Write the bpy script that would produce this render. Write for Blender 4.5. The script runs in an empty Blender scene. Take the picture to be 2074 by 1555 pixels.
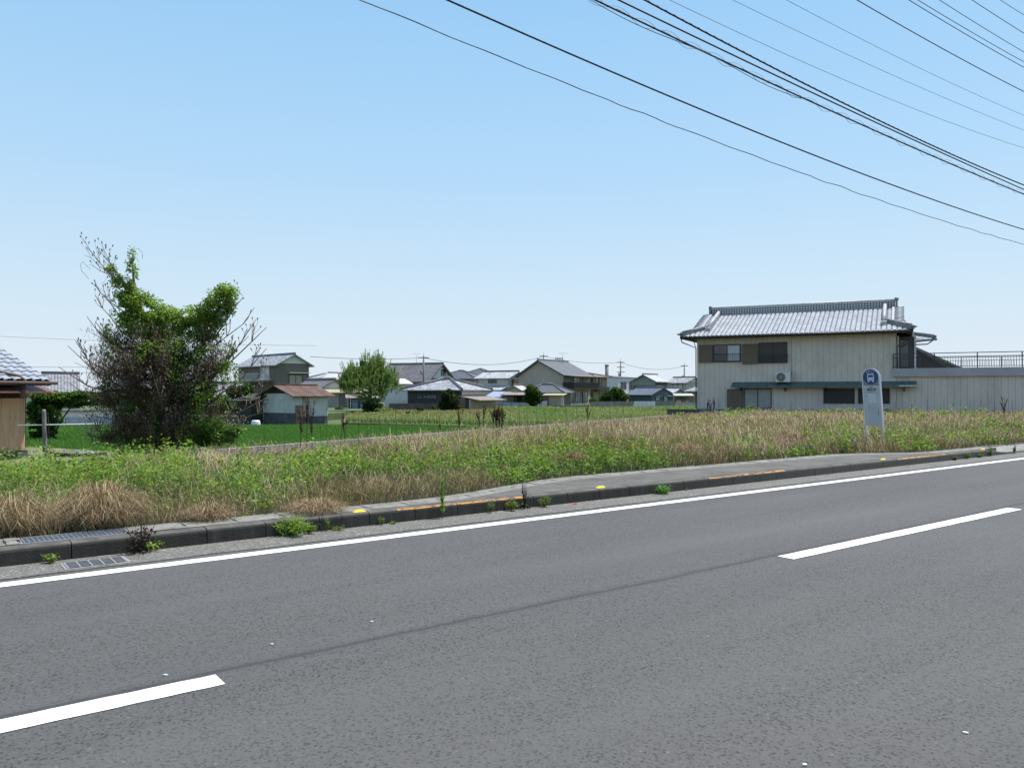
import bpy, bmesh, math, random
import numpy as np
from mathutils import Vector, Matrix
PI = math.pi; R = math.radians
random.seed(7); rng = np.random.default_rng(11)
sc = bpy.context.scene
COL = sc.collection

# ------------------------------------------------ camera
H = 1.47; FPX = 1600.0; CX = 1037.0; CY = 777.5; PITCH = math.atan(17.5 / FPX)
cam = bpy.data.cameras.new("camera"); co = bpy.data.objects.new("camera", cam); COL.objects.link(co)
co.location = (0, 0, H); co.rotation_euler = (PI / 2 + PITCH, 0, 0)
cam.sensor_fit = 'HORIZONTAL'; cam.sensor_width = 36; cam.lens = 36 * FPX / 2074
cam.clip_start = 0.05; cam.clip_end = 6000
sc.camera = co

# ------------------------------------------------ sky, sun, exposure
SUN_EL = R(66); SUN_AZ = R(60)            # azimuth from +Y towards +X
w = bpy.data.worlds.new("World"); sc.world = w; w.use_nodes = True
nt = w.node_tree
sky = nt.nodes.new('ShaderNodeTexSky'); sky.sky_type = 'NISHITA'; sky.sun_disc = False
sky.sun_elevation = SUN_EL; sky.sun_rotation = SUN_AZ; sky.altitude = 0
sky.air_density = 1.35; sky.dust_density = 0.35; sky.ozone_density = 2.6
bg = nt.nodes['Background']; bg.inputs['Strength'].default_value = 0.11
# pale summer haze low in the sky, blended over the physical sky by elevation
tcw = nt.nodes.new('ShaderNodeTexCoord'); sxw = nt.nodes.new('ShaderNodeSeparateXYZ'); nt.links.new(tcw.outputs['Generated'], sxw.inputs[0])
rmp = nt.nodes.new('ShaderNodeValToRGB'); e = rmp.color_ramp.elements; e.new(.5); e.new(.5)
for k_, (p_, v_) in enumerate(((0, 1.0), (.1, .95), (.5, .85), (.9, .0))): e[k_].position = p_; e[k_].color = (v_, v_, v_, 1)
nt.links.new(sxw.outputs[2], rmp.inputs[0])
mxw = nt.nodes.new('ShaderNodeMix'); mxw.data_type = 'RGBA'; nt.links.new(rmp.outputs[0], mxw.inputs[0]); nt.links.new(sky.outputs[0], mxw.inputs[6])
hz = nt.nodes.new('ShaderNodeValToRGB'); e = hz.color_ramp.elements; e.new(.5); e.new(.5)
for k_, (p_, c_) in enumerate(((0, (.50, .55, .595)), (.10, (.42, .52, .605)), (.26, (.30, .46, .62)), (.5, (.19, .385, .60)))): e[k_].position = p_; e[k_].color = (*c_, 1)
nt.links.new(sxw.outputs[2], hz.inputs[0]); gnw = nt.nodes.new('ShaderNodeVectorMath'); gnw.operation = 'SCALE'; gnw.inputs[3].default_value = 1 / .11
nt.links.new(hz.outputs[0], gnw.inputs[0]); nt.links.new(gnw.outputs[0], mxw.inputs[7])
nt.links.new(mxw.outputs[2], bg.inputs['Color'])
sun = bpy.data.lights.new("sun", 'SUN'); sun.energy = 4.2; sun.angle = R(0.55); sun.color = (1, .965, .9)
so = bpy.data.objects.new("sun", sun); COL.objects.link(so)
SD = Vector((math.sin(SUN_AZ) * math.cos(SUN_EL), math.cos(SUN_AZ) * math.cos(SUN_EL), math.sin(SUN_EL)))
so.rotation_euler = SD.to_track_quat('Z', 'Y').to_euler()
so.location = (0, 0, 30)
vs = sc.view_settings; vs.view_transform = 'Standard'; vs.look = 'None'; vs.exposure = 0.62; vs.gamma = 1
vs.use_curve_mapping = False

# ------------------------------------------------ pixel helpers (photo pixels, 2074 x 1555)
cp, sp = math.cos(PITCH), math.sin(PITCH)
def ray(x, y):
    dx = (x - CX) / FPX; dz = (CY - y) / FPX
    return Vector((dx, cp - dz * sp, sp + dz * cp))
def at(x, y, Y):
    d = ray(x, y); t = Y / d.y
    return Vector((d.x * t, Y, H + d.z * t))
def gnd(x, y, z=0.0):
    d = ray(x, y); t = (z - H) / d.z
    return Vector((d.x * t, d.y * t, z))
# road frame: s along the road, n away from the camera
RA = math.atan2(.604, .797); DS = Vector((math.cos(RA), math.sin(RA), 0)); DN = Vector((-math.sin(RA), math.cos(RA), 0))
def sn(s, n, z=0.0):
    v = DS * s + DN * n; return Vector((v.x, v.y, z))
def px_n(x, y, n):                        # ray through a pixel meets the vertical plane at n: (s, z)
    d = ray(x, y); t = n / d.dot(DN)
    return d.dot(DS) * t, H + d.z * t
def s_of(x, n, y=900):
    return px_n(x, y, n)[0]

# ------------------------------------------------ object helpers
def tag(o, label=None, cat=None, group=None, kind=None):
    if label: o['label'] = label
    if cat: o['category'] = cat
    if group: o['group'] = group
    if kind: o['kind'] = kind
    return o
def empty(name, loc=(0, 0, 0), rz=0, label=None, cat=None, group=None):
    o = bpy.data.objects.new(name, None); COL.objects.link(o)
    o.empty_display_size = .3; o.location = loc; o.rotation_euler = (0, 0, rz)
    return tag(o, label, cat, group)
def link(name, me, parent=None):
    o = bpy.data.objects.new(name, me); COL.objects.link(o)
    if parent is not None: o.parent = parent
    return o
class MB:
    def __init__(s): s.v = []; s.f = []; s.uv = []; s.sm = []
    def face(s, pts, uv=None, smooth=False):
        i = len(s.v); s.v += [tuple(p) for p in pts]; s.f.append(list(range(i, i + len(pts))))
        s.uv.append(uv or [(0, 0)] * len(pts)); s.sm.append(smooth)
    def box(s, x0, x1, y0, y1, z0, z1, M=None, bev=0):
        x0, x1 = min(x0, x1), max(x0, x1); y0, y1 = min(y0, y1), max(y0, y1); z0, z1 = min(z0, z1), max(z0, z1)
        c = [Vector(p) for p in ((x0,y0,z0),(x1,y0,z0),(x1,y1,z0),(x0,y1,z0),(x0,y0,z1),(x1,y0,z1),(x1,y1,z1),(x0,y1,z1))]
        if M is not None: c = [M @ p for p in c]
        i = len(s.v); s.v += [tuple(p) for p in c]
        for q in ((0,3,2,1),(4,5,6,7),(0,1,5,4),(1,2,6,5),(2,3,7,6),(3,0,4,7)):
            s.f.append([i + k for k in q]); s.uv.append([(0, 0)] * 4); s.sm.append(False)
    def bar(s, a, b, w, h=None, up=Vector((0, 0, 1))):       # rectangular bar from a to b
        a = Vector(a); b = Vector(b); h = h or w; d = (b - a); L = d.length
        if L < 1e-6: return
        d.normalize(); sx = d.cross(up)
        if sx.length < 1e-3: sx = d.cross(Vector((1, 0, 0)))
        sx.normalize(); uz = sx.cross(d)
        M = Matrix((( sx.x, d.x, uz.x, a.x), (sx.y, d.y, uz.y, a.y), (sx.z, d.z, uz.z, a.z), (0, 0, 0, 1)))
        s.box(-w / 2, w / 2, 0, L, -h / 2, h / 2, M)
    def tube(s, pts, rad, seg=6, cap=True):
        pts = [Vector(p) for p in pts]; n = len(pts)
        if not hasattr(rad, '__len__'): rad = [rad] * n
        base = len(s.v); prev = None
        for k in range(n):
            t = (pts[min(k + 1, n - 1)] - pts[max(k - 1, 0)])
            t = t.normalized() if t.length > 1e-9 else Vector((0, 0, 1))
            if prev is None:
                a = t.cross(Vector((0, 0, 1)));
                if a.length < 1e-2: a = t.cross(Vector((1, 0, 0)))
            else: a = prev - t * prev.dot(t)
            a.normalize(); prev = a; b = t.cross(a)
            for j in range(seg):
                q = 2 * PI * j / seg
                s.v.append(tuple(pts[k] + (a * math.cos(q) + b * math.sin(q)) * rad[k]))
        for k in range(n - 1):
            for j in range(seg):
                a0 = base + k * seg + j; a1 = base + k * seg + (j + 1) % seg
                s.f.append([a0, a1, a1 + seg, a0 + seg]); s.uv.append([(0, 0)] * 4); s.sm.append(True)
        if cap:
            for k, rv in ((0, True), (n - 1, False)):
                q = [base + k * seg + j for j in range(seg)]
                if not rv: q = q
                else: q = q[::-1]
                s.f.append(q); s.uv.append([(0, 0)] * seg); s.sm.append(False)
    def lathe(s, c, prof, seg=16, M=None):
        base = len(s.v); c = Vector(c)
        for r, z in prof:
            for j in range(seg):
                q = 2 * PI * j / seg; p = Vector((r * math.cos(q), r * math.sin(q), z))
                if M is not None: p = M @ p
                s.v.append(tuple(c + p))
        for k in range(len(prof) - 1):
            for j in range(seg):
                a0 = base + k * seg + j; a1 = base + k * seg + (j + 1) % seg
                s.f.append([a0, a1, a1 + seg, a0 + seg]); s.uv.append([(0, 0)] * 4); s.sm.append(True)
    def prism(s, poly, h0, h1, ax='z'):                       # polygon in two axes, extruded along the third
        def P(a, b, h): return {'z': (a, b, h), 'y': (a, h, b), 'x': (h, a, b)}[ax]
        n = len(poly); lo = [P(a, b, h0) for a, b in poly]; hi = [P(a, b, h1) for a, b in poly]
        s.face(lo[::-1]); s.face(hi)
        for k in range(n): s.face([lo[k], lo[(k + 1) % n], hi[(k + 1) % n], hi[k]])
    def grid(s, nu, nv, fn, smooth=True, uvf=None):
        base = len(s.v)
        for j in range(nv + 1):
            for i in range(nu + 1): s.v.append(tuple(fn(i / nu, j / nv)))
        for j in range(nv):
            for i in range(nu):
                a = base + j * (nu + 1) + i
                s.f.append([a, a + 1, a + nu + 2, a + nu + 1]); s.sm.append(smooth)
                s.uv.append([uvf(i / nu, j / nv), uvf((i+1)/nu, j/nv), uvf((i+1)/nu, (j+1)/nv), uvf(i/nu, (j+1)/nv)] if uvf else [(0, 0)] * 4)
    def build(s, name, mat, parent=None, fix=True):
        me = bpy.data.meshes.new(name); me.from_pydata(s.v, [], s.f)
        uvl = me.uv_layers.new(name="UVMap"); flat = []
        for u in s.uv:
            for a in u: flat += [a[0], a[1]]
        uvl.data.foreach_set('uv', flat)
        me.polygons.foreach_set('use_smooth', s.sm)
        me.materials.append(mat)
        if fix:
            bm = bmesh.new(); bm.from_mesh(me); bmesh.ops.recalc_face_normals(bm, faces=bm.faces); bm.to_mesh(me); bm.free()
        me.update()
        return link(name, me, parent)

def np_mesh(name, V, F, mat, parent=None, col=None, smooth=False):
    """V: (n,3); F: list of int arrays (m,k); col: (n,3)"""
    me = bpy.data.meshes.new(name); V = np.asarray(V, dtype=np.float32)
    me.vertices.add(len(V)); me.vertices.foreach_set('co', V.ravel())
    loops = np.concatenate([f.ravel() for f in F]).astype(np.int32)
    tot = np.concatenate([np.full(len(f), f.shape[1], dtype=np.int32) for f in F])
    start = np.concatenate([[0], np.cumsum(tot)[:-1]]).astype(np.int32)
    me.loops.add(len(loops)); me.loops.foreach_set('vertex_index', loops)
    me.polygons.add(len(tot)); me.polygons.foreach_set('loop_start', start); me.polygons.foreach_set('loop_total', tot)
    if smooth: me.polygons.foreach_set('use_smooth', np.ones(len(tot), dtype=bool))
    if col is not None:
        ca = me.color_attributes.new('Col', 'FLOAT_COLOR', 'POINT')
        c4 = np.ones((len(V), 4), dtype=np.float32); c4[:, :3] = col; ca.data.foreach_set('color', c4.ravel())
    me.materials.append(mat); me.update(calc_edges=True)
    return link(name, me, parent)

# ------------------------------------------------ value noise for placement
_tab = rng.random((256, 256)).astype(np.float64)
def vnoise(x, y, sc_=1.0, off=0):
    x = np.asarray(x) * sc_ + 37.3 + off * 17.1; y = np.asarray(y) * sc_ + 91.7 + off * 5.3
    xi = np.floor(x).astype(int); yi = np.floor(y).astype(int); fx = x - xi; fy = y - yi
    fx = fx * fx * (3 - 2 * fx); fy = fy * fy * (3 - 2 * fy)
    t = lambda a, b: _tab[a % 256, b % 256]
    return (t(xi, yi) * (1 - fx) + t(xi + 1, yi) * fx) * (1 - fy) + (t(xi, yi + 1) * (1 - fx) + t(xi + 1, yi + 1) * fx) * fy
def fbm(x, y, sc_=1.0, off=0):
    return (vnoise(x, y, sc_, off) + .5 * vnoise(x, y, sc_ * 2.1, off + 1) + .25 * vnoise(x, y, sc_ * 4.3, off + 2)) / 1.75

# ------------------------------------------------ materials
def nodes(name):
    m = bpy.data.materials.new(name); m.use_nodes = True
    n = m.node_tree.nodes; l = m.node_tree.links; return m, n, l, n['Principled BSDF']
def math_(n, l, op, a, b=None, c=None):
    x = n.new('ShaderNodeMath'); x.operation = op
    for i, v in enumerate((a, b, c)):
        if v is None: continue
        if isinstance(v, (int, float)): x.inputs[i].default_value = v
        else: l.new(v, x.inputs[i])
    return x.outputs[0]
def noise_(n, l, vec, scale, detail=4, rough=.55):
    x = n.new('ShaderNodeTexNoise'); x.inputs['Scale'].default_value = scale; x.inputs['Detail'].default_value = detail
    x.inputs['Roughness'].default_value = rough
    if vec is not None: l.new(vec, x.inputs['Vector'])
    return x.outputs['Fac']
def ramp_(n, l, fac, stops):
    x = n.new('ShaderNodeValToRGB'); e = x.color_ramp.elements
    while len(e) < len(stops): e.new(.5)
    for k, (p, c) in enumerate(stops):
        e[k].position = p; e[k].color = (c[0], c[1], c[2], 1) if hasattr(c, '__len__') else (c, c, c, 1)
    l.new(fac, x.inputs[0]); return x.outputs[0]
def mix_(n, l, fac, a, b, mode='MIX'):
    x = n.new('ShaderNodeMix'); x.data_type = 'RGBA'; x.blend_type = mode
    if isinstance(fac, (int, float)): x.inputs[0].default_value = fac
    else: l.new(fac, x.inputs[0])
    for i, v in ((6, a), (7, b)):
        if hasattr(v, '__len__'): x.inputs[i].default_value = (*v[:3], 1)
        else: l.new(v, x.inputs[i])
    return x.outputs[2]
def bump_(n, l, h, st, dist, bs):
    b = n.new('ShaderNodeBump'); b.inputs['Strength'].default_value = st; b.inputs['Distance'].default_value = dist
    l.new(h, b.inputs['Height']); l.new(b.outputs[0], bs.inputs['Normal'])
def vec_(n, l, scale=(1, 1, 1)):
    tc = n.new('ShaderNodeTexCoord')
    if scale == (1, 1, 1): return tc.outputs['Object']
    mp = n.new('ShaderNodeMapping'); mp.inputs['Scale'].default_value = scale; l.new(tc.outputs['Object'], mp.inputs[0]); return mp.outputs[0]
_M = {}
def M(name, col, rough=.75, var=.18, sc_=2.5, metal=0, dirt=None, stretch=(1, 1, 1), bump=0.0, spec=.5, lines=None, dirt_amt=.5):
    """plain painted / mineral surface: base colour with two scales of wear; lines=(axis, period, width, darkness)"""
    if name in _M: return _M[name]
    m, n, l, b = nodes(name); v = vec_(n, l, stretch)
    f1 = noise_(n, l, v, sc_, 5, .6); f2 = noise_(n, l, v, sc_ * 9, 3, .6)
    f = math_(n, l, 'ADD', math_(n, l, 'MULTIPLY', f1, .65), math_(n, l, 'MULTIPLY', f2, .35))
    lo = [c * (1 - var * 1.5) for c in col]; hi = [min(1, c * (1 + var * 1.5)) for c in col]
    c = ramp_(n, l, f, [(.3, lo), (.7, hi)])
    if dirt:
        k = ramp_(n, l, noise_(n, l, v, sc_ * 1.7, 6, .7), [(.48, 0), (.68, dirt_amt)]); c = mix_(n, l, k, c, dirt)
    if lines:
        tc = n.new('ShaderNodeTexCoord'); sx = n.new('ShaderNodeSeparateXYZ'); l.new(tc.outputs['Object'], sx.inputs[0])
        a = sx.outputs[{'x': 0, 'y': 1, 'z': 2}[lines[0]]]
        q = math_(n, l, 'FRACT', math_(n, l, 'DIVIDE', math_(n, l, 'ADD', a, 100), lines[1]))
        k = math_(n, l, 'LESS_THAN', q, lines[2] / lines[1])
        c = mix_(n, l, math_(n, l, 'MULTIPLY', k, lines[3]), c, [x * .25 for x in col])
    l.new(c, b.inputs['Base Color']); b.inputs['Roughness'].default_value = rough; b.inputs['Metallic'].default_value = metal
    b.inputs['Specular IOR Level'].default_value = spec
    if bump: bump_(n, l, f2, bump, .01, b)
    _M[name] = m; return m
def glass(name='window_glass', col=(.03, .04, .05), rough=.08):
    if name in _M: return _M[name]
    m, n, l, b = nodes(name); v = vec_(n, l)
    c = ramp_(n, l, noise_(n, l, v, 1.3, 2), [(.35, [x * .6 for x in col]), (.7, [x * 1.5 for x in col])])
    l.new(c, b.inputs['Base Color']); b.inputs['Roughness'].default_value = rough; b.inputs['Specular IOR Level'].default_value = .7
    _M[name] = m; return m
def tile_mat(name, col, cu=.28, cv=.24, rough=.42, var=.25, bumpd=.06, spec=.5, dark=.35, lichen=None):
    """pantiles driven by the roof's own UV (metres along the eave, metres up the slope)"""
    if name in _M: return _M[name]
    m, n, l, b = nodes(name)
    uv = n.new('ShaderNodeUVMap'); uv.uv_map = 'UVMap'; sx = n.new('ShaderNodeSeparateXYZ'); l.new(uv.outputs[0], sx.inputs[0])
    U = math_(n, l, 'DIVIDE', sx.outputs[0], cu); V = math_(n, l, 'DIVIDE', sx.outputs[1], cv)
    wu = math_(n, l, 'ABSOLUTE', math_(n, l, 'SINE', math_(n, l, 'MULTIPLY', U, PI)))
    fv = math_(n, l, 'FRACT', V)
    h = math_(n, l, 'SUBTRACT', math_(n, l, 'MULTIPLY', wu, .7), math_(n, l, 'MULTIPLY', fv, .45))
    cmb = n.new('ShaderNodeCombineXYZ'); l.new(math_(n, l, 'FLOOR', U), cmb.inputs[0]); l.new(math_(n, l, 'FLOOR', V), cmb.inputs[1])
    wn = n.new('ShaderNodeTexWhiteNoise'); l.new(cmb.outputs[0], wn.inputs['Vector'])
    c = ramp_(n, l, wn.outputs['Value'], [(0, [x * (1 - var) for x in col]), (1, [min(1, x * (1 + var)) for x in col])])
    gap = math_(n, l, 'MAXIMUM', math_(n, l, 'LESS_THAN', wu, .22), math_(n, l, 'LESS_THAN', fv, .12))
    c = mix_(n, l, math_(n, l, 'MULTIPLY', gap, dark), c, [x * .3 for x in col])
    st = noise_(n, l, vec_(n, l), .9, 5, .65); c = mix_(n, l, ramp_(n, l, st, [(.45, 0), (.75, .45)]), c, lichen or [x * .55 for x in col])
    l.new(c, b.inputs['Base Color']); b.inputs['Roughness'].default_value = rough; b.inputs['Specular IOR Level'].default_value = spec
    bump_(n, l, h, .9, bumpd, b); _M[name] = m; return m
def leaf_mat(name, trans=.35, rough=.5, gloss=.4):
    if name in _M: return _M[name]
    m, n, l, b = nodes(name); at_ = n.new('ShaderNodeAttribute'); at_.attribute_name = 'Col'
    l.new(at_.outputs['Color'], b.inputs['Base Color']); b.inputs['Roughness'].default_value = rough
    b.inputs['Specular IOR Level'].default_value = gloss
    tr = n.new('ShaderNodeBsdfTranslucent'); mx = n.new('ShaderNodeMixShader'); mx.inputs[0].default_value = trans
    c2 = mix_(n, l, 1.0, at_.outputs['Color'], (1.0, 1.0, .55), 'MULTIPLY')
    l.new(c2, tr.inputs['Color']); l.new(b.outputs[0], mx.inputs[1]); l.new(tr.outputs[0], mx.inputs[2])
    l.new(mx.outputs[0], n['Material Output'].inputs['Surface'])
    _M[name] = m; return m
LEAF = leaf_mat('leaf', .45, .6, .2); GRASS = leaf_mat('grass_blade', .25, .6, .3); DRY = leaf_mat('dry_blade', .12, .8, .2)

# ------------------------------------------------ vegetation generators (numpy)
def jit(col, n, amt=.2, hue=.08):
    c = np.array(col)[None, :] * (1 + amt * (rng.random((n, 1)) * 2 - 1)); c = c * (1 + hue * (rng.random((n, 3)) * 2 - 1)); return np.clip(c, .003, .95)
def blades(P, h, lean, width, col, droop=0.0):
    """P (n,3) roots; h (n,), lean (n,2) horizontal offset of the tip; two quads' worth per blade"""
    n = len(P); ang = rng.random(n) * 2 * PI; wx = np.cos(ang) * width; wy = np.sin(ang) * width
    V = np.zeros((n, 5, 3)); mid = P.copy(); mid[:, :2] += lean * .35; mid[:, 2] += h * (.62 + .1 * droop)
    tip = P.copy(); tip[:, :2] += lean; tip[:, 2] += h * (1 - .45 * droop)
    V[:, 0] = P; V[:, 1] = P; V[:, 0, 0] -= wx * .5; V[:, 0, 1] -= wy * .5; V[:, 1, 0] += wx * .5; V[:, 1, 1] += wy * .5
    V[:, 2] = mid; V[:, 3] = mid; V[:, 2, 0] += wx * .4; V[:, 2, 1] += wy * .4; V[:, 3, 0] -= wx * .4; V[:, 3, 1] -= wy * .4
    V[:, 4] = tip
    b = (np.arange(n) * 5)[:, None]
    return V.reshape(-1, 3), [b + np.array([[0, 1, 2, 3]]), b + np.array([[3, 2, 4]])], np.repeat(col, 5, axis=0)
def leaves(C, size, col, up=.6, aspect=.6):
    """rhombic, slightly folded leaves at C"""
    n = len(C); nrm = rng.normal(size=(n, 3)); nrm[:, 2] = np.abs(nrm[:, 2]) + up; nrm /= np.linalg.norm(nrm, axis=1)[:, None]
    t = rng.normal(size=(n, 3)); t -= nrm * (t * nrm).sum(1)[:, None]; t /= np.linalg.norm(t, axis=1)[:, None]
    s_ = np.cross(nrm, t); sz = np.asarray(size)
    if sz.ndim == 0: sz = np.full(n, float(sz))
    sz = (sz * (.6 + .8 * rng.random(n)))[:, None]
    V = np.zeros((n, 4, 3)); V[:, 0] = C - t * sz * .5; V[:, 2] = C + t * sz * .5 - nrm * sz * .12
    V[:, 1] = C + s_ * sz * .5 * aspect + nrm * sz * .1 - t * sz * .08; V[:, 3] = C - s_ * sz * .5 * aspect + nrm * sz * .1 - t * sz * .08
    b = (np.arange(n) * 4)[:, None]
    return V.reshape(-1, 3), [b + np.array([[0, 1, 2]]), b + np.array([[0, 2, 3]])], np.repeat(col, 4, axis=0)
def join(parts):
    V = []; F = []; C = []; o = 0
    for v, f, c in parts:
        V.append(v); F += [q + o for q in f]; C.append(c); o += len(v)
    tri = [f for f in F if f.shape[1] == 3]; qd = [f for f in F if f.shape[1] == 4]
    FF = ([np.concatenate(qd)] if qd else []) + ([np.concatenate(tri)] if tri else [])
    return np.concatenate(V), FF, np.concatenate(C)
def blob_pts(n, blobs, shell=.55, hole=.25):
    """points in ellipsoids (cx,cy,cz,rx,ry,rz[,weight]); denser near the skin, thinned by noise so gaps show"""
    wts = np.array([(b[6] if len(b) > 6 else 1) * (b[3] * b[4] * b[5]) ** .67 for b in blobs]); wts /= wts.sum()
    k = rng.choice(len(blobs), n, p=wts); B = np.array([b[:6] for b in blobs])[k]
    d = rng.normal(size=(n, 3)); d /= np.linalg.norm(d, axis=1)[:, None]
    r = 1 - (1 - shell) * rng.random(n) ** 1.3; r = r * (.86 + .3 * rng.random(n))
    P = B[:, :3] + d * r[:, None] * B[:, 3:]
    nz = vnoise(P[:, 0] * 1.0 + P[:, 1] * .7, P[:, 2], 2.2 / max(.3, float(np.mean(B[:, 3]))), 3)
    return P[nz > hole]
def crown(name, parent, blobs, n, size, col, mat=None, shell=.45, hole=.25, col2=None, p2=.3, up=.3, aspect=.6):
    P = blob_pts(n, blobs, shell, hole); m = len(P); c = jit(col, m, .3, .12)
    if col2 is not None:
        q = (vnoise(P[:, 0], P[:, 2] + P[:, 1], 3.0 / max(.3, blobs[0][3]), 8) + .25 * rng.random(m)) < p2 + .12
        c[q] = jit(col2, int(q.sum()), .3, .12)
    V, F, C = leaves(P, size, c, up, aspect); V, F, C = join([(V, F, C)])
    return np_mesh(name, V, F, mat or LEAF, parent, C)
# ================================================================ GROUND, ROAD, KERB
def road_obj(mb, name, mat, **k):
    o = mb.build(name, mat); o.rotation_euler = (0, 0, RA); return tag(o, **k)

# asphalt
m, n, l, b = nodes('asphalt'); ov = vec_(n, l)
sx = n.new('ShaderNodeSeparateXYZ'); l.new(ov, sx.inputs[0])
vo = n.new('ShaderNodeTexVoronoi'); vo.inputs['Scale'].default_value = 85; l.new(ov, vo.inputs['Vector'])
cr = n.new('ShaderNodeSeparateColor'); l.new(vo.outputs['Color'], cr.inputs[0])
c = ramp_(n, l, cr.outputs[0], [(0, (.034, .033, .032)), (.2, (.071, .068, .065)), (.85, (.086, .0825, .0785)), (.995, (.092, .088, .083)), (1, (.16, .155, .145))])
gr = noise_(n, l, ov, 38, 3, .7)
c = mix_(n, l, ramp_(n, l, gr, [(.34, .5), (.46, 0)]), c, (.038, .036, .035))
vp = n.new('ShaderNodeTexVoronoi'); vp.inputs['Scale'].default_value = 62; l.new(ov, vp.inputs['Vector'])
cp_ = n.new('ShaderNodeSeparateColor'); l.new(vp.outputs['Color'], cp_.inputs[0])
pit = math_(n, l, 'MULTIPLY', math_(n, l, 'LESS_THAN', cp_.outputs[1], .17), math_(n, l, 'LESS_THAN', vp.outputs['Distance'], .5))
c = mix_(n, l, math_(n, l, 'MULTIPLY', pit, .85), c, (.014, .014, .015))
big = noise_(n, l, vec_(n, l, (.12, 1.1, 1)), 1.0, 4, .6)
c = mix_(n, l, ramp_(n, l, big, [(.35, 0), (.7, .5)]), c, (.104, .101, .099))
big2 = noise_(n, l, vec_(n, l, (.35, .8, 1)), .8, 5, .65)
c = mix_(n, l, ramp_(n, l, big2, [(.45, 0), (.75, .35)]), c, (.05, .049, .049))
for cn_, wd_, am_ in ((1.75, .45, .3), (3.35, .4, .22), (5.1, .4, .3), (6.6, .3, .2)):      # tyre-polished and dust bands
    q_ = math_(n, l, 'ABSOLUTE', math_(n, l, 'SUBTRACT', math_(n, l, 'ADD', sx.outputs[1], math_(n, l, 'MULTIPLY', big2, .5)), cn_ + .25))
    c = mix_(n, l, math_(n, l, 'MULTIPLY', ramp_(n, l, q_, [(0, am_), (wd_, 0)]), big), c, (.115, .110, .104))
wob = math_(n, l, 'MULTIPLY', math_(n, l, 'SUBTRACT', noise_(n, l, ov, 1.2, 5, .65), .5), .12)
sd = math_(n, l, 'ABSOLUTE', math_(n, l, 'SUBTRACT', math_(n, l, 'ADD', sx.outputs[1], wob), 4.27))
seam = ramp_(n, l, sd, [(.010, .62), (.03, .2), (.09, 0)])
c = mix_(n, l, seam, c, (.022, .022, .025))
l.new(c, b.inputs['Base Color']); b.inputs['Roughness'].default_value = .82; b.inputs['Specular IOR Level'].default_value = .35
bump_(n, l, vo.outputs['Distance'], .4, .004, b); ASPH = m

m, n, l, b = nodes('road_paint'); ov = vec_(n, l)
c = ramp_(n, l, noise_(n, l, ov, 60, 4, .7), [(.3, (.5, .5, .5)), (.42, (.8, .8, .79)), (1, (.86, .86, .85))])
c = mix_(n, l, ramp_(n, l, noise_(n, l, vec_(n, l, (.5, 6, 1)), 1.5, 4, .6), [(.5, 0), (.8, .3)]), c, (.55, .55, .54))
l.new(c, b.inputs['Base Color']); b.inputs['Roughness'].default_value = .6; PAINT = m

q = MB(); q.box(-70, 230, -.9, 7.48, -.6, 0); road_obj(q, 'road', ASPH, kind='structure')
q = MB()
def wavy_strip(mb, s0, s1, n0, n1, z, step=.06, amp=.004):
    k = max(2, int((s1 - s0) / step)); 
    for i in range(k):
        a = s0 + (s1 - s0) * i / k; b_ = s0 + (s1 - s0) * (i + 1) / k
        e = lambda t, o: amp * (float(vnoise(t * 9, o, 1.0)) - .5) * 2
        mb.face([(a, n0 + e(a, 1), z), (b_, n0 + e(b_, 1), z), (b_, n1 + e(b_, 9), z), (a, n1 + e(a, 9), z)])
wavy_strip(q, -6, 60, 7.095, 7.26, .004); q.face([(-60, 7.095, .004), (-6, 7.095, .004), (-6, 7.26, .004), (-60, 7.26, .004)])
q.face([(60, 7.095, .004), (220, 7.095, .004), (220, 7.26, .004), (60, 7.26, .004)])
g1 = gnd(444, 1374); S1 = g1.dot(DS); S2 = gnd(1588, 1129).dot(DS)
road_obj(q, 'road_edge_line', PAINT, kind='structure')
q = MB(); k = -3
while k < 18:
    a = S2 + k * (S2 - S1) * 2; a0, a1 = (a, a + (S2 - S1) * 1.0)
    if k >= -1 and k < 3: wavy_strip(q, a0, a1, 4.062, 4.228, .004, .03, .005)
    else: q.face([(a0, 4.062, .004), (a1, 4.062, .004), (a1, 4.228, .004), (a0, 4.228, .004)])
    k += 1
road_obj(q, 'centre_line', PAINT, kind='structure')

CONC = M('old_concrete', (.25, .24, .22), .9, .22, 3.5, dirt=(.07, .065, .055), bump=.4, dirt_amt=.75)
CONC_L = M('pale_concrete', (.205, .195, .175), .9, .2, 4, dirt=(.075, .066, .05), bump=.4, dirt_amt=.8)
# gutter apron of rough concrete with a ragged inner edge
m, n, l, b = nodes('gutter_concrete'); ov = vec_(n, l)
vo = n.new('ShaderNodeTexVoronoi'); vo.inputs['Scale'].default_value = 60; l.new(ov, vo.inputs['Vector'])
cr = n.new('ShaderNodeSeparateColor'); l.new(vo.outputs['Color'], cr.inputs[0])
c = ramp_(n, l, cr.outputs[0], [(0, (.07, .068, .062)), (.3, (.125, .117, .105)), (.85, (.165, .155, .138)), (1, (.3, .28, .26))])
c = mix_(n, l, ramp_(n, l, noise_(n, l, ov, 2.2, 5, .65), [(.4, 0), (.7, .6)]), c, (.095, .092, .085))
l.new(c, b.inputs['Base Color']); b.inputs['Roughness'].default_value = .92; bump_(n, l, vo.outputs['Distance'], .6, .008, b); GUT = m
q = MB(); k = 500
for i in range(k):
    a = -8 + 48 * i / k; b_ = -8 + 48 * (i + 1) / k
    e = lambda t: 7.38 + .035 * (float(fbm(t * 1.4, 3.0)) - .4) + .05 * (float(vnoise(t * 6, 2.0)) - .5)
    q.face([(a, e(a), .005), (b_, e(b_), .005), (b_, 7.95, .0055), (a, 7.95, .0055)])
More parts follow.
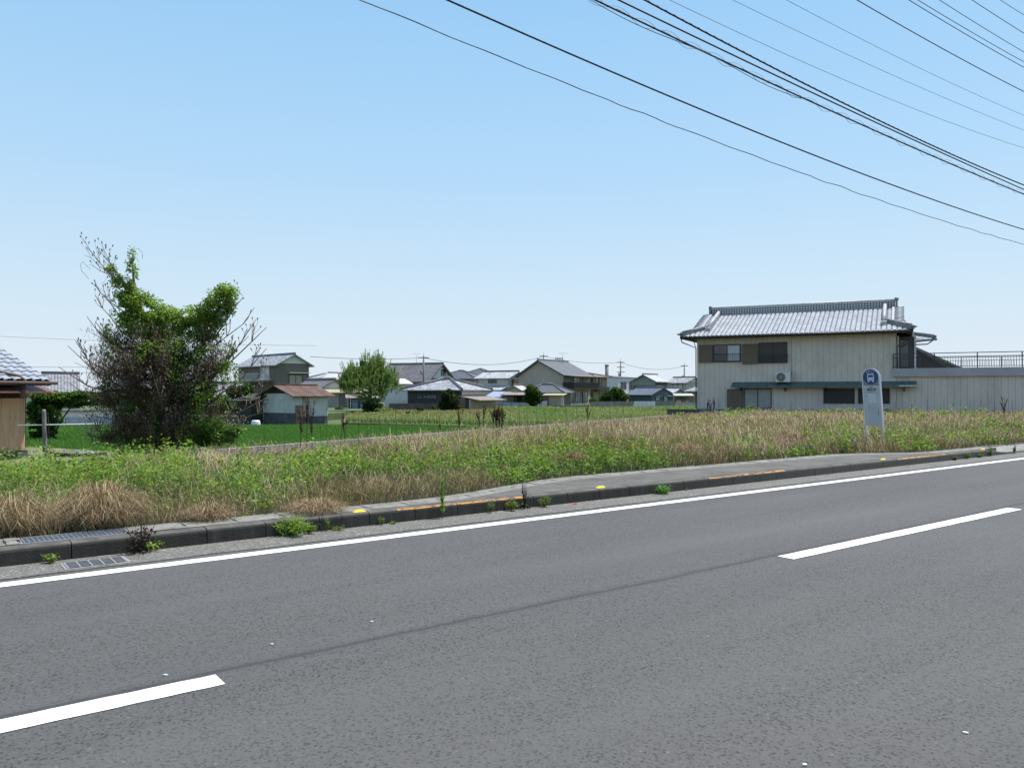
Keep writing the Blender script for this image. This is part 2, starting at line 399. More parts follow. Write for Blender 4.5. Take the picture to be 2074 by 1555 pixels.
q.face([(-60, 7.4, .005), (-8, 7.4, .005), (-8, 7.95, .005), (-60, 7.95, .005)]); q.face([(40, 7.4, .005), (220, 7.4, .005), (220, 7.95, .005), (40, 7.95, .005)])
q.box(-70, 230, 7.481, 8.3, -.6, .0005)
road_obj(q, 'gutter', GUT, kind='structure')

# kerb: 0.6 m blocks, rounded nose, mould-dark face, worn orange paint on three stretches
m, n, l, b = nodes('kerb_concrete'); ov = vec_(n, l); sx = n.new('ShaderNodeSeparateXYZ'); l.new(ov, sx.inputs[0])
f = noise_(n, l, ov, 5, 6, .7); f2 = noise_(n, l, ov, 45, 4, .7)
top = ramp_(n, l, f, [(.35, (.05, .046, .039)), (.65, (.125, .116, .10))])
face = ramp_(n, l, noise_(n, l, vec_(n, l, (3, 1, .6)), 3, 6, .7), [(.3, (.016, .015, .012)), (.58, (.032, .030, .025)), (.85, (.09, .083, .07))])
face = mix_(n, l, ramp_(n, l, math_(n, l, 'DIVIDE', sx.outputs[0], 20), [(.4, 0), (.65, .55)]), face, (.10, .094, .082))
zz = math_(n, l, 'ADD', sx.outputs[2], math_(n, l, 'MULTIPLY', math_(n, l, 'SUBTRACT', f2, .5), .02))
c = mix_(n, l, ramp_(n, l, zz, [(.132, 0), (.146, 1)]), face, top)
S = sx.outputs[0]
YEL = [(805, 1065), (1437, 1590), (1819, 1916)]
mask = None
for xa, xb in YEL:
    a = s_of(xa, 7.93, 1010); b2 = s_of(xb, 7.93, 1000)
    inn = math_(n, l, 'MULTIPLY', math_(n, l, 'GREATER_THAN', S, a), math_(n, l, 'LESS_THAN', S, b2))
    mask = inn if mask is None else math_(n, l, 'MAXIMUM', mask, inn)
wear = noise_(n, l, vec_(n, l, (.5, 3, 1)), 16, 6, .75)
band = math_(n, l, 'MULTIPLY', math_(n, l, 'GREATER_THAN', sx.outputs[2], .135), math_(n, l, 'LESS_THAN', sx.outputs[1], 7.985))
solid = ramp_(n, l, math_(n, l, 'SUBTRACT', wear, math_(n, l, 'MULTIPLY', math_(n, l, 'SUBTRACT', sx.outputs[1], 7.93), 2.2)), [(.48, 0), (.50, 1)])
mask = math_(n, l, 'MULTIPLY', math_(n, l, 'MULTIPLY', mask, band), solid)
c = mix_(n, l, mask, c, (.56, .25, .04))
l.new(c, b.inputs['Base Color']); b.inputs['Roughness'].default_value = .88; bump_(n, l, f2, .5, .012, b); KERB = m
q = MB()
def kprof(h): return [(7.9, -.05), (7.912, .78 * h), (7.92, .9 * h), (7.938, .97 * h), (7.965, h), (8.062, h), (8.062, -.05)]
def kerb_block(s0, s1, h0, h1):
    A = kprof(h0); Bp = kprof(h1); A = [(s0, *p) for p in A]; Bp = [(s1, *p) for p in Bp]
    q.face(A); q.face(Bp[::-1])
    for i in range(len(A)):
        j = (i + 1) % len(A); q.face([A[i], A[j], Bp[j], Bp[i]])
sj = s_of(749, 7.9, 1060); s = sj - .58 * 60
while s < 60:
    def hh(t):
        if t < 19.6: return .152
        if t < 21.2: return .152 - .13 * (t - 19.6) / 1.6
        if t < 26: return .022
        if t < 27.4: return .022 + .13 * (t - 26) / 1.4
        return .152
    jz = random.uniform(-.003, .003)
    kerb_block(s + .005, s + .577, hh(s) + jz, hh(s + .58) + jz); s += .58
road_obj(q, 'kerb', KERB, kind='structure')

# bus bay slab and the line of drain covers behind the kerb
def smooth(t): t = max(0, min(1, t)); return t * t * (3 - 2 * t)
def nf(s): return 8.07 + .9 * (smooth((s - 4.7) / 3.6) - smooth((s - 15.4) / 2.8))
q = MB(); s = 4.4
while s < 18.4:
    t = s + .2; q.face([(s, 8.064, .1535), (t, 8.064, .1535), (t, nf(t) + .01, .158), (s, nf(s) + .01, .158)]); s = t
road_obj(q, 'pavement', M('bay_concrete', (.092, .086, .077), .92, .3, 2.2, dirt=(.16, .145, .12), bump=.7, dirt_amt=.5), kind='structure')
GA0, GA1 = s_of(38, 8.2, 1095), s_of(262, 8.2, 1080)
q = MB(); qd = MB(); s = GA1 - .5 * 40; 
while s < 60:
    t = s + .5
    if s < GA0 - .03 and t > GA0: t = GA0
    if not (t > GA0 + .02 and s < GA1 - .02) and not (20.4 < s < 26.6):
        z = .156 + random.uniform(-.003, .003); a, b_ = s + .003, t - .003
        q.face([(a, nf(a), z), (b_, nf(b_), z), (b_, nf(b_) + .37, z), (a, nf(a) + .37, z)])
        q.face([(a, nf(a), z), (b_, nf(b_), z), (b_, nf(b_), z - .15), (a, nf(a), z - .15)])
        q.face([(a, nf(a) + .37, z), (b_, nf(b_) + .37, z), (b_, nf(b_) + .37, z - .15), (a, nf(a) + .37, z - .15)])
        qd.box(t - .012, t + .012, nf(t) + .1, nf(t) + .22, z - .02, z + .002)
    s = s + .5
road_obj(q, 'drain_covers', CONC_L, kind='structure')
road_obj(qd, 'drain_slots', M('dark_hole', (.012, .012, .012), .95), kind='structure')  # near-black boxes stand in for the shade inside the slots
q = MB(); q.face([(20.3, 8.064, .03), (26.2, 8.064, .03), (26.2, 8.5, .15), (20.3, 8.5, .15)]); road_obj(q, 'driveway', CONC, kind='structure')

GALV = M('galvanised_steel', (.42, .43, .44), .45, .15, 6, metal=.6)
IRON = M('cast_iron', (.09, .09, .095), .6, .3, 8, metal=.4)
def road_empty(name, s, n_, z, label, cat, group=None):
    return empty(name, sn(s, n_, z), RA, label, cat, group)
# long galvanised grating on the kerb top
g = road_empty('drain_grate', GA0, 8.07, .15, 'long galvanised mesh grating set in the kerb top at far left', 'drain grate')
L = GA1 - GA0; q = MB()
for y in (0, .33): q.box(0, L, y, y + .02, -.03, .006)
for x in (0, L - .02): q.box(x, x + .02, .021, .329, -.03, .006)
q.build('frame', GALV, g); q = MB()
k = int(L / .038)
for i in range(1, k): x = L * i / k; q.box(x - .003, x + .003, .021, .329, -.025, .002)
for j in range(1, 5): q.box(.021, L - .021, .35 * j / 5 - .004, .35 * j / 5 + .004, -.024, .004)
q.build('grille', GALV, g)
q = MB(); q.box(.0, L, .0, .37, -.12, -.05); q.build('pit', M('dark_hole', (.012,) * 3, .95), g)  # near-black box stands in for the shade down the pit
# gutter inlet
a = s_of(135, 7.58, 1148); b_ = s_of(252, 7.58, 1135)
g = road_empty('gutter_drain', a, 7.46, .006, 'flat dark iron drain cover of five panels in the gutter', 'drain cover')
L = b_ - a; q = MB(); q.box(-.03, L + .03, -.02, .3, -.02, .003); q.build('frame', CONC, g)
q = MB()
for i in range(5): q.box(L * i / 5 + .012, L * (i + 1) / 5 - .012, .012, .27, -.01, .007)
q.build('plate', IRON, g)
q = MB()
for i in range(6): q.box(L * i / 5 - .007, L * i / 5 + .007, .008, .274, -.01, .009)
q.build('rib', GALV, g)
# yellow markers on the kerb
m, n, l, b = nodes('reflector_yellow'); b.inputs['Base Color'].default_value = (.85, .62, .03, 1); b.inputs['Roughness'].default_value = .3; YR = m
for px, lab in ((729, 'yellow kerb marker left of the long orange paint strip'), (1218, 'yellow kerb marker between the two orange paint strips'),
                (1790, 'yellow kerb marker below the bus stop sign'), (1992, 'yellow kerb marker nearest the lowered end of the kerb')):
    yy = {729: 1035, 1218: 983, 1790: 924, 1992: 905}[px]
    s = s_of(px, 7.97, yy); g = road_empty('kerb_marker', s, 7.985, .15, lab, 'kerb marker', 'yellow markers along the kerb')
    q = MB(); hl, hw = .075, .032
    q.box(-hl, hl, -hw, hw, 0, .006); q.build('base', M('marker_base', (.3, .3, .28), .7), g)
    q = MB(); top = [(-hl * .55, -hw * .3), (hl * .55, -hw * .3), (hl * .55, hw * .3), (-hl * .55, hw * .3)]; bo = [(-hl, -hw * .8), (hl, -hw * .8), (hl, hw * .8), (-hl, hw * .8)]
    q.face([(x, y, .03) for x, y in top])
    for i in range(4): j = (i + 1) % 4; q.face([(*bo[i], .006), (*bo[j], .006), (*top[j], .03), (*top[i], .03)])
    q.build('lens', YR, g)
# litter
s = s_of(1158, 7.86, 1022); g = road_empty('litter', s, 7.80, .008, 'small crumpled red and white wrapper in the gutter', 'litter')
q = MB()
for i in range(4):
    x = -.05 + i * .025; q.face([(x, -.012, .002 + .006 * (i % 2)), (x + .025, -.014, .002 + .006 * ((i + 1) % 2)), (x + .026, .014, .012), (x, .012, .004)])
q.build('red_wrapper', M('red_wrapper', (.6, .08, .05), .5), g)
q = MB(); q.face([(-.03, -.02, .012), (.02, -.016, .018), (.03, .0, .012), (-.02, .005, .008)]); q.build('white_label', M('white_wrapper', (.8, .78, .75), .5), g)

# ---------------------------------------------------------------- lot ground, wall, fields
WS0, WN0, WSL = 6.5, 19.4, .414
def wall_n(s): return WN0 + WSL * (s - WS0)
def dwall(s, n_): return ((s - WS0) * WSL - (n_ - WN0)) / math.hypot(1, WSL)
def npsmooth(t): t = np.clip(t, 0, 1); return t * t * (3 - 2 * t)
def nf_np(s): return 8.07 + .9 * (npsmooth((s - 4.7) / 3.6) - npsmooth((s - 15.4) / 2.8))
def lot_z(s, n_):
    dw = dwall(s, n_); z = .13 - .25 * npsmooth(1 - dw / 6.0)
    k = npsmooth((n_ - (nf_np(s) + .5)) / 1.2)
    k = k * (.25 + .75 * npsmooth(dw / 3.5))
    return z + k * (.24 * (fbm(s, n_, .8) - .35) + .17 * (vnoise(s, n_, 2.3, 5) - .5)) + .01 * k
m, n, l, b = nodes('thatch_ground'); ov = vec_(n, l)
c = ramp_(n, l, noise_(n, l, ov, 26, 6, .75), [(.35, (.018, .013, .008)), (.55, (.07, .05, .03)), (.75, (.17, .125, .08))])
c = mix_(n, l, ramp_(n, l, noise_(n, l, ov, 1.1, 4, .6), [(.42, 0), (.6, .6)]), c, (.045, .075, .02))
l.new(c, b.inputs['Base Color']); b.inputs['Roughness'].default_value = .95; bump_(n, l, noise_(n, l, ov, 30, 5, .7), 1, .06, b)
ns, nn = 420, 150
ss = -20 + 92 * (np.arange(ns + 1) / ns); tt = (np.arange(nn + 1) / nn) ** 1.5
Sg, Tg = np.meshgrid(ss, tt); n0 = nf_np(Sg) + .36; n1 = np.maximum(WN0 + WSL * (Sg - WS0), n0 + .01); Ng = n0 + (n1 - n0) * Tg
Zg = lot_z(Sg, Ng); Zg[0] = .15; V = np.stack([Sg, Ng, Zg], -1).reshape(-1, 3)
i = (np.arange(nn)[:, None] * (ns + 1) + np.arange(ns)[None, :]).ravel()
o = np_mesh('lot_ground', V, [np.stack([i, i + 1, i + ns + 2, i + ns + 1], 1)], m, smooth=True); o.rotation_euler = (0, 0, RA); o['kind'] = 'structure'

q = MB(); s = -18.0
while s < 36.2:
    t = min(s + 3.0, 36.2); a = wall_n(s); b_ = wall_n(t)
    dx, dy = -WSL / math.hypot(1, WSL) * .16, 1 / math.hypot(1, WSL) * .16
    P = [(s + .01, a), (t - .01, b_), (t - .01 + dx, b_ + dy), (s + .01 + dx, a + dy)]
    zt = .125; q.prism(P, -.62, zt); s = t
o = q.build('retaining_wall', M('field_wall', (.30, .285, .255), .92, .25, 2.2, dirt=(.1, .09, .07), bump=.5, dirt_amt=.6)); o.rotation_euler = (0, 0, RA)
tag(o, 'low weathered concrete wall between the weedy lot and the rice field', 'wall')

m, n, l, b = nodes('soil_and_grass'); ov = vec_(n, l)
c = ramp_(n, l, noise_(n, l, ov, .6, 6, .65), [(.35, (.05, .085, .022)), (.55, (.085, .12, .03)), (.75, (.13, .12, .06))])
c = mix_(n, l, ramp_(n, l, noise_(n, l, ov, 9, 5, .7), [(.4, 0), (.7, .5)]), c, (.03, .05, .012))
l.new(c, b.inputs['Base Color']); b.inputs['Roughness'].default_value = .95; GRND = m
q = MB(); k = 48; c0 = (0, 0, -.62)
for i in range(k):
    a, b_ = 2 * PI * i / k, 2 * PI * (i + 1) / k; q.face([(0, 0, -.62), (4000 * math.cos(a), 4000 * math.sin(a), -.62), (4000 * math.cos(b_), 4000 * math.sin(b_), -.62)])
tag(q.build('ground', GRND), kind='structure')
q = MB(); q.box(-70, 230, -30, -.9, -.6, .02); road_obj(q, 'verge', GRND, kind='structure')

# rice field (mud sheet) and the higher grass field behind it
def poly_slab(name, pts, z0, z1, mat, kind='structure'):
    q = MB(); q.prism([(p[0], p[1]) for p in pts], z0, z1); return tag(q.build(name, mat), kind=kind)
wl = lambda Y, off=.3: (-6.5 + (Y - 19.4) * .588 - off, Y)      # just beyond the retaining wall
RICE = [wl(16.5), wl(36.5), (-.3, 39.3), (-5, 42.3), (-9.5, 43.6), (-16, 43.6), (-30, 43.5), (-34, 30), (-17.5, 27.0), (-14.5, 19.0)]
poly_slab('rice_field', RICE, -.7, -.5, M('paddy_mud', (.05, .07, .03), .8, .3, 1.5))
FIELD = [(-9.9, 46.2), (-5, 43.4), (0, 40.6), (3.4, 37.9), (12, 54), (22, 60), (40, 100), (-14, 100), (-13, 62)]
poly_slab('grass_field', FIELD, -.7, -.28, M('field_soil', (.09, .11, .035), .95, .4, .8, dirt=(.2, .13, .07)))
GARD = [(-38, 49), (-15.0, 50.0), (-14.2, 46.8), (-13.6, 62), (-13.9, 130), (-60, 130)]
poly_slab('garden_ground', [(-60, 48.5), (-15.4, 50.2), (-13.4, 62), (-14.2, 130), (-120, 130)], -.7, -.1, GRND)
YARD = [(-15, 26.5), (-60, 26.5), (-60, 19), (-14.6, 18.6)]
poly_slab('yard_ground', [(-60, 14.0), (-9.75, 13.8), (-8.95, 15.45), (-10.5, 22.0), (-14.6, 24.5), (-60, 25)], -.7, -.22, M('yard_soil', (.2, .17, .12), .95, .3, 1.5, dirt=(.06, .09, .03)))
# ================================================================ BUILDINGS
class Frame:
    """building frame: front face along +x from its front-left corner, depth +y; r is the turn of the front face"""
    def __init__(s, px, Y, r, z0, W=None, D=None, right=False):
        d = ray(px, 795); X = d.x / d.y * Y; s.r = R(r)
        s.e = Vector((math.cos(s.r), math.sin(s.r), 0)); s.f = Vector((-math.sin(s.r), math.cos(s.r), 0))
        s.o = Vector((X, Y, z0)); s.W = W; s.D = D
        if right: s.o = s.o - s.e * W
    def hit(s, x, y, side='front', off=0):
        """(a, z) on a face: front y=off, right x=W+off, left x=-off, back"""
        d = ray(x, y); c = Vector((0, 0, H))
        if side == 'front': nrm, p0 = s.f, s.o + s.f * off
        elif side == 'right': nrm, p0 = s.e, s.o + s.e * (s.W + off)
        elif side == 'left': nrm, p0 = s.e, s.o - s.e * off
        t = (p0 - c).dot(nrm) / d.dot(nrm); p = c + d * t - s.o
        return (p.dot(s.e) if side == 'front' else p.dot(s.f)), p.z
    def z(s, y, v=0, u=None):
        u = s.W / 2 if u is None else u; p = s.o + s.e * u + s.f * v
        return H + (795 - y) / FPX * p.y - s.o.z
    def root(s, name, label, cat='house', group=None): 
        s.ob = empty(name, s.o, s.r, label, cat, group); return s.ob
def side_box(mb, fr, side, a0, a1, z0, z1, o0, o1):
    if side == 'front': mb.box(a0, a1, -o1, -o0, z0, z1)
    elif side == 'right': mb.box(fr.W + o0, fr.W + o1, a0, a1, z0, z1)
    elif side == 'left': mb.box(-o1, -o0, a0, a1, z0, z1)
FRAME_D = M('bronze_frame', (.05, .04, .035), .5, .2, 5); FRAME_W = M('white_frame', (.6, .6, .58), .5, .15, 5)
GL = glass(); GLB = glass('curtained_glass', (.35, .36, .36), .2)
def window(fr, root, side, x0, y0, x1, y1, frame=None, pane=None, mull=1, name='window', sill=False, w=.05, out=.03):
    a0, zt = fr.hit(x0, y0, side); a1, zb = fr.hit(x1, y1, side); a0, a1 = min(a0, a1), max(a0, a1); zb, zt = min(zb, zt), max(zb, zt)
    return window_m(fr, root, side, a0, a1, zb, zt, frame, pane, mull, name, sill, w, out)
def window_m(fr, root, side, a0, a1, zb, zt, frame=None, pane=None, mull=1, name='window', sill=False, w=.05, out=.03):
    q = MB(); o1 = out + .045
    side_box(q, fr, side, a0, a1, zt - w, zt, .003, o1); side_box(q, fr, side, a0, a1, zb, zb + w, .003, o1)
    side_box(q, fr, side, a0, a0 + w, zb + w, zt - w, .003, o1); side_box(q, fr, side, a1 - w, a1, zb + w, zt - w, .003, o1)
    for i in range(1, mull + 1):
        c = a0 + (a1 - a0) * i / (mull + 1); side_box(q, fr, side, c - w * .4, c + w * .4, zb + w, zt - w, .003, o1 - .006)
    if sill: side_box(q, fr, side, a0 - .06, a1 + .06, zb - .05, zb - .001, .003, o1 + .05)
    f = q.build(name, frame or FRAME_D, root)
    p = MB(); side_box(p, fr, side, a0 + w, a1 - w, zb + w, zt - w, .004, out); p.build('pane', pane or GL, f)
    return f
def block(fr, root, name, mat, side, x0, y0, x1, y1, o0=.003, o1=.06):
    a0, zt = fr.hit(x0, y0, side); a1, zb = fr.hit(x1, y1, side); q = MB(); side_box(q, fr, side, a0, a1, zb, zt, o0, o1); return q.build(name, mat, root)
def slab(mb, P, th, uv=None):
    """thick roof slope from a planar polygon (top face first)"""
    P = [Vector(p) for p in P]; nrm = (P[1] - P[0]).cross(P[2] - P[0]).normalized()
    if nrm.z < 0: nrm = -nrm
    Q = [p - nrm * th for p in P]; k = len(P); mb.face(P, uv); mb.face(Q[::-1])
    for i in range(k): j = (i + 1) % k; mb.face([P[i], P[j], Q[j], Q[i]])
def ridge_caps(mb, a, b, w=.2, h=.16):
    a = Vector(a); b = Vector(b); mb.bar(a + Vector((0, 0, h / 2 - .02)), b + Vector((0, 0, h / 2 - .02)), w, h); 
    mb.tube([a + Vector((0, 0, h)), b + Vector((0, 0, h))], w * .34, 8)
def gable(fr, root, ez, rz, axis, mat, cap, ov=.5, go=.35, th=.1, gmat=None, W=None, D=None, x0=0, y0=0, name='roof', skew=.5, wall=True, capw=.2, fascia=None):
    """gable roof over the box [x0,x0+W]x[y0,y0+D]; axis 'x': ridge parallel to the front face, 'y': ridge runs back"""
    W = W or fr.W; D = D or fr.D; q = MB()
    if axis == 'x':
        mid = y0 + D * skew; sf = (rz - ez) / (mid - y0); sb = (rz - ez) / (y0 + D - mid); a, b_ = x0 - go, x0 + W + go
        L1 = math.hypot(mid - y0 + ov, sf * (mid - y0 + ov)); L2 = math.hypot(y0 + D - mid + ov, sb * (y0 + D - mid + ov))
        slab(q, [(a, y0 - ov, ez - sf * ov), (b_, y0 - ov, ez - sf * ov), (b_, mid, rz), (a, mid, rz)], th, [(0, 0), (b_ - a, 0), (b_ - a, L1), (0, L1)])
        slab(q, [(b_, y0 + D + ov, ez - sb * ov), (a, y0 + D + ov, ez - sb * ov), (a, mid, rz + .001), (b_, mid, rz + .001)], th, [(0, 0), (b_ - a, 0), (b_ - a, L2), (0, L2)])
        r_ = q.build(name, mat, root); c = MB(); ridge_caps(c, (a, mid, rz), (b_, mid, rz), capw, capw * .8); c.build('ridge_cap', cap, r_)
        if wall:
            for x, d in ((x0, 1), (x0 + W, -1)): g = MB(); g.prism([(y0, ez), (y0 + D, ez), (mid, rz - th)], x + d * .002, x + d * .1, 'x'); g.build('gable_wall', gmat, root)
    else:
        mid = x0 + W * skew; sf = (rz - ez) / (mid - x0); sb = (rz - ez) / (x0 + W - mid); a, b_ = y0 - go, y0 + D + go
        L1 = math.hypot(mid - x0 + ov, sf * (mid - x0 + ov)); L2 = math.hypot(x0 + W - mid + ov, sb * (x0 + W - mid + ov))
        slab(q, [(x0 - ov, b_, ez - sf * ov), (x0 - ov, a, ez - sf * ov), (mid, a, rz), (mid, b_, rz)], th, [(0, 0), (b_ - a, 0), (b_ - a, L1), (0, L1)])
        slab(q, [(x0 + W + ov, a, ez - sb * ov), (x0 + W + ov, b_, ez - sb * ov), (mid, b_, rz + .001), (mid, a, rz + .001)], th, [(0, 0), (b_ - a, 0), (b_ - a, L2), (0, L2)])
        r_ = q.build(name, mat, root); c = MB(); ridge_caps(c, (mid, a, rz), (mid, b_, rz), capw, capw * .8); c.build('ridge_cap', cap, r_)
        if wall:
            for y, d in ((y0, 1), (y0 + D, -1)): g = MB(); g.prism([(x0, ez), (x0 + W, ez), (mid, rz - th)], y + d * .002, y + d * .1, 'y'); g.build('gable_wall', gmat, root)
    return r_
def hip(fr, root, ez, rz, mat, cap, ov=.5, th=.1, W=None, D=None, x0=0, y0=0, name='roof', cap_w=.2):
    W = W or fr.W; D = D or fr.D; q = MB(); a, b_, c, d = x0 - ov, x0 + W + ov, y0 - ov, y0 + D + ov
    if (b_ - a) >= (d - c): i = (d - c) / 2; r1, r2 = Vector((a + i, c + i, rz)), Vector((b_ - i, c + i, rz))
    else: i = (b_ - a) / 2; r1, r2 = Vector((a + i, c + i, rz)), Vector((a + i, d - i, rz))
    e = [Vector((a, c, ez)), Vector((b_, c, ez)), Vector((b_, d, ez)), Vector((a, d, ez))]
    if (b_ - a) >= (d - c): fs = [(e[0], e[1], r2, r1), (e[1], e[2], r2), (e[2], e[3], r1, r2), (e[3], e[0], r1)]
    else: fs = [(e[0], e[1], r1), (e[1], e[2], r2, r1), (e[2], e[3], r2), (e[3], e[0], r1, r2)]
    for f in fs:
        ax = (f[1] - f[0]).normalized(); up = (f[2] - f[0]) - ax * (f[2] - f[0]).dot(ax); up.normalize()
        slab(q, f, th, [((p - f[0]).dot(ax), (p - f[0]).dot(up)) for p in f])
    r_ = q.build(name, mat, root); g = MB(); ridge_caps(g, r1, r2, cap_w, cap_w * .8)
    if (b_ - a) >= (d - c): prs = ((e[0], r1), (e[3], r1), (e[1], r2), (e[2], r2))
    else: prs = ((e[0], r1), (e[1], r1), (e[2], r2), (e[3], r2))
    for p, r0 in prs: ridge_caps(g, p, r0, cap_w * .8, cap_w * .6)
    g.build('ridge_cap', cap, r_); return r_
def walls(fr, root, z1, mat, W=None, D=None, x0=0, y0=0, z0=0, name='wall'):
    q = MB(); q.box(x0, x0 + (W or fr.W), y0, y0 + (D or fr.D), z0, z1); return q.build(name, mat, root)

T_SILVER = tile_mat('silver_tile', (.33, .33, .345), .3, .28, .42, .5, dark=.6); T_GREY = tile_mat('grey_tile', (.22, .22, .235), .28, .25, .45, .25)
T_DARK = tile_mat('dark_slate_tile', (.075, .08, .095), .3, .3, .55, .2, .03, dark=.25); T_BROWNGREY = tile_mat('brown_grey_tile', (.14, .13, .135), .3, .28, .55, .25, .03, dark=.3)
T_WHITE = tile_mat('pale_tile', (.46, .46, .47), .3, .28, .45, .35, dark=.5); T_BLUE = tile_mat('blue_grey_tile', (.10, .12, .16), .28, .25, .45, .2, .04)
CAPD = M('ridge_tile', (.16, .165, .18), .5, .3, 6); CAPL = M('ridge_tile_pale', (.35, .35, .37), .5, .3, 6)

# ---------------------------------------------------------------- the big cream house on the right
SID = M('cream_siding', (.58, .51, .455), .6, .05, .7, lines=('x', .31, .014, .75), dirt=(.36, .335, .29), dirt_amt=.5, stretch=(1, 1, .5))
DKM = M('dark_metal', (.03, .03, .035), .5, .2, 5); SHUT = M('brown_shutter', (.115, .085, .06), .55, .12, 3, stretch=(6, 6, 1))
F = Frame(1412, 48.5, -26.5, .30, W=11.0, D=7.0)
h = F.root('house', 'large cream two-storey house with silver tiled roof beyond the weedy lot', 'house')
q = MB(); q.box(-.02, 11.02, .001, 7.0, -.5, .17); q.box(11.02, 27, -.05, 6.5, -.5, .17); q.build('foundation', CONC, h)
EZ = 4.61; RZ = 6.2
walls(F, h, EZ, SID, z0=.17)
q = MB(); q.box(-.03, 11.03, -.03, -.003, .17, .26); q.build('base_trim', M('pale_blue_trim', (.38, .42, .47), .5), h)
walls(F, h, 2.1, SID, W=15.9, D=6.3, x0=11.003, y0=.05, z0=.17, name='wing_wall')
# tiled roof, real pantile relief
m, n, l, b = nodes('silver_pantile'); ov = vec_(n, l)
cx = n.new('ShaderNodeUVMap'); cx.uv_map = 'UVMap'; sx = n.new('ShaderNodeSeparateXYZ'); l.new(cx.outputs[0], sx.inputs[0])
cmb = n.new('ShaderNodeCombineXYZ'); l.new(math_(n, l, 'FLOOR', sx.outputs[0]), cmb.inputs[0]); l.new(math_(n, l, 'FLOOR', sx.outputs[1]), cmb.inputs[1])
wn = n.new('ShaderNodeTexWhiteNoise'); l.new(cmb.outputs[0], wn.inputs['Vector'])
c = ramp_(n, l, wn.outputs['Value'], [(0, (.56, .56, .58)), (.9, (.68, .68, .69)), (1, (.48, .48, .5))])
c = mix_(n, l, ramp_(n, l, noise_(n, l, ov, 1.2, 5, .7), [(.5, 0), (.8, .35)]), c, (.3, .3, .29))
fr_ = math_(n, l, 'FRACT', sx.outputs[0]); gv = ramp_(n, l, math_(n, l, 'ABSOLUTE', math_(n, l, 'SUBTRACT', fr_, .72)), [(.08, .62), (.2, 0)])  # tile troughs also darkened in the colour so the ribs read
c = mix_(n, l, gv, c, (.12, .12, .135))
l.new(c, b.inputs['Base Color']); b.inputs['Roughness'].default_value = .4; PAN = m
PAN2 = PAN.copy(); PAN2.name = 'dark_silver_pantile'  # darker, bluer copy of the silver pantile colours
for e_ in [x for x in PAN2.node_tree.nodes if x.type == 'VALTORGB'][0].color_ramp.elements: e_.color = (e_.color[0] * .56, e_.color[0] * .60, e_.color[0] * .67, 1)
PU, PV = .265, .25
def pan(mb, A, eu, ev, nrm, u0, u1, v0, v1):
    """pantile field: A origin, eu along the eave, ev up the slope (unit), between u0..u1 and v0(u)..v1(u)"""
    A = Vector(A); eu = Vector(eu); ev = Vector(ev); nrm = Vector(nrm); nu = max(2, int((u1 - u0) / PU * 8)); 
    def wave(u):
        t = (u / PU) % 1.0; return .042 * (math.sin(2 * PI * t) * .5 + .3 * math.cos(4 * PI * t + .6))
    vm = max(v1(u0), v1(u1), v1((u0 + u1) / 2)); rows = int(math.ceil(vm / PV)) + 1; base = len(mb.v)
    for i in range(nu + 1):
        u = u0 + (u1 - u0) * i / nu; lo, hi_ = v0(u), v1(u)
        for r_ in range(rows):
            for k, (vv, hh_) in enumerate(((r_ * PV, .035), (r_ * PV + PV * .97, 0.0))):
                v = min(max(vv, lo), hi_); mb.v.append(tuple(A + eu * u + ev * v + nrm * (wave(u) + hh_)))
    R2 = rows * 2
    for i in range(nu):
        for r_ in range(R2 - 1):
            a = base + i * R2 + r_; va = r_ // 2 * PV; 
            um = u0 + (u1 - u0) * (i + .5) / nu
            if va > v1(um) or va + PV < v0(um): continue
            mb.f.append([a, a + R2, a + R2 + 1, a + 1]); mb.sm.append(False)
            mb.uv.append([(um / PU, va / PV + .5)] * 4)
ov_ = .75; run = 3.5 + ov_; dz = RZ - (EZ - .05); sl = math.hypot(run, dz); ev = (0, run / sl, dz / sl); nr = (0, -dz / sl, run / sl)
def eave_lift(x): return 0
q = MB(); k = sl / run                       # front and back slopes
UL, UR = -.85, 11.85; gl_, gr_ = .05, 10.95  # eave corners, verge lines
for sgn in (0, 1):
    A0 = (0, -ov_, EZ - .05) if sgn == 0 else (0, 7 + ov_, EZ - .05); e = ev if sgn == 0 else (0, -ev[1], ev[2]); nn_ = nr if sgn == 0 else (0, -nr[1], nr[2])
    pan(q, A0, (1, 0, 0), e, nn_, UL, gl_, lambda u: 0, lambda u: max(0, (u - UL)) * k)
    pan(q, A0, (1, 0, 0), e, nn_, gl_, gr_, lambda u: 0, lambda u: sl)
    pan(q, A0, (1, 0, 0), e, nn_, gr_, UR, lambda u: 0, lambda u: max(0, (UR - u)) * k)
rw = 1.35; kk = k                            # end skirts under the gables
for sgn in (0, 1):
    A0 = (UL, 0, EZ - .05) if sgn == 0 else (UR, 0, EZ - .05); s_ = 1 if sgn == 0 else -1; e = (s_ * ev[1], 0, ev[2]); nn_ = (-s_ * nr[2] * dz / run, 0, nr[2])
    pan(q, A0, (0, 1, 0), e, nn_, -ov_, 7 + ov_, lambda u: 0, lambda u: min(rw, u + ov_, 7 + ov_ - u) * k)
roof = q.build('roof', PAN, h, fix=False)
sB = dz / run
def rz_at(v): return EZ - .05 + (v + ov_) * sB
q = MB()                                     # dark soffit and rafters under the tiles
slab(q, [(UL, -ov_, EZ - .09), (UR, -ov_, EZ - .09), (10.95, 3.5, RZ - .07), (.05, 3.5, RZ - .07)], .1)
slab(q, [(UR, 7 + ov_, EZ - .09), (UL, 7 + ov_, EZ - .09), (.05, 3.5, RZ - .071), (10.95, 3.5, RZ - .071)], .1)
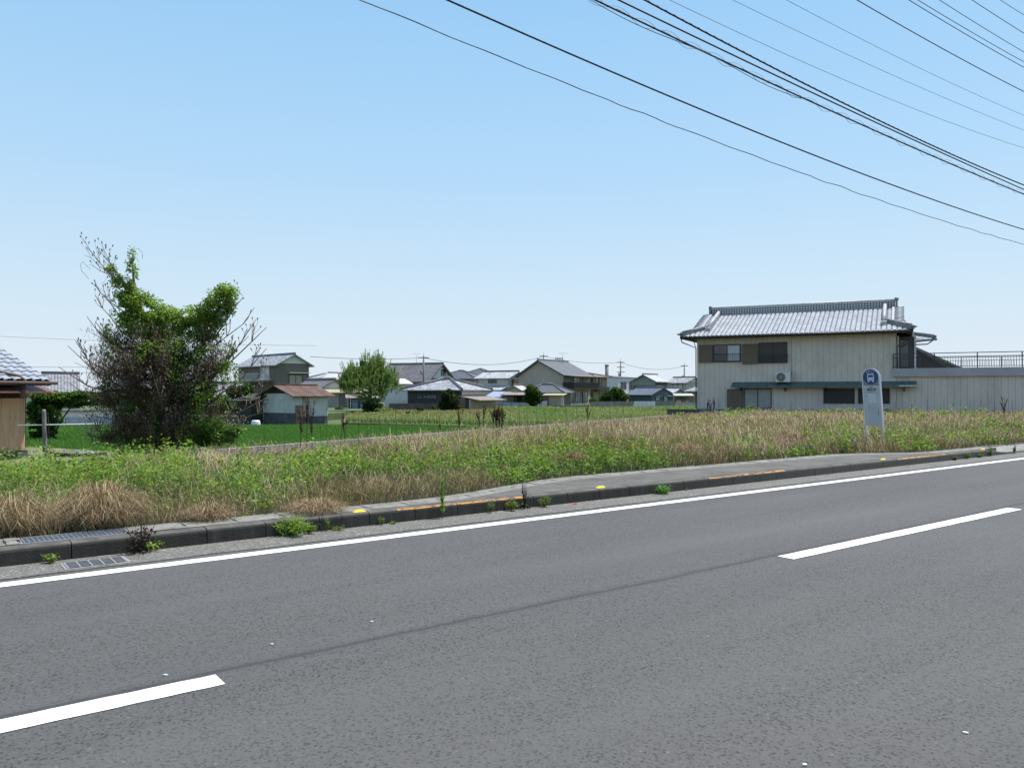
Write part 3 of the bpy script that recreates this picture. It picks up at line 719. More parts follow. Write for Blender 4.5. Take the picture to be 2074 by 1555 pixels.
for x0, x1 in ((UL, UL + rw), (UR, UR - rw)):
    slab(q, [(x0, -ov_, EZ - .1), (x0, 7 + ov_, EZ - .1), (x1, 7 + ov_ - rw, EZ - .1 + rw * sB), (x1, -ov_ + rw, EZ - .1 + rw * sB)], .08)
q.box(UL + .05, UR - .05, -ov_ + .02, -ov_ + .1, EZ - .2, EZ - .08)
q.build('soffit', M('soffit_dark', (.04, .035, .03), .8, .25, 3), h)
for x in (.45, 10.55): q = MB(); q.prism([(.4, EZ + .2), (6.6, EZ + .2), (3.5, RZ - .15)], x - .05, x + .05, 'x'); q.build('gable_wall', M('dark_gable', (.06, .06, .065), .7), h)  # near-black gable colour carries the shade under the verges
# ridge: stacked courses with a round cap and ornamental lattice
m, n, l, b = nodes('lattice_ridge'); tc = vec_(n, l, (1, 1, 1)); sx = n.new('ShaderNodeSeparateXYZ'); l.new(tc, sx.inputs[0])
a_ = math_(n, l, 'ABSOLUTE', math_(n, l, 'SINE', math_(n, l, 'MULTIPLY', sx.outputs[0], PI / .16))); b__ = math_(n, l, 'ABSOLUTE', math_(n, l, 'SINE', math_(n, l, 'MULTIPLY', sx.outputs[2], PI / .13)))
pt = math_(n, l, 'MULTIPLY', a_, b__); c = ramp_(n, l, pt, [(.2, (.07, .075, .085)), (.45, (.28, .29, .30)), (.8, (.42, .43, .44))])
l.new(c, b.inputs['Base Color']); b.inputs['Roughness'].default_value = .5; LAT = m
q = MB(); q.box(.12, 10.95, 3.38, 3.62, RZ - .02, RZ + .06); q.box(.15, 10.92, 3.41, 3.59, RZ + .061, RZ + .40)
q.build('ridge_lattice', LAT, roof)
q = MB(); q.box(.1, 10.97, 3.35, 3.65, RZ - .05, RZ + .02); q.tube([(.05, 3.5, RZ + .45), (11.02, 3.5, RZ + .45)], .085, 10); q.box(.06, 11.0, 3.39, 3.61, RZ + .401, RZ + .43)
q.build('ridge_cap', CAPL, roof)
for x in (.06, 11.0):                        # end tiles
    q = MB(); q.box(x - .06, x + .06, 3.3, 3.7, RZ - .05, RZ + .42); q.lathe((x, 3.5, RZ + .5), [(.0, .13), (.09, .1), (.13, .0), (.09, -.1), (0, -.13)], 10); q.box(x - .05, x + .05, 3.24, 3.76, RZ - .15, RZ + .06)
    q.build('ridge_end_tile', CAPD, roof)
def desc(a, b, w=.2, hgt=.2, mat=CAPL, name='hip_ridge', ball=True):
    a = Vector(a); b = Vector(b); q = MB(); up = Vector((0, 0, hgt * .5)); q.bar(a + up, b + up, w * .8, hgt)
    q.tube([a + up * 2.1, b + up * 2.1], w * .42, 8); dr = (b - a).normalized()
    k = int((b - a).length / .14)
    for i in range(k):                       # stepped courses
        p = a + (b - a) * ((i + .5) / k); q.bar(p + up * 1.2 - dr * .03, p + up * 1.2 + dr * .03, w * .92, hgt * .75)
    if ball:
        q.bar(b + up * .9 - dr * .02, b + up * .9 + dr * .08, w * 1.35, hgt * 1.25)
        q.lathe(b + up * 1.6 + dr * .08, [(0, .1), (.08, .07), (.11, 0), (.08, -.07), (0, -.1)], 8)
    q.build(name, mat, roof)
for (x, xe, cx_) in ((.62, .62, UL), (10.38, 10.38, UR)):
    s_ = 1 if cx_ < 0 else -1
    for y0, y1, yc in ((3.4, .25, -ov_), (3.6, 6.75, 7 + ov_)):
        zr = lambda y: EZ - .05 + (min(y, 7 - y) + ov_) * sB
        desc((x, y0, zr(y0) + .02), (xe, y1, zr(y1) + .02), .24, .2)
        t = 1.32; iy = 1 if yc < 0 else -1
        desc((cx_ + s_ * t, yc + iy * t, EZ - .05 + t * sB), (cx_ + s_ * .1, yc + iy * .1, EZ + .03), .22, .17, CAPD)
        # upturned corner tile
        q = MB(); q.bar((cx_ + s_ * .25, yc + iy * .25, EZ), (cx_ - s_ * .12, yc - iy * .12, EZ + .12), .16, .07); q.build('corner_tile', CAPD, roof)
for x, d in ((.02, -1), (10.98, 1)):         # verge barrel tiles down each gable edge
    q = MB()
    for y0, y1 in ((3.5, .35), (3.5, 6.65)):
        k = 13
        for i in range(k):
            y = y0 + (y1 - y0) * (i + .5) / k; z = EZ - .05 + (min(y, 7 - y) + ov_) * sB + .06
            q.tube([(x - d * .12, y, z + .03), (x + d * .42, y, z - .02)], .062, 6)
        q.bar((x - d * .14, y0, EZ - .05 + (3.5 + ov_) * sB + .09), (x - d * .14, y1, EZ - .05 + (.35 + ov_) * sB + .09), .13, .1)
    q.build('verge_tiles', CAPL, roof)
# gutters and pipes
q = MB(); q.tube([(UL, -ov_ - .06, EZ - .1), (UR, -ov_ - .06, EZ - .1)], .05, 8)
q.tube([(UL + .05, -ov_ - .06, EZ - .12), (UL + .12, -ov_ - .04, EZ - .38), (-.05, -.07, EZ - .7), (-.05, -.07, .2)], .035, 8)
q.tube([(UL + .7, -ov_ + .3, EZ - .14), (-.05, -.07, EZ - .72)], .025, 6)
q.tube([(UR - .05, -ov_ - .06, EZ - .12), (UR - .1, -.3, EZ - .5), (11.05, -.07, EZ - .9), (11.05, -.07, 2.45)], .035, 8)
q.build('gutter_pipe', DKM, h)
q = MB(); a, z = F.hit(1603, 680); _, zb = F.hit(1603, 766); q.tube([(a - .7, -.03, z), (a, -.03, z), (a, -.03, zb)], .018, 6)
q.build('conduit', M('cable_cream', (.42, .39, .34), .6), h)
def shutter_box(x0, y0, x1, y1):
    a0, zt = F.hit(x0, y0); a1, zb = F.hit(x1, y1); q = MB(); q.box(a0, a1, -.14, -.003, zb, zt); g = q.build('shutter_box', SHUT, h)
def rail(x0, x1, yt, yb, name='window_rail', k=14, out=.2):
    a0, zt = F.hit(x0, yt); a1, zb = F.hit(x1, yb); q = MB()
    q.box(a0, a1, -out - .02, -out + .01, zt - .03, zt); q.box(a0, a1, -out - .015, -out + .005, zb, zb + .025)
    for i in range(k + 1):
        a = a0 + (a1 - a0 - .015) * i / k; q.box(a, a + .015, -out - .01, -out + .004, zb + .025, zt - .03)
    for a in (a0, a1 - .02): q.box(a, a + .02, -out, -.01, zt - .03, zt - .005)
    q.build(name, DKM, h)
shutter_box(1416, 699, 1444, 734)
wd = window(F, h, 'front', 1445, 698, 1501, 733, FRAME_D, GL, 1)
a0, zt = F.hit(1474, 700); a1, zb = F.hit(1498, 731); q = MB(); q.box(a0, a1, -.045, -.033, zb, zt); q.build('curtain', M('white_curtain', (.5, .52, .56), .6, .3, 4, stretch=(12, 1, .5)), wd)
rail(1445, 1502, 717, 731)
shutter_box(1504, 697, 1536, 737)
SCR = M('dark_screen', (.055, .05, .048), .6, .12, 4)
window(F, h, 'front', 1537, 694, 1595, 735, FRAME_D, SCR, 1); rail(1537, 1597, 719, 733, k=24)
shutter_box(1473, 788, 1505, 826)
window(F, h, 'front', 1507, 787, 1563, 827, FRAME_D, M('frosted_glass', (.27, .29, .29), .35, .15, 3), 1)
BLK = M('lattice_screen', (.028, .028, .032), .7, .2, 6)
window(F, h, 'front', 1668, 787, 1731, 817, BLK, BLK, 0, w=.03); window(F, h, 'front', 1738, 787, 1802, 817, BLK, BLK, 0, w=.03)
# copper awning
a0, zt = F.hit(1484, 773); a1, _ = F.hit(1822, 773); _, zb = F.hit(1650, 785)
COP = M('green_copper', (.085, .13, .125), .55, .35, 2.5, dirt=(.05, .06, .06), stretch=(3, 1, 1))
q = MB(); zt = 1.80; zb = 1.53; a1 = 12.0
q.prism([(-.003, zt), (-.55, zb), (-.55, zb - .06), (-.003, zt - .1)], a0, a1, 'x'); aw = q.build('awning', COP, h)
q = MB()
for i in range(38): x = a0 + (a1 - a0) * (i + .5) / 38; q.bar((x, -.56, zb + .01), (x, -.02, zt + .012), .02, .015)
q.build('seam', COP, aw)
for x in (a0 + .5, a0 + 3, a0 + 5.2, a0 + 7.3, a0 + 9.2): q = MB(); q.prism([(-.003, zt - .12), (-.5, zb - .07), (-.5, zb - .12), (-.003, zb - .3)], x, x + .07, 'x'); q.build('bracket', DKM, aw)
# balcony on the wing
BZ0, BZ1 = 2.05, 2.5
q = MB(); q.box(10.8, 27, -.14, 6.4, BZ0, BZ1); q.build('balcony', M('balcony_grey', (.36, .345, .37), .6, .08, 1.0, dirt=(.24, .23, .25), dirt_amt=.4), h)
RT = BZ1 + .8
def railing(x0, x1, y0, y1, posts, name='railing'):
    q = MB(); a = Vector((x0, y0, 0)); b = Vector((x1, y1, 0)); L = (b - a).length; k = int(L / .125)
    up = lambda p, z: (p.x, p.y, z)
    q.bar(up(a, RT), up(b, RT), .05, .04); q.bar(up(a, RT - .19), up(b, RT - .19), .03, .03); q.bar(up(a, BZ1 + .08), up(b, BZ1 + .08), .03, .03)
    for i in range(k + 1): p = a + (b - a) * i / k; q.bar(up(p, BZ1 + .08), up(p, RT - .19), .018, .018)
    for i in range(posts + 1): p = a + (b - a) * i / posts; q.bar(up(p, BZ1), up(p, RT), .05, .05)
    q.build(name, DKM, h)
railing(10.85, 26.9, -.08, -.08, 8); railing(26.9, 26.9, -.06, 6.3, 4); railing(12.4, 26.88, 6.3, 6.3, 7)
# corner room under the right eave
q = MB(); q.box(11.003, 11.9, 1.2, 6.8, BZ1, EZ - .3); g = q.build('corner_room', M('room_shadow', (.05, .055, .06), .5), h)  # dark colour carries the eave's shade and the dark glass doors
for xa, xb, ya, yb in ((11.06, 11.14, .25, .33), (11.9, 12.0, 1.1, 1.2)): q = MB(); q.box(xa, xb, ya, yb, BZ1, EZ - .3); q.build('white_post', M('post_white', (.5, .52, .5), .6), h)
q = MB(); q.box(11.2, 11.6, 1.12, 1.195, BZ1 + .1, EZ - .5); q.build('glass_door', GL, h)
fr2 = Frame(1412, 48.5, -26.5, .30, W=11, D=7)
q = MB(); slab(q, [(11.0, 4.0, EZ - .45), (13.1, 4.0, EZ - .25), (13.1, 7.9, EZ - .05), (11.0, 7.9, EZ + .25)], .12, [(0, 0), (2, 0), (2, 3), (0, 3)])
rr = q.build('rear_roof', T_GREY, h); desc((11.4, 5.2, EZ + .1), (13.0, 6.2, EZ - .12), .2, .16, CAPD)
q = MB(); q.tube([(13.1, 4.0, EZ - .32), (13.05, 5.6, EZ - .2), (12.6, 3.4, EZ - .62), (11.9, 1.3, EZ - .75)], .04, 6); q.build('gutter_pipe', DKM, h)
# sloping dark roof of the building behind the wing
F2 = Frame(1838, 56, -26.5, .30, W=11, D=5)
g = F2.root('house', 'dark lean-to roof building behind the balcony of the cream house', 'building')
a0, z0 = F2.hit(1838, 694); a1, z1 = F2.hit(1955, 748)
walls(F2, g, z1 - .3, M('weathered_boards', (.07, .065, .06), .8, .3, 2, stretch=(5, 5, 1)))
q = MB(); q.prism([(0, z1 - .3), (a1 - .4, z1 - .3), (0, z0 - .12)], .002, .2, 'y'); q.build('gable_wall', M('weathered_boards', (.07,) * 3), g)
q = MB(); slab(q, [(a1 + .2, -.4, z1 - .1), (a1 + .2, 5.4, z1 - .1), (-.2, 5.4, z0 + .08), (-.2, -.4, z0 + .08)], .16, [(0, 0), (5, 0), (5, 5), (0, 5)])
q.build('roof', T_GREY, g)

# air conditioner standing on the awning
ACP = M('ac_white', (.62, .62, .60), .4, .06, 3)
a0, zt = F.hit(1571, 754, off=-.35); a1, zb = F.hit(1597, 774, off=-.35)
p = F.o + F.e * a0 + F.f * -.42
g = empty('air_conditioner', (p.x, p.y, F.o.z + 1.73), F.r, 'white air conditioner unit standing on the green copper awning', 'air conditioner')
q = MB(); q.box(0, .82, -.02, .28, .06, .62); q.build('casing', ACP, g)
for x in (.08, .66): q = MB(); q.box(x, x + .08, -.05, .3, -.06, .058); q.build('foot', DKM, g)
q = MB(); Mx = Matrix.Rotation(PI / 2, 3, 'X'); q.lathe((.3, -.025, .34), [(0, .0), (.22, 0), (.235, .02), (.235, -.01), (.25, -.01), (.25, .02)], 28, Mx); fg = q.build('fan_grille', M('fan_dark', (.06, .065, .07), .6), g)
q = MB()
for i in range(12):
    a = 2 * PI * i / 12; q.bar((.3, -.05, .34), (.3 + .23 * math.cos(a), -.05, .34 + .23 * math.sin(a)), .006, .006)
for r_ in (.07, .14, .21):
    q.tube([(.3 + r_ * math.cos(2 * PI * i / 20), -.052, .34 + r_ * math.sin(2 * PI * i / 20)) for i in range(21)], .004, 4, False)
q.build('guard_wire', ACP, fg)
q = MB(); q.tube([(.82, .1, .3), (.9, .1, .32), (.95, .3, .5), (.97, .38, .7)], .02, 6); q.build('pipe', ACP, g)

# ---------------------------------------------------------------- wooden building, far left
F = Frame(53, 20.6, 72, -.26, W=8.0, D=6.0, right=True)
h = F.root('house', 'low timber building with tan board panels cut off by the left edge', 'house')
ez = 2.02; TAN = M('tan_board', (.50, .33, .19), .75, .14, 1.6, stretch=(5, 5, .7), dirt=(.3, .16, .08), lines=('x', .62, .012, .6)); BLKW = M('charred_wood', (.03, .026, .022), .8, .25, 3, stretch=(4, 4, 1))
zt = F.z(806, 0, 8); zb = F.z(906, 0, 8)
walls(F, h, ez + .1, BLKW)
q = MB(); q.box(.05, 7.94, -.04, -.003, zb, zt); q.build('board_panel', TAN, h)
q = MB(); q.box(.02, 7.98, -.06, -.041, zb - .06, zb); q.build('trim', M('tan_trim', (.36, .25, .14), .7, .2, 3), h)
q = MB(); q.box(0, 8.02, -.05, -.003, 0, zb - .07); q.build('base_boards', M('grey_base', (.07, .08, .09), .8, .2, 2), h)
z7 = F.z(793, -.7, 8.4); q = MB(); q.prism([(-.003, z7 + .22), (-.62, z7), (-.62, z7 - .04), (-.003, z7 + .05)], -.3, 8.3, 'x'); q.build('copper_eave', M('copper_brown', (.16, .08, .055), .45, .25, 3), h)
q = MB(); q.box(-.2, 8.3, -.65, -.625, z7 - .035, z7 + .005); q.build('copper_edge', M('copper_bright', (.55, .22, .14), .4, .2, 3), h)
oz = F.z(771, -.7, 8.1); ry = -.7; sp_ = .5; k2 = math.sqrt(1 + sp_ ** 2); run5 = 3 - ry
q = MB(); pan(q, (0, ry, oz), (1, 0, 0), (0, 1 / k2, sp_ / k2), (0, -sp_ / k2, 1 / k2), -.4, 8.15, lambda u: 0, lambda u: run5 * k2)
pan(q, (0, 6 - ry, oz), (1, 0, 0), (0, -1 / k2, sp_ / k2), (0, sp_ / k2, 1 / k2), -.4, 8.15, lambda u: 0, lambda u: run5 * k2)
rf = q.build('roof', PAN2, h, fix=False)
q = MB(); zr_ = oz + run5 * sp_
slab(q, [(-.4, ry, oz - .04), (8.15, ry, oz - .04), (8.15, 3, zr_ - .04), (-.4, 3, zr_ - .04)], .1)
slab(q, [(-.4, 6 - ry, oz - .04), (8.15, 6 - ry, oz - .04), (8.15, 3, zr_ - .041), (-.4, 3, zr_ - .041)], .1); q.build('soffit', BLKW, h)
q = MB(); q.prism([(0, ez), (6, ez), (3, zr_ - .2)], 7.9, 7.995, 'x'); q.build('gable_wall', BLKW, h)
q = MB(); ridge_caps(q, (-.4, 3, zr_), (8.15, 3, zr_), .25, .25); q.build('ridge_cap', CAPD, rf)
q = MB(); q.tube([(-.4, ry - .06, oz - .06), (8.25, ry - .06, oz - .06)], .045, 8); q.tube([(4.5, ry + 1.5, oz + .85), (7.3, ry + .12, oz + .12), (7.4, ry - .06, oz - .06), (7.4, ry + .1, oz - .25), (7.4, -.72, z7 + .02)], .035, 8)
q.lathe((7.4, ry + .06, oz - .3), [(0, .12), (.1, .1), (.12, -.05), (.05, -.16), (0, -.16)], 10)
q.build('gutter_pipe', M('pipe_brown', (.10, .06, .05), .5), rf)

# post and thin clothes pole beside it
PW = M('grey_post_wood', (.16, .15, .145), .85, .35, 6, dirt=(.35, .34, .33), stretch=(1, 1, .4))
g0 = gnd(91, 937, -.1); g = empty('wooden_post', g0, 0, 'weathered grey post beside the timber building holding a thin white pole', 'post')
ht = at(88, 829, g0.y).z - g0.z
q = MB(); q.tube([(.02, 0, -.5), (.012, 0, 0), (-.01, 0, ht * .5), (-.035, .01, ht - .06), (-.035, .01, ht)], [.055, .052, .045, .042, .035], 10); q.build('shaft', PW, g)
p1 = at(36, 861, g0.y - .08); p2 = at(205, 858, g0.y + .2)
g = empty('clothes_pole', (p1.x, p1.y, p1.z), 0, 'long thin white pole lashed level across the grey post', 'pole')
q = MB(); q.tube([(0, 0, 0), tuple((p2 - p1) * .5 + Vector((0, 0, -.003))), tuple(p2 - p1)], .012, 8); q.build('rod', M('pole_white', (.7, .72, .74), .35), g)
g0 = gnd(245, 925, -.1); g = empty('wooden_post', g0, 0, 'second weathered post, half hidden by the dead pine tree', 'post'); ht = at(240, 850, g0.y).z - g0.z
q = MB(); q.tube([(.0, 0, -.4), (-.01, 0, ht * .5), (-.02, 0, ht)], [.05, .045, .04], 10); q.build('shaft', PW, g)
# board heap on the yard edge
g0 = gnd(165, 925, -.12); g = empty('board_pile', g0, .1, 'low heap of dark boards under a grey sheet behind the wall', 'heap')
q = MB()
for i in range(7):
    a = random.uniform(-.15, .15); q.bar((-.55 + random.uniform(-.1, .1), -.2 + .07 * i, .03 + .03 * (i % 3)), (.5, -.2 + .07 * i + a, .05 + .03 * (i % 2)), .1, .03)
q.build('board', M('dark_board', (.05, .04, .035), .85, .3, 4), g)
q = MB(); q.grid(10, 6, lambda u, v: (-.35 + .7 * u, -.2 + .42 * v, .1 + .09 * math.sin(u * PI) * math.sin(v * PI) + .015 * math.sin(u * 17 + v * 9)), True); q.build('sheet', M('grey_sheet', (.17, .17, .185), .6, .3, 6), g)
# ================================================================ NEIGHBOURHOOD
CREAM = M('cream_wall', (.52, .50, .45), .8, .08, .8); WHITE = M('white_wall', (.64, .64, .63), .8, .08, .8, dirt=(.4, .4, .38), dirt_amt=.4)
BEIGE = M('beige_wall', (.36, .315, .26), .85, .06, .8); BRNG = M('taupe_wall', (.14, .125, .10), .85, .12, 1.0, stretch=(4, 4, 1)); DKW = M('dark_siding', (.035, .037, .04), .75, .2, 2, stretch=(5, 5, 1), lines=('x', .3, .02, .5))
GREYW = M('light_grey_wall', (.34, .36, .39), .8, .06, .8); NAVY = M('slate_blue_wall', (.07, .095, .125), .75, .12, 1.5); GRNW = M('grey_green_wall', (.25, .275, .25), .85, .1, 1)
WOODB = M('brown_wood', (.17, .10, .06), .75, .3, 3, stretch=(4, 4, 1)); CREAMB = M('cream_boards', (.40, .34, .27), .8, .12, 2, stretch=(1, 1, 3), lines=('z', .3, .02, .5))
PLATE = M('brown_sheet_roof', (.22, .18, .15), .6, .2, 2, lines=('x', .45, .03, .4)); WPL = M('white_sheet', (.62, .6, .57), .5, .1, 2)

def lean_roof(fr, root, name, mat, side, a0, a1, z_in, z_out, out, th=.06, d0=0):
    q = MB()
    if side == 'front': slab(q, [(a0, -out, z_out), (a1, -out, z_out), (a1, -d0, z_in), (a0, -d0, z_in)], th, [(0, 0), (a1 - a0, 0), (a1 - a0, out), (0, out)])
    else: slab(q, [(fr.W + out, a0, z_out), (fr.W + out, a1, z_out), (fr.W + d0, a1, z_in), (fr.W + d0, a0, z_in)], th, [(0, 0), (a1 - a0, 0), (a1 - a0, out), (0, out)])
    return q.build(name, mat, root)
# --- grey-brown two-storey house, left of centre
F = Frame(561, 100, 44, -.1, W=4.5, D=11.0); h = F.root('house', 'taupe two-storey house with white gable right of the dead pine')
ez = F.z(735, 0, 0); rz = F.z(717, 0); walls(F, h, ez, BRNG)
gable(F, h, ez, rz, 'y', T_SILVER, CAPD, .55, .5, .14, WHITE)
window(F, h, 'front', 585, 759, 612, 779, FRAME_D, M('shut_screen', (.3, .27, .22), .7, .1, 3), 1); window(F, h, 'front', 612, 758, 622, 779, FRAME_D, GL, 0)
block(F, h, 'window_hood', WPL, 'front', 583, 754, 626, 756, .003, .5)
q = MB(); z = F.z(771, 0, 0); q.box(-1.6, -.003, 1, 9, z - .15, z); q.build('balcony_floor', BRNG, h)
q = MB()
for zz in (z + .1, z + .95): q.bar((-1.55, 1, zz), (-1.55, 9, zz), .05, .05)
for i in range(33): q.bar((-1.55, 1 + i * .25, z), (-1.55, 1 + i * .25, z + .95), .02)
q.build('balcony_rail', M('rail_white', (.55, .58, .6), .4), h)
for y in (1.1, 5, 8.9): q = MB(); q.box(-1.6, -1.5, y, y + .1, 0, z - .16); q.build('balcony_post', DKM, h)
pass; window_m(F, h, 'left', 2, 4.5, z + .1, z + 1.8, FRAME_W, GLB, 1)
# --- white shed with rusty roof
F = Frame(593, 46, 58, -.5, W=2.8, D=2.5); h = F.root('shed', 'small white shed with rust red iron roof beside the rice field', 'shed')
ez = F.z(797, 0, 0); rz = F.z(780, 1.2, 0)
m, n, l, b = nodes('shed_plaster'); ov = vec_(n, l); sx = n.new('ShaderNodeSeparateXYZ'); l.new(ov, sx.inputs[0])
c = ramp_(n, l, noise_(n, l, ov, 1.6, 6, .65), [(.35, (.40, .41, .40)), (.6, (.54, .55, .53)), (.8, (.36, .35, .33))])
rust = ramp_(n, l, noise_(n, l, vec_(n, l, (9, 9, .8)), 1.2, 6, .8), [(.42, 0), (.56, .9)])
rx = math_(n, l, 'MULTIPLY', math_(n, l, 'GREATER_THAN', sx.outputs[0], .74), math_(n, l, 'LESS_THAN', sx.outputs[0], math_(n, l, 'ADD', 1.2, math_(n, l, 'MULTIPLY', noise_(n, l, ov, 7, 4, .7), .25))))
c = mix_(n, l, math_(n, l, 'MULTIPLY', rx, rust), c, (.19, .09, .045))
low = math_(n, l, 'LESS_THAN', sx.outputs[2], math_(n, l, 'ADD', .78, math_(n, l, 'MULTIPLY', math_(n, l, 'GREATER_THAN', sx.outputs[0], .3), -.22)))
c = mix_(n, l, low, c, ramp_(n, l, noise_(n, l, ov, 3, 5, .6), [(.3, (.05, .055, .065)), (.8, (.11, .115, .125))]))
l.new(c, b.inputs['Base Color']); b.inputs['Roughness'].default_value = .85; SHW = m
walls(F, h, ez, SHW)
m, n, l, b = nodes('rusty_iron'); ov = vec_(n, l); sx = n.new('ShaderNodeSeparateXYZ'); l.new(ov, sx.inputs[0])
c = ramp_(n, l, noise_(n, l, ov, 3, 6, .7), [(.35, (.07, .035, .025)), (.6, (.13, .072, .052)), (.75, (.25, .18, .16))])
st = math_(n, l, 'FRACT', math_(n, l, 'DIVIDE', math_(n, l, 'ADD', sx.outputs[0], 5), 1.05)); c = mix_(n, l, math_(n, l, 'MULTIPLY', math_(n, l, 'LESS_THAN', st, .28), .6), c, (.07, .022, .02))
l.new(c, b.inputs['Base Color']); b.inputs['Roughness'].default_value = .75
bump_(n, l, math_(n, l, 'SINE', math_(n, l, 'MULTIPLY', sx.outputs[0], 70)), .7, .02, b); RUST = m
gable(F, h, ez, rz, 'x', RUST, RUST, .38, .35, .05, M('shed_gable_dark', (.03, .028, .025), .9), skew=.5, capw=.08)  # gable triangles take one near-black colour
block(F, h, 'door', M('rusty_door', (.15, .075, .045), .85, .5, 3, dirt=(.42, .40, .38), stretch=(5, 5, 1), dirt_amt=.9), 'front', 598, 821, 613, 868, .003, .04)
q = MB(); slab(q, [(-2.4, -.3, ez - .75), (-2.4, 2.9, ez - .75), (-.1, 2.9, ez + .35), (-.1, -.3, ez + .35)], .06)
# lean-to at the left rear
q = MB(); q.box(-.9, -.003, 2.52, 3.8, 0, ez - .25); q.build('lean_to', BLKW, h)
q = MB(); slab(q, [(-1.2, 2.2, ez - .4), (.5, 2.2, ez + .0), (.5, 4.0, ez + .0), (-1.2, 4.0, ez - .4)], .06); q.build('lean_to_roof', BLKW, h)
# --- plastic barrel by the field edge
g0 = gnd(518, 866, -.5); g = empty('barrel', g0, 0, 'white ribbed plastic barrel standing upside down at the field edge', 'barrel')
q = MB(); prof = [(.0, .0), (.24, .0), (.262, .02), (.262, .06), (.25, .07), (.262, .09), (.262, .17), (.25, .18), (.258, .2), (.25, .27), (.236, .28), (.24, .3), (.225, .37), (.2, .4), (.19, .42), (.0, .42)]
q.lathe((0, 0, 0), prof, 24); q.build('body', M('white_plastic', (.72, .72, .73), .4, .05, 5), g)
q = MB()
for z, r_ in ((.075, .264), (.185, .264), (.285, .25)): q.tube([(r_ * math.cos(2 * PI * i / 24), r_ * math.sin(2 * PI * i / 24), z) for i in range(25)], .008, 5, False)
q.build('hoop', M('white_plastic_rib', (.55, .55, .57), .5), g)
# --- small houses behind the shed
F = Frame(652, 84, 46, -.3, W=2.9, D=5.0); h = F.root('house', 'little white gabled outbuilding between the rusty shed and the round pine', 'outbuilding')
ez = F.z(782, 0, 0); rz = F.z(769, 0); walls(F, h, ez, WHITE); gable(F, h, ez, rz, 'y', T_BROWNGREY, CAPD, .45, .4, .12, WHITE)
q = MB(); z = F.z(792, 0); q.box(-.2, 4.6, -2.0, -.1, 0, z - .05); q.build('annex_wall', M('pinkish_wall', (.33, .28, .27), .85, .1, 1), h)
lean_roof(F, h, 'annex_roof', M('yellow_sheet', (.34, .30, .17), .7, .2, 2), 'front', -.5, 5.0, z + .25, z - .15, 2.4)
q = MB(); q.box(.8, 1.7, -2.06, -2.003, .2, 1.6); f_ = q.build('door', M('grey_door', (.12, .12, .13), .6), h)
F = Frame(650, 105, 40, -.3, W=7.5, D=4.0); h = F.root('house', 'low hipped house showing only its pale grey roof behind the white outbuilding')
ez = F.z(768, 0, 0); rz = F.z(756, 2); walls(F, h, ez, M('yellowish_wall', (.38, .35, .25), .8)); hip(F, h, ez, rz, tile_mat('pale_sheet_roof', (.42, .42, .42), .4, 9, .6, .1, .02), CAPL, .6)
F = Frame(706, 78, 12, -.3, W=2.6, D=2.2); h = F.root('shed', 'small shed with blue grey doors beneath the round pine', 'shed')
z = F.z(806); walls(F, h, z, M('shed_dark', (.08, .075, .07), .85)); lean_roof(F, h, 'roof', PLATE, 'front', -.3, 2.9, z + .35, z + .02, .5, d0=-2.4)
for a in (.35, 1.15, 1.75):
    q = MB(); q.box(a, a + .55, -.04, -.003, .1, z - .15); q.build('door', M('blue_grey_door', (.20, .25, .33), .5, .12, 3), h)
q = MB(); q.tube([(.2, -.4, 0), (.2, -.4, z + .0)], .04, 6); q.build('post', WPL, h)
# --- big grey-roofed house behind the pine
F = Frame(866, 130, -29, -.3, W=9.0, D=7.6, right=True); h = F.root('house', 'large two-storey house with long grey roof and white gable, right of the round pine')
ez = F.z(767, 0, 9); rz = F.z(736, 3.8, 9); walls(F, h, ez, BEIGE); gable(F, h, ez, rz, 'x', T_BROWNGREY, CAPD, .7, .6, .2, WHITE)
window(F, h, 'right', 893, 748, 902, 761, FRAME_D, GL, 1); window(F, h, 'front', 842, 770, 858, 778, FRAME_D, GL, 1)
q = MB(); q.box(9.003, 9.1, 0, 7.6, ez - .1, ez + .1); q.build('belt_beam', DKM, h)
q = MB(); slab(q, [(-3.5, -.6, ez - .4), (2.4, -.6, ez - .4), (1.2, 4.2, rz + .05), (-2.2, 4.2, rz + .05)], .2, [(0, 0), (6, 0), (5, 5), (1, 5)]); f_ = q.build('side_roof', T_BROWNGREY, h)
q = MB(); ridge_caps(q, (2.4, -.6, ez - .4), (1.2, 4.2, rz + .05)); ridge_caps(q, (-2.2, 4.2, rz + .05), (1.2, 4.2, rz + .05)); q.build('ridge_cap', M('reddish_cap', (.16, .10, .08), .6), f_)
q = MB(); q.prism([(-3.3, 0), (2.2, 0), (2.2, ez - .45), (-3.3, ez - .45)], -.3, 4, 'y'); q.build('side_wall', BEIGE, h)
def aerial(root, x, y, z):
    q = MB(); q.tube([(x, y, z), (x, y, z + 2.0)], .03, 5); q.bar((x - .7, y, z + 1.9), (x + .7, y + .2, z + 1.9), .04)
    for i in range(6): a = -.6 + .24 * i; q.bar((x + a, y - .35 + a * .14, z + 1.9), (x + a, y + .35 + a * .14, z + 1.9), .025)
    q.build('aerial', GALV, root)
aerial(h, 4.0, 3.8, rz - .1)
# --- white annex left of the dark house
F = Frame(779, 86, 8, -.3, W=3.0, D=2.5); h = F.root('house', 'narrow white annex with pinkish white roof partly behind the round pine', 'annex')
z = F.z(777); walls(F, h, z, WHITE); q = MB(); slab(q, [(-.3, -.4, z), (3.1, -.4, z), (2.2, 2.7, z + .6), (-.3, 2.7, z + .6)], .1); q.build('roof', M('pinkish_sheet', (.62, .56, .53), .5), h)
q = MB(); q.box(2.4, 3.1, -.06, -.003, .6, z - .5); q.build('glazed_door', GLB, h); block(F, h, 'storage_box', WPL, 'front', 812, 811, 836, 817, .003, .6)
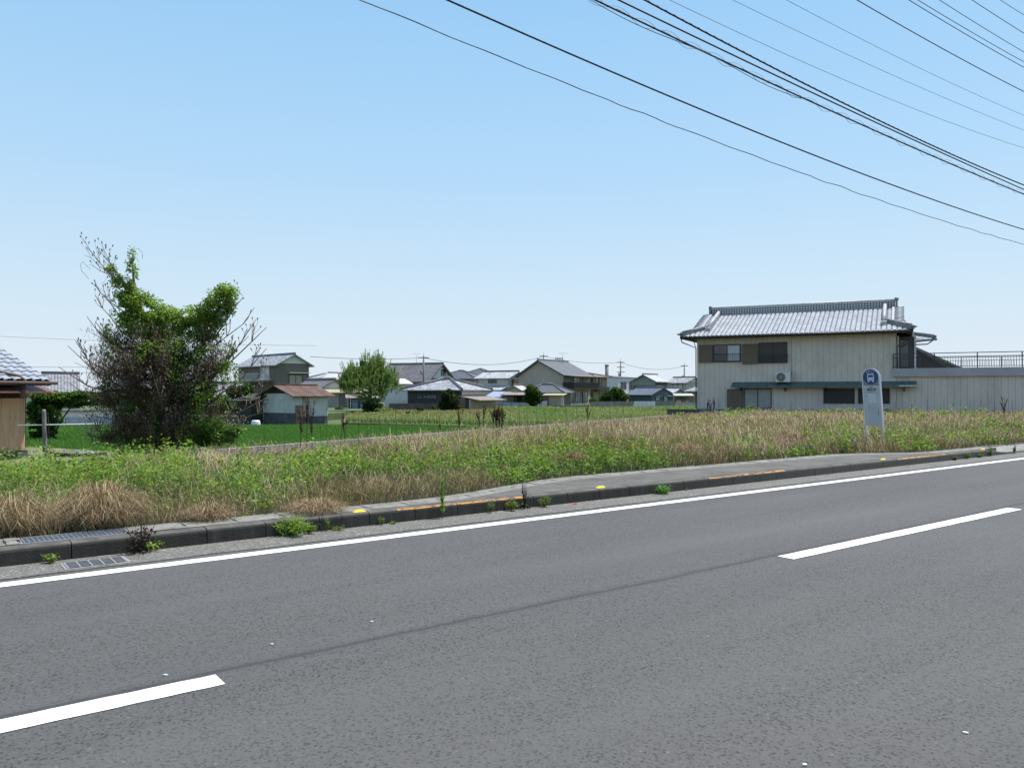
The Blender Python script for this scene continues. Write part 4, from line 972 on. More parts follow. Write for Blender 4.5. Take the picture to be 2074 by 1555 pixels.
# --- black-walled single-storey house with hipped tile roof
F = Frame(932, 80, -26, -.3, W=6.3, D=5.6, right=True); h = F.root('house', 'single-storey house with black walls and hipped silver tile roof')
ez = F.z(789, 0, 6.3); rz = F.z(769, 2.8, 4); walls(F, h, ez, DKW); hip(F, h, ez - .03, rz + .05, T_SILVER, CAPD, .55, cap_w=.26)
for x0, y0, x1, y1 in ((847, 802, 854, 806), (859, 802, 863, 805), (866, 801, 883, 806)): window(F, h, 'front', x0, y0, x1, y1, M('steel_frame', (.3, .32, .35), .4), GL, 0, w=.03)
q = MB(); q.box(6.303, 6.33, .3, 5.5, ez - .55, ez - .05); q.build('white_panel', WHITE, h)
lean_roof(F, h, 'porch_roof', PLATE, 'right', -.6, 5.5, ez - .6, ez - 1.05, 2.6)
q = MB(); q.box(7.6, 7.8, -.5, 4.9, 0, ez - 1.0); q.build('porch_wall', CREAMB, h)
q = MB(); q.box(6.35, 7.59, -.5, -.4, 0, ez - 1.0); q.build('porch_front', DKW, h); q = MB(); q.box(6.6, 7.2, -.55, -.503, .1, 1.3); q.build('door', WOODB, h)
# --- dark roofs behind
F = Frame(960, 145, -20, -.3, W=8.5, D=7.5, right=True); h = F.root('house', 'house showing dark grey hipped roofs left of the cream house')
ez = F.z(767, 0, 8); rz = F.z(751, 3.5, 5); walls(F, h, ez, BEIGE); hip(F, h, ez, rz, T_DARK, CAPD, .7)
F = Frame(985, 165, -20, -.3, W=5, D=6, right=True); h = F.root('house', 'farthest dark grey roof peak just left of the cream two-storey house')
ez = F.z(758, 0, 4); rz = F.z(747, 3, 3); walls(F, h, ez, BEIGE); hip(F, h, ez, rz, T_DARK, CAPD, .6)
# --- cream two-storey house
F = Frame(1028, 130, -35, -.3, W=6.0, D=4.8, right=True); h = F.root('house', 'cream two-storey house with pale tile roof and square dark window')
ez = F.z(763, 0, 6); rz = F.z(752, 2.4, 6); walls(F, h, ez, CREAM); gable(F, h, ez, rz, 'x', T_WHITE, CAPD, .55, .7, .14, CREAM)
window(F, h, 'front', 989, 769, 1006, 776, FRAME_D, GL, 1); q = MB(); q.box(6.003, 6.5, 1.2, 4.6, 2.3, ez - .4); q.build('bay', WOODB, h)
q = MB(); q.box(6.503, 6.56, 2.0, 3.2, 2.6, ez - .6); q.build('window', GL, h)
z = F.z(783, 0, 5); lean_roof(F, h, 'lower_roof', T_WHITE, 'front', -.5, 6.5, z + .2, z - .55, 2.6); q = MB(); q.box(0, 6, -2.2, -.003, 0, z - .5); q.build('lower_wall', CREAM, h)
F = Frame(1016, 118, -18, -.3, W=3.9, D=4); h = F.root('house', 'small gabled lean-to with pale roof in front of the cream house', 'outbuilding')
ez = F.z(795, 0, 0); rz = F.z(780, 0); walls(F, h, ez, M('pale_gable_wall', (.42, .38, .33), .8)); gable(F, h, ez, rz, 'y', T_WHITE, M('reddish_cap', (.16, .10, .08), .6), .5, .4, .12, M('pale_gable_wall', (.42, .38, .33), .8))
# open shelter with pale blue sheeting
F = Frame(1019, 95, -8, -.3, W=3.0, D=3); h = F.root('shelter', 'open lean-to shelter screened below with light blue sheeting', 'shelter')
z = F.z(797); lean_roof(F, h, 'roof', PLATE, 'front', -.3, 3.2, z + .15, z - .15, .6, d0=-3)
q = MB(); q.box(0, 3, 2.9, 3, 0, z); q.build('back_wall', M('shelter_dark', (.05, .045, .04), .9), h)
for a in (0, 1.5, 2.9):
    q = MB(); q.box(a, a + .1, 0, .1, 0, z - .05); q.build('post', WOODB, h)
for a, mt in ((.0, (.25, .42, .5)), (1.05, (.33, .47, .54)), (2.1, (.48, .47, .46))):
    q = MB(); q.box(a, a + 1.0, -.12, -.003, 0, F.z(815)); q.build('sheeting', M('sheet_%d' % int(a * 10), mt, .6, .25, 2, dirt=(.5, .5, .5)), h)
# blue tarp roof beside it
F = Frame(985, 96, -20, -.3, W=2.6, D=3); h = F.root('shed', 'low shed with bluish corrugated roof beside the blue sheeting', 'shed')
z = F.z(803); walls(F, h, z, CREAMB); q = MB(); slab(q, [(-.2, -.2, z), (2.9, -.2, z - .1), (2.2, 3, z + .55), (-.2, 3, z + .65)], .06, [(0, 0), (3, 0), (3, 3), (0, 3)]); q.build('roof', M('blue_sheet_roof', (.26, .30, .42), .5, .15, 3, lines=('x', .3, .03, .4)), h)
# --- big beige house
F = Frame(1141, 120, -34, -.3, W=8.1, D=8.6, right=True); h = F.root('house', 'tall beige house with broad gable and timber balcony')
ez = F.z(757, 0, 8.1); rz = F.z(729, 0, 4); walls(F, h, ez, BEIGE); gable(F, h, ez, rz, 'y', T_DARK, CAPD, .5, .5, .2, BEIGE, skew=.46)
for x0, x1 in ((1071, 1073), (1075, 1077), (1098, 1101)): window(F, h, 'front', x0, 767, x1, 775, FRAME_W, GLB, 0, w=.03)
zb = F.z(787, 2, 9); q = MB(); q.box(8.103, 10.0, -.2, 8.3, zb - .1, zb); q.build('balcony_floor', WOODB, h)
q = MB(); q.box(9.95, 10.05, -.2, 8.3, zb, zb + .95); q.box(8.11, 9.94, -.25, -.15, zb, zb + .95); q.build('balcony_screen', M('dark_timber', (.045, .035, .03), .8, .3, 3, lines=('y', .25, .04, .7)), h)
q = MB(); slab(q, [(10.4, -.4, zb + 1.9), (10.4, 8.5, zb + 1.9), (8.1, 8.5, ez - .15), (8.1, -.4, ez - .15)], .08); q.build('balcony_roof', PLATE, h)
for y in (-.1, 2.7, 5.5, 8.1):
    q = MB(); q.box(9.9, 10.0, y, y + .1, 0, zb + 1.85); q.build('balcony_post', DKM, h)
for y0, y1 in ((.3, 1.4), (2.0, 3.2), (3.6, 5.2), (5.8, 7.6)): window_m(F, h, 'right', y0, y1, .3, 1.9, FRAME_D, GLB, 1)
window_m(F, h, 'right', 3.0, 5.4, zb + .1, zb + 1.8, FRAME_D, GL, 1)
aerial(h, 4.2, 6.5, rz - .6)
# front low dark roof
F = Frame(1062, 112, -22, -.3, W=5.6, D=4.0); h = F.root('house', 'dark hipped lower wing in front of the beige gable', 'annex')
ez = F.z(795, 0, 0); rz = F.z(779, 2, 2); walls(F, h, ez, M('wing_brown', (.1, .08, .07), .8)); hip(F, h, ez, rz, T_DARK, CAPD, .5)  # one dark brown colour over all the wing's walls
F = Frame(1100, 95, -14, -.3, W=2.5, D=2.0); h = F.root('shed', 'cream board shed under a yellowish sheet roof before the beige house', 'shed')
z = F.z(800); q = MB(); q.box(.7, 2.2, 0, 1.9, 0, z - .05); q.build('wall', CREAMB, h); lean_roof(F, h, 'roof', M('yellow_sheet', (.34, .30, .17), .7, .2, 2), 'front', -.1, 2.6, z + .2, z, .5, d0=-2)
q = MB(); q.box(-.6, .5, -.3, .4, .0, .75); q.build('white_bags', M('white_bag', (.65, .65, .66), .6, .2, 4), h)
# brown extension
F = Frame(1202, 128, -40, -.3, W=5.5, D=4.0, right=True); h = F.root('house', 'ochre extension with small reddish roof right of the timber balcony', 'extension')
ez = F.z(763, 0, 5.5); walls(F, h, ez, M('ochre_wall', (.28, .21, .13), .85, .1, 1)); q = MB(); slab(q, [(-.3, -.4, ez + .6), (5.5, -.4, ez + .6), (7.2, 4.2, ez - .1), (7.2, 4.2, ez - .12), (-.3, 4.2, ez + .7)], .12)
hip(F, h, ez, F.z(757, 2, 3), M('reddish_roof', (.17, .115, .10), .6, .15, 3), M('reddish_cap', (.16, .10, .08), .6), .6)
window(F, h, 'front', 1184, 768, 1194, 779, FRAME_D, M('orange_panel', (.30, .17, .08), .7), 0); window_m(F, h, 'right', .5, 2.4, 2.6, 4.2, FRAME_D, GL, 1)
q = MB(); q.box(5.503, 6.3, 0, 3.6, 2.0, 2.7); q.build('balcony', DKM, h); q = MB(); q.box(3.9, 5.0, -.08, -.003, 0, 1.6); q.build('door_panel', M('salmon_panel', (.42, .22, .13), .7), h)
# --- white modern house
F = Frame(1252, 150, 47, -.3, W=5.9, D=6.2); h = F.root('house', 'white box-shaped modern house with narrow dark windows')
z = F.z(764, 0, 0); walls(F, h, z, M('modern_white', (.60, .60, .61), .7, .04, .6)); q = MB(); slab(q, [(-.15, -.15, z), (6.05, -.15, z + .02), (6.05, 6.35, z + .55), (-.15, 6.35, z + .5)], .1); q.build('roof', M('roof_edge', (.12, .12, .13), .5), h)
q = MB(); q.prism([(0, z), (6.2, z), (6.2, z + .42)], .0, .1, 'x'); q.build('parapet', M('modern_white', (.6,) * 3), h)
for a0, a1 in ((.9, 1.6), (1.9, 2.6), (3.7, 4.3), (4.5, 5.1)): window_m(F, h, 'front', a0, a1, 2.4, 3.8, DKM, GL, 0, w=.04)
q = MB(); q.box(1.2, 3.4, -1.2, -.003, 1.45, 1.55); q.build('porch_roof', WPL, h)
# --- grey-green gabled house and slate-blue wing
F = Frame(1327, 145, 50, -.3, W=4.6, D=4.7); h = F.root('house', 'two-storey house with grey green gable above the slate blue bungalow')
ez = F.z(770, 0, 0); rz = F.z(758, 2.3, 0); walls(F, h, ez, M('mid_dark_wall', (.11, .11, .10), .85, .15, 1)); gable(F, h, ez, rz, 'x', T_SILVER, CAPD, .6, .5, .15, GRNW)
q = MB(); q.box(-.04, -.003, 0, 4.7, ez - .9, ez); q.build('upper_wall', GRNW, h); window_m(F, h, 'front', .6, 2.6, 2.3, 3.3, FRAME_D, M('shutter_brown2', (.16, .12, .09), .7), 1)
F = Frame(1320, 128, -52, -.3, W=5.2, D=5.0, right=True); h = F.root('house', 'slate blue bungalow with dark tiled roof behind the white panel fence')
ez = F.z(797, 0, 5); rz = F.z(785, 2.5, 5); walls(F, h, ez, NAVY); gable(F, h, ez, rz, 'x', T_BLUE, CAPD, .5, .4, .12, NAVY)
window_m(F, h, 'right', .9, 1.9, .5, 1.15, FRAME_D, GLB, 1); q = MB(); q.box(5.203, 5.7, .8, 2.0, 1.2, 1.26); q.build('window_hood', M('yellow_sheet', (.34, .30, .17), .7), h)
window_m(F, h, 'right', 2.9, 3.8, .3, 1.15, FRAME_D, GLB, 0)
q = MB(); q.box(5.203, 6.1, 3.0, 5.2, 1.2, 1.27); q.build('porch_roof', WPL, h)
# --- beige house near the cream house's corner
F = Frame(1390, 158, -50, -.3, W=4.8, D=5.0, right=True); h = F.root('house', 'pale two-storey house just left of the big cream house')
ez = F.z(773, 0, 4.8); rz = F.z(764, 2.5, 4.8); walls(F, h, ez, M('pale_beige_wall', (.40, .37, .34), .8, .06, 1)); gable(F, h, ez, rz, 'x', T_SILVER, CAPD, .6, .5, .15, WHITE)
window(F, h, 'front', 1363, 777, 1383, 787, FRAME_D, GLB, 1); window_m(F, h, 'right', 1.2, 3.4, 2.2, 3.2, FRAME_W, GL, 1)
F = Frame(1363, 132, -50, -.3, W=2.4, D=3.0, right=True); h = F.root('house', 'tiny pale-tiled gabled outbuilding right of the slate blue bungalow', 'outbuilding')
ez = F.z(794, 0, 2.4); rz = F.z(786, 1.5, 2.4); walls(F, h, ez, GRNW); gable(F, h, ez, rz, 'x', T_WHITE, CAPD, .5, .4, .12, GRNW)
F = Frame(1389, 140, -20, -.3, W=3.2, D=3.0); h = F.root('house', 'low brown-trimmed bungalow against the corner of the big cream house', 'outbuilding')
ez = F.z(792, 0, 0); rz = F.z(783, 1.5, 1.5); walls(F, h, ez, M('ochre_wall', (.28, .21, .13), .85)); hip(F, h, ez, rz, T_SILVER, CAPD, .5)
F = Frame(1368, 118, -6, -.3, W=2.5, D=2.4); h = F.root('carport', 'open shelter with pale sheet roof and red and yellow clutter', 'shelter')
z = F.z(801); lean_roof(F, h, 'roof', M('pale_sheet', (.40, .37, .32), .6, .1, 2), 'front', -.2, 2.7, z + .3, z - .0, .6, d0=-2.4)
for a in (0, 1.2, 2.4):
    q = MB(); q.box(a, a + .08, 0, .08, 0, z); q.build('post', DKM, h)
q = MB(); q.box(0, 2.5, 2.2, 2.3, 0, z); q.build('back_wall', M('dusky_wall', (.2, .18, .16), .9, .3, 2), h)
for a, w_, c_ in ((.1, .7, (.42, .35, .18)), (1.0, .35, (.5, .08, .08)), (1.5, .5, (.3, .25, .23))):
    q = MB(); q.box(a, a + w_, -.3, .4, 0, .62); q.build('crate', M('crate_%d' % int(a * 10), c_, .7, .2, 3), h)

# --- boundary walls and fences, each its own thing
def run_wall(name, label, x0, Y0, x1, Y1, yt, z0, mat, th=.14, cat='wall', parts=None):
    d0 = ray(x0, 795); d1 = ray(x1, 795); a = Vector((d0.x / d0.y * Y0, Y0, 0)); b_ = Vector((d1.x / d1.y * Y1, Y1, 0))
    g = empty(name, (a.x, a.y, z0), math.atan2((b_ - a).y, (b_ - a).x), label, cat); L = (b_ - a).length; h_ = H + (795 - yt) / FPX * (Y0 + Y1) / 2 - z0
    if parts is None:
        q = MB(); q.box(0, L, 0, th, -.2, h_ - .05); q.build('blocks', mat, g); q = MB(); q.box(-.02, L + .02, -.02, th + .02, h_ - .048, h_); q.build('coping', mat, g)
    else:
        k = parts
        for i in range(k):
            q = MB(); q.box(L * i / k + .02, L * (i + 1) / k - .02, 0, .03, .05, h_ - .03); q.build('panel', mat, g)
        q = MB()
        for i in range(k + 1): q.box(L * i / k - .018, L * i / k + .018, -.02, .05, -.2, h_)
        q.build('posts', GALV, g)
    return g
BLOCK = M('grey_block', (.2, .195, .18), .9, .3, 1.5, dirt=(.07, .065, .06), lines=('z', .2, .012, .5)); BLOCKD = M('dark_block', (.10, .095, .085), .9, .3, 1.5, dirt=(.05, .05, .045), lines=('z', .2, .012, .5))
BLOCKL = M('pale_block', (.36, .34, .32), .9, .15, 1.5, dirt=(.2, .18, .16))
run_wall('block_wall', 'dark block wall in front of the black-walled house', 788, 76, 905, 76, 817, -.3, BLOCKD)
run_wall('block_wall', 'low block wall before the timber balcony house', 1124, 90, 1192, 92, 820, -.3, BLOCK)
run_wall('block_wall', 'mottled block wall in front of the round green shrubs', 1196, 92, 1282, 94, 813, -.3, M('mottled_block', (.24, .215, .2), .9, .3, 1.2, dirt=(.1, .09, .08)))
run_wall('panel_fence', 'bright white metal panel fence between two block walls', 1284, 92, 1327, 92, 812, -.3, M('white_panel', (.62, .63, .65), .5, .05, 2), cat='fence', parts=5)
run_wall('block_wall', 'grey block wall right of the white panel fence', 1329, 94, 1366, 95, 812, -.3, BLOCK)
run_wall('block_wall', 'pale wall with dark coping beside the big cream house', 1367, 95, 1412, 96, 815, -.3, BLOCKL)
run_wall('retaining_wall', 'dark low retaining wall at the foot of the cream house corner', 1351, 49.5, 1420, 48.3, 829, -.5, BLOCKD)
run_wall('block_wall', 'mossy block retaining wall left of the white shed', 375, 49, 536, 48.5, 843, -.5, M('mossy_block', (.17, .145, .105), .95, .3, 1.5, dirt=(.08, .1, .04)))
g = run_wall('block_wall', 'grey block wall with blue sheeting at its foot beyond the clothes pole', 84, 42, 330, 47, 828, -.35, BLOCKL)
q = MB(); q.box(1.2, 4.2, -.05, -.003, -.1, .5); q.build('blue_sheet', M('blue_sheet', (.16, .22, .28), .6, .2, 2), g)

# --- far left houses, seen through and beside the dead pine
F = Frame(92, 78, 30, -.2, W=2.6, D=4); h = F.root('house', 'house with plain grey tiled roof beyond the timber building', 'house')
ez = F.z(785, 0, 0); rz = F.z(757, 3, 2); walls(F, h, ez, M('dusty_wall', (.28, .26, .24), .85, .15, 1)); gable(F, h, ez, rz, 'x', T_GREY, CAPD, .6, .4, .15, WHITE); window_m(F, h, 'front', .7, 2.0, .8, 1.6, FRAME_D, GL, 1)
F = Frame(205, 95, 18, -.2, W=9, D=6); h = F.root('house', 'low grey-roofed house glimpsed left of the dead pine trunk', 'house')
ez = F.z(787, 0, 0); rz = F.z(772, 3, 2); walls(F, h, ez, M('dusty_wall', (.28, .26, .24), .85)); hip(F, h, ez, rz, T_GREY, CAPD, .6); window_m(F, h, 'front', 2, 4.5, .8, 1.6, FRAME_D, GL, 1)
F = Frame(335, 75, 16, -.1, W=6.5, D=5); h = F.root('house', 'pale house with latticed window glimpsed through the dead pine', 'house')
ez = F.z(795, 0, 0); rz = F.z(776, 2.5, 2); walls(F, h, ez, CREAM); gable(F, h, ez, rz, 'x', T_GREY, CAPD, .5, .4, .12, CREAM); window(F, h, 'front', 358, 802, 378, 818, FRAME_W, GL, 3)
F = Frame(-30, 90, 5, -.2, W=7, D=5); h = F.root('house', 'distant grey roof behind the timber building', 'house'); ez = F.z(788); rz = F.z(765, 2.5); walls(F, h, ez, CREAM); gable(F, h, ez, rz, 'x', T_GREY, CAPD, .5, .4, .12, CREAM)
# parked white car behind the tree
p = at(404, 832, 58); g = empty('parked_car', (p.x, p.y, -.1), R(190), 'white car parked by the pale house, mostly hidden by the dead pine', 'car')
WP = M('car_white', (.75, .75, .76), .25, .03, 2)
q = MB(); q.prism([(-1.6, .25), (-1.62, .75), (-1.35, .85), (-1.0, 1.35), (.9, 1.4), (1.5, 1.0), (1.68, .75), (1.66, .25)], -.7, .7, 'y'); q.build('body', WP, g)
for sgn in (-1, 1):
    q = MB(); q.prism([(-1.1, .88), (-.85, 1.27), (.8, 1.31), (1.2, .95)], sgn * .702, sgn * .71, 'y'); q.build('window', GL, g)
    for x in (-1.0, 1.05):
        q = MB(); q.lathe((x, sgn * .62, .29), [(0, -.09), (.29, -.09), (.3, 0), (.29, .09), (0, .09)], 16, Matrix.Rotation(PI / 2, 3, 'X')); q.build('wheel', M('tyre', (.02,) * 3, .8), g)
# potted shrubs stand? small stacked pots
g0 = at(434, 826, 54); g = empty('pot_stack', (g0.x, g0.y, -.1), 0, 'small stack of pale pots beside the bushes left of the shed', 'pots')
q = MB(); q.lathe((0, 0, 0), [(.0, 0), (.16, 0), (.2, .2), (.17, .21), (.2, .4), (.17, .41), (.19, .58), (.1, .64), (0, .64)], 14); q.build('pot', M('pale_pot', (.5, .48, .47), .6), g)

# --- utility poles and far wires
POLE = M('concrete_pole', (.16, .16, .16), .8, .1, 1)
def far_pole(px, yt, Y, label, arms=1, can=False, base=-.4):
    p = at(px, yt, Y); g = empty('utility_pole', (p.x, p.y, base), R(8), label, 'utility pole', 'distant utility poles'); ht = p.z - base
    q = MB(); q.tube([(0, 0, 0), (0, 0, ht * .93)], [.17, .12], 8); q.tube([(0, 0, ht * .93), (0, 0, ht)], [.03, .02], 5); q.build('shaft', POLE, g)
    for i in range(arms):
        z = ht * .9 - i * .85 * 1.2; q = MB(); q.box(-.8, .8, -.14, -.04, z - .05, z + .05); a_ = q.build('crossarm', DKM, g)
        q = MB()
        for x in (-.7, -.3, .3, .7): q.lathe((x, -.09, z + .05), [(0, 0), (.05, 0), (.07, .06), (.04, .16), (0, .16)], 6)
        q.build('insulators', WPL, a_)
    if can:
        q = MB(); q.lathe((-.34, -.1, ht * .58), [(0, 0), (.2, 0), (.22, .1), (.22, .6), (.18, .68), (0, .68)], 12); q.build('transformer', M('transformer_grey', (.3, .31, .33), .5), g)
    return Vector((p.x, p.y, base + ht * .9))
A0 = far_pole(858, 714, 118, 'utility pole rising in front of the grey-roofed house', 1, True)
A1 = far_pole(1101, 711, 150, 'utility pole top showing behind the beige gable', 1)
A2 = far_pole(1257, 725, 165, 'utility pole with three crossarms behind the white modern house', 3, True)
A3 = far_pole(1386, 733, 170, 'rightmost distant utility pole beside the big cream house', 1, True)
p = at(1229, 738, 160); g = empty('chimney_pipe', (p.x, p.y, -.3), 0, 'slim dark upright pipe left of the three-armed utility pole', 'pipe'); q = MB(); q.tube([(0, 0, 0), (0, 0, p.z - .0)], .35, 8); q.lathe((0, 0, p.z), [(.35, 0), (.42, .1), (.42, .25), (0, .3)], 10); q.build('shaft', M('pipe_steel', (.13, .14, .15), .6), g)
p = at(1132, 727, 150); g = empty('roof_tank_frame', (p.x, p.y, 6.0), 0, 'small latticed frame poking above the beige house roof', 'antenna'); q = MB()
for x in (-.6, -.2, .2, .6): q.bar((x, 0, 0), (x, 0, p.z - 5.7), .12)
q.bar((-.7, 0, p.z - 5.9), (.7, 0, p.z - 5.9), .12); q.build('lattice', DKM, g)
A_ = at(640, 722, 118); WIREM = M('wire_dark', (.06, .065, .075), .6)
def wire(name, label, a, b_, sag, rad, group=None, mat=None, seg=5, wob=0, k=24):
    a = Vector(a); b_ = Vector(b_); g0 = a; q = MB(); pts = []
    for i in range(k + 1):
        t = i / k; p = a + (b_ - a) * t; p.z -= sag * 4 * t * (1 - t)
        if wob: p.z += wob * math.sin(t * 61) * math.sin(t * 23 + 1); p.y += wob * math.cos(t * 47)
        pts.append(p - g0)
    q.tube(pts, rad, seg); o = q.build(name, mat or WIREM); o.location = g0; return tag(o, label, 'wire', group)
FW = 'far overhead wires'
wire('overhead_wire', 'far wire from the taupe house to the leftmost distant pole', at(628, 722, 105), A0, .25, .035, FW)
wire('overhead_wire', 'far wire sagging between the two central distant poles', A0, A1, 1.3, .04, FW); wire('overhead_wire', 'far wire from the pole behind the beige gable to the three-armed pole', A1, A2, .6, .035, FW)
wire('overhead_wire', 'far wire sagging from the three-armed pole to the rightmost distant pole', A2, A3, 1.1, .035, FW)
wire('overhead_wire', 'highest faint wire above the far left timber roof', at(-80, 677, 150), at(640, 700, 160), .4, .025, FW); wire('overhead_wire', 'faint wire low in the sky just above the far grey roofs at left', at(-80, 742, 150), at(500, 738, 150), .3, .03, FW)
wire('overhead_wire', 'lower faint wire crossing behind the dead pine at left', at(-80, 754, 140), at(500, 750, 140), .2, .035, FW)
# ================================================================ VEGETATION
def sn2xy(s, n_): return s * DS.x + n_ * DN.x, s * DS.y + n_ * DN.y
def xy2sn(X, Y): return X * DS.x + Y * DS.y, X * DN.x + Y * DN.y
def sample_lot(N, Y0=6.0, Y1=49, pw=.55):
    """random spots on the lot, denser near the road"""
    u = rng.random(N); Y = (Y0 ** (1 - pw) + u * (Y1 ** (1 - pw) - Y0 ** (1 - pw))) ** (1 / (1 - pw))
    x = -160 + 2420 * rng.random(N); X = (x - CX) / FPX * Y; s, n_ = xy2sn(X, Y)
    edge = nf_np(s) + .40 + .22 * (fbm(s, n_ * 0, 1.3) - .45)
    # inside kerb line, wall line; clear of the cream house and driveway
    k = (n_ > edge) & (dwall(s, n_) > .12)
    hs, hn = xy2sn(F_HOUSE.o.x, F_HOUSE.o.y)
    a = (X - F_HOUSE.o.x) * F_HOUSE.f.x + (Y - F_HOUSE.o.y) * F_HOUSE.f.y; k &= a < -.25
    X, Y, s, n_ = X[k], Y[k], s[k], n_[k]
    return X, Y, s, n_, lot_z(s, n_)
F_HOUSE = Frame(1412, 48.5, -26.5, .30, W=11.0, D=7.0)
def leafiness(s, n_):
    """0 dry .. 1 green broadleaf; follows the patches seen in the photo"""
    f = fbm(s, n_, .55, 4); dk = n_ - nf_np(s) - .4
    near = npsmooth(1 - dk / 3.2)
    left = npsmooth((7.5 - s) / 4)
    b_ = .30 * near + .42 * left * npsmooth(dk / .8) * npsmooth((9 - dk) / 5) - .30 * npsmooth((s - 9) / 5) - .16 * npsmooth((dk - 3) / 3) * (1 - left)
    # explicit green beds
    for (cs, cn, r1, r2, am) in ((9.6, 10.1, 2.2, .9, .5), (5.6, 10.0, 1.9, 1.3, .4), (2.8, 11.5, 2.4, 1.6, .28), (21.0, 9.5, 2.4, .55, .8), (16.8, 11.6, 2.2, .5, .5), (13, 10.3, 1.6, .5, .35), (3.8, 8.9, .9, .4, .3), (23, 11.5, 2, .6, .4)):
        b_ = b_ + am * np.exp(-((s - cs) / r1) ** 2 - ((n_ - cn) / r2) ** 2)
    for (cs, cn, r1, r2, am) in ((.8, 9.2, 1.1, .7, .5), (3.0, 9.0, .8, .5, .4), (4.6, 9.6, .8, .7, .4), (9.0, 12.6, 2.4, 1.3, .6), (14.5, 10.4, 1.3, .6, .5), (18, 10.2, 1.6, .6, .6), (-1, 9.2, 1.2, .8, .3)):
        b_ = b_ - am * np.exp(-((s - cs) / r1) ** 2 - ((n_ - cn) / r2) ** 2)
    b_ = b_ - .75 * npsmooth((7 - s) / 2) * np.exp(-((dk - .25) / .75) ** 2)
    return f - .02 + b_ * .5 - .07 * left + .78 * (vnoise(s, n_, 1.2, 50) - .53) + .26 * (vnoise(s, n_, 4.5, 51) - .5)
STRAW = (.42, .345, .205); STRAW2 = (.55, .475, .31); THATCH = (.20, .135, .085); PINKY = (.33, .225, .165); LG = (.13, .235, .035); LG2 = (.23, .36, .06); GG = (.11, .20, .035); OLIVE = (.235, .235, .09)
def hfac(s, n_): return 1 - .86 * npsmooth((s - 3.2) / 2.2) * npsmooth((34 - s) / 6) * npsmooth((7.6 - dwall(s, n_)) / 5.2)
def lod(Y): return np.clip(Y / 10.0, .75, 3.4)

# --- low matted layer: short random stubble and litter everywhere
X, Y, s, n_, Z = sample_lot(150000); L = leafiness(s, n_); P = np.stack([X, Y, Z - .02], 1); N = len(P)
h_ = (.07 + .16 * rng.random(N)) * (1 + .3 * (Y > 20)); lean = rng.normal(size=(N, 2)) * .13
c = jit(THATCH, N, .45, .1); g_ = rng.random(N) < np.clip((L - .35) * 1.5, .08, .7); c[g_] = jit(GG, int(g_.sum()), .35, .12); k = (~g_) & (rng.random(N) < .45); c[k] = jit(STRAW, int(k.sum()), .3, .08)
V, Fc, C = join([blades(P, h_, lean, .006 * lod(Y), c, .5)]); o = np_mesh('matted_grass', V, Fc, DRY, None, C); tag(o, 'short matted dead grass covering the vacant lot', 'grass', kind='stuff')

# --- dry standing grass
X, Y, s, n_, Z = sample_lot(400000, pw=.4); L = leafiness(s, n_); dk = n_ - nf_np(s)
d2 = fbm(s, n_, 1.6, 9); right_ = npsmooth((s - 8) / 4)
keep = (rng.random(len(X)) < np.clip(1.35 - 2.0 * L + .25 * right_, .05, 1)) & (rng.random(len(X)) < .35 + .9 * d2) & ~((s < 6) & (dwall(s, n_) < 4.5) & (rng.random(len(X)) < .85))
X, Y, s, n_, Z, L, dk = [q_[keep] for q_ in (X, Y, s, n_, Z, L, dk)]; P = np.stack([X, Y, Z], 1); N = len(P)
tall = npsmooth((dk - 1.6) / 2.0) * (.35 + .65 * npsmooth((s - 6.2) / 2))
h_ = (.20 + .20 * rng.random(N)) + tall * (.18 + .22 * rng.random(N)) * (.6 + .8 * fbm(s, n_, .9, 2))
h_ *= (1 - .42 * npsmooth((Y - 20) / 12)) * hfac(s, n_)
dirn = fbm(s, n_, .5, 12) * 9; lean = np.stack([np.cos(dirn), np.sin(dirn)], 1) * (h_ * (.2 + .7 * rng.random(N)) * (1.2 - .35 * tall))[:, None] + rng.normal(size=(N, 2)) * .15
c = jit(STRAW, N, .28, .08); r_ = rng.random(N); k = r_ < .25; c[k] = jit(STRAW2, int(k.sum()), .2, .06); nz = fbm(s, n_, .8, 20)
k = (rng.random(N) < npsmooth((nz - .45) * 4) * (.2 + .4 * right_[keep])); c[k] = jit(PINKY, int(k.sum()), .28, .08)
k = rng.random(N) < npsmooth((fbm(s, n_, .6, 25) - .36) * 5) * .8; c[k] = jit(OLIVE, int(k.sum()), .3, .1)
k = (dk < 1.5) & (rng.random(N) < .45); c[k] = jit(THATCH, int(k.sum()), .35, .08)
V, Fc, C = join([blades(P, h_, lean, .0042 * lod(Y), c, rng.random(N) * 1.3)]); o = np_mesh('dry_grass', V, Fc, DRY, None, C); tag(o, 'straw coloured dry grass standing across the vacant lot', 'grass', kind='stuff')
# feathery seed heads above the far grass
X, Y, s, n_, Z = sample_lot(70000, 12, 49, .2); keep = (leafiness(s, n_) < .55) & (n_ - nf_np(s) > 2) & (s > 6.5) & (hfac(s, n_) > rng.random(len(X))); X, Y, s, n_, Z = [q_[keep] for q_ in (X, Y, s, n_, Z)]
N = len(X); hh_ = (.40 + .34 * rng.random(N)) * (1 - .38 * npsmooth((Y - 20) / 12)) * hfac(s, n_); P = np.stack([X, Y, Z + hh_ * .55], 1); lean = rng.normal(size=(N, 2)) * .15
c = jit((.42, .33, .215), N, .3, .08); k = rng.random(N) < .3; c[k] = jit((.33, .23, .17), int(k.sum()), .3)
V, Fc, C = join([blades(P, hh_ * .45, lean, .005 * lod(Y), c, rng.random(N) * 1.5)]); o = np_mesh('grass_seed_heads', V, Fc, DRY, None, C); tag(o, 'feathery beige seed heads over the dry grass', 'grass', kind='stuff')

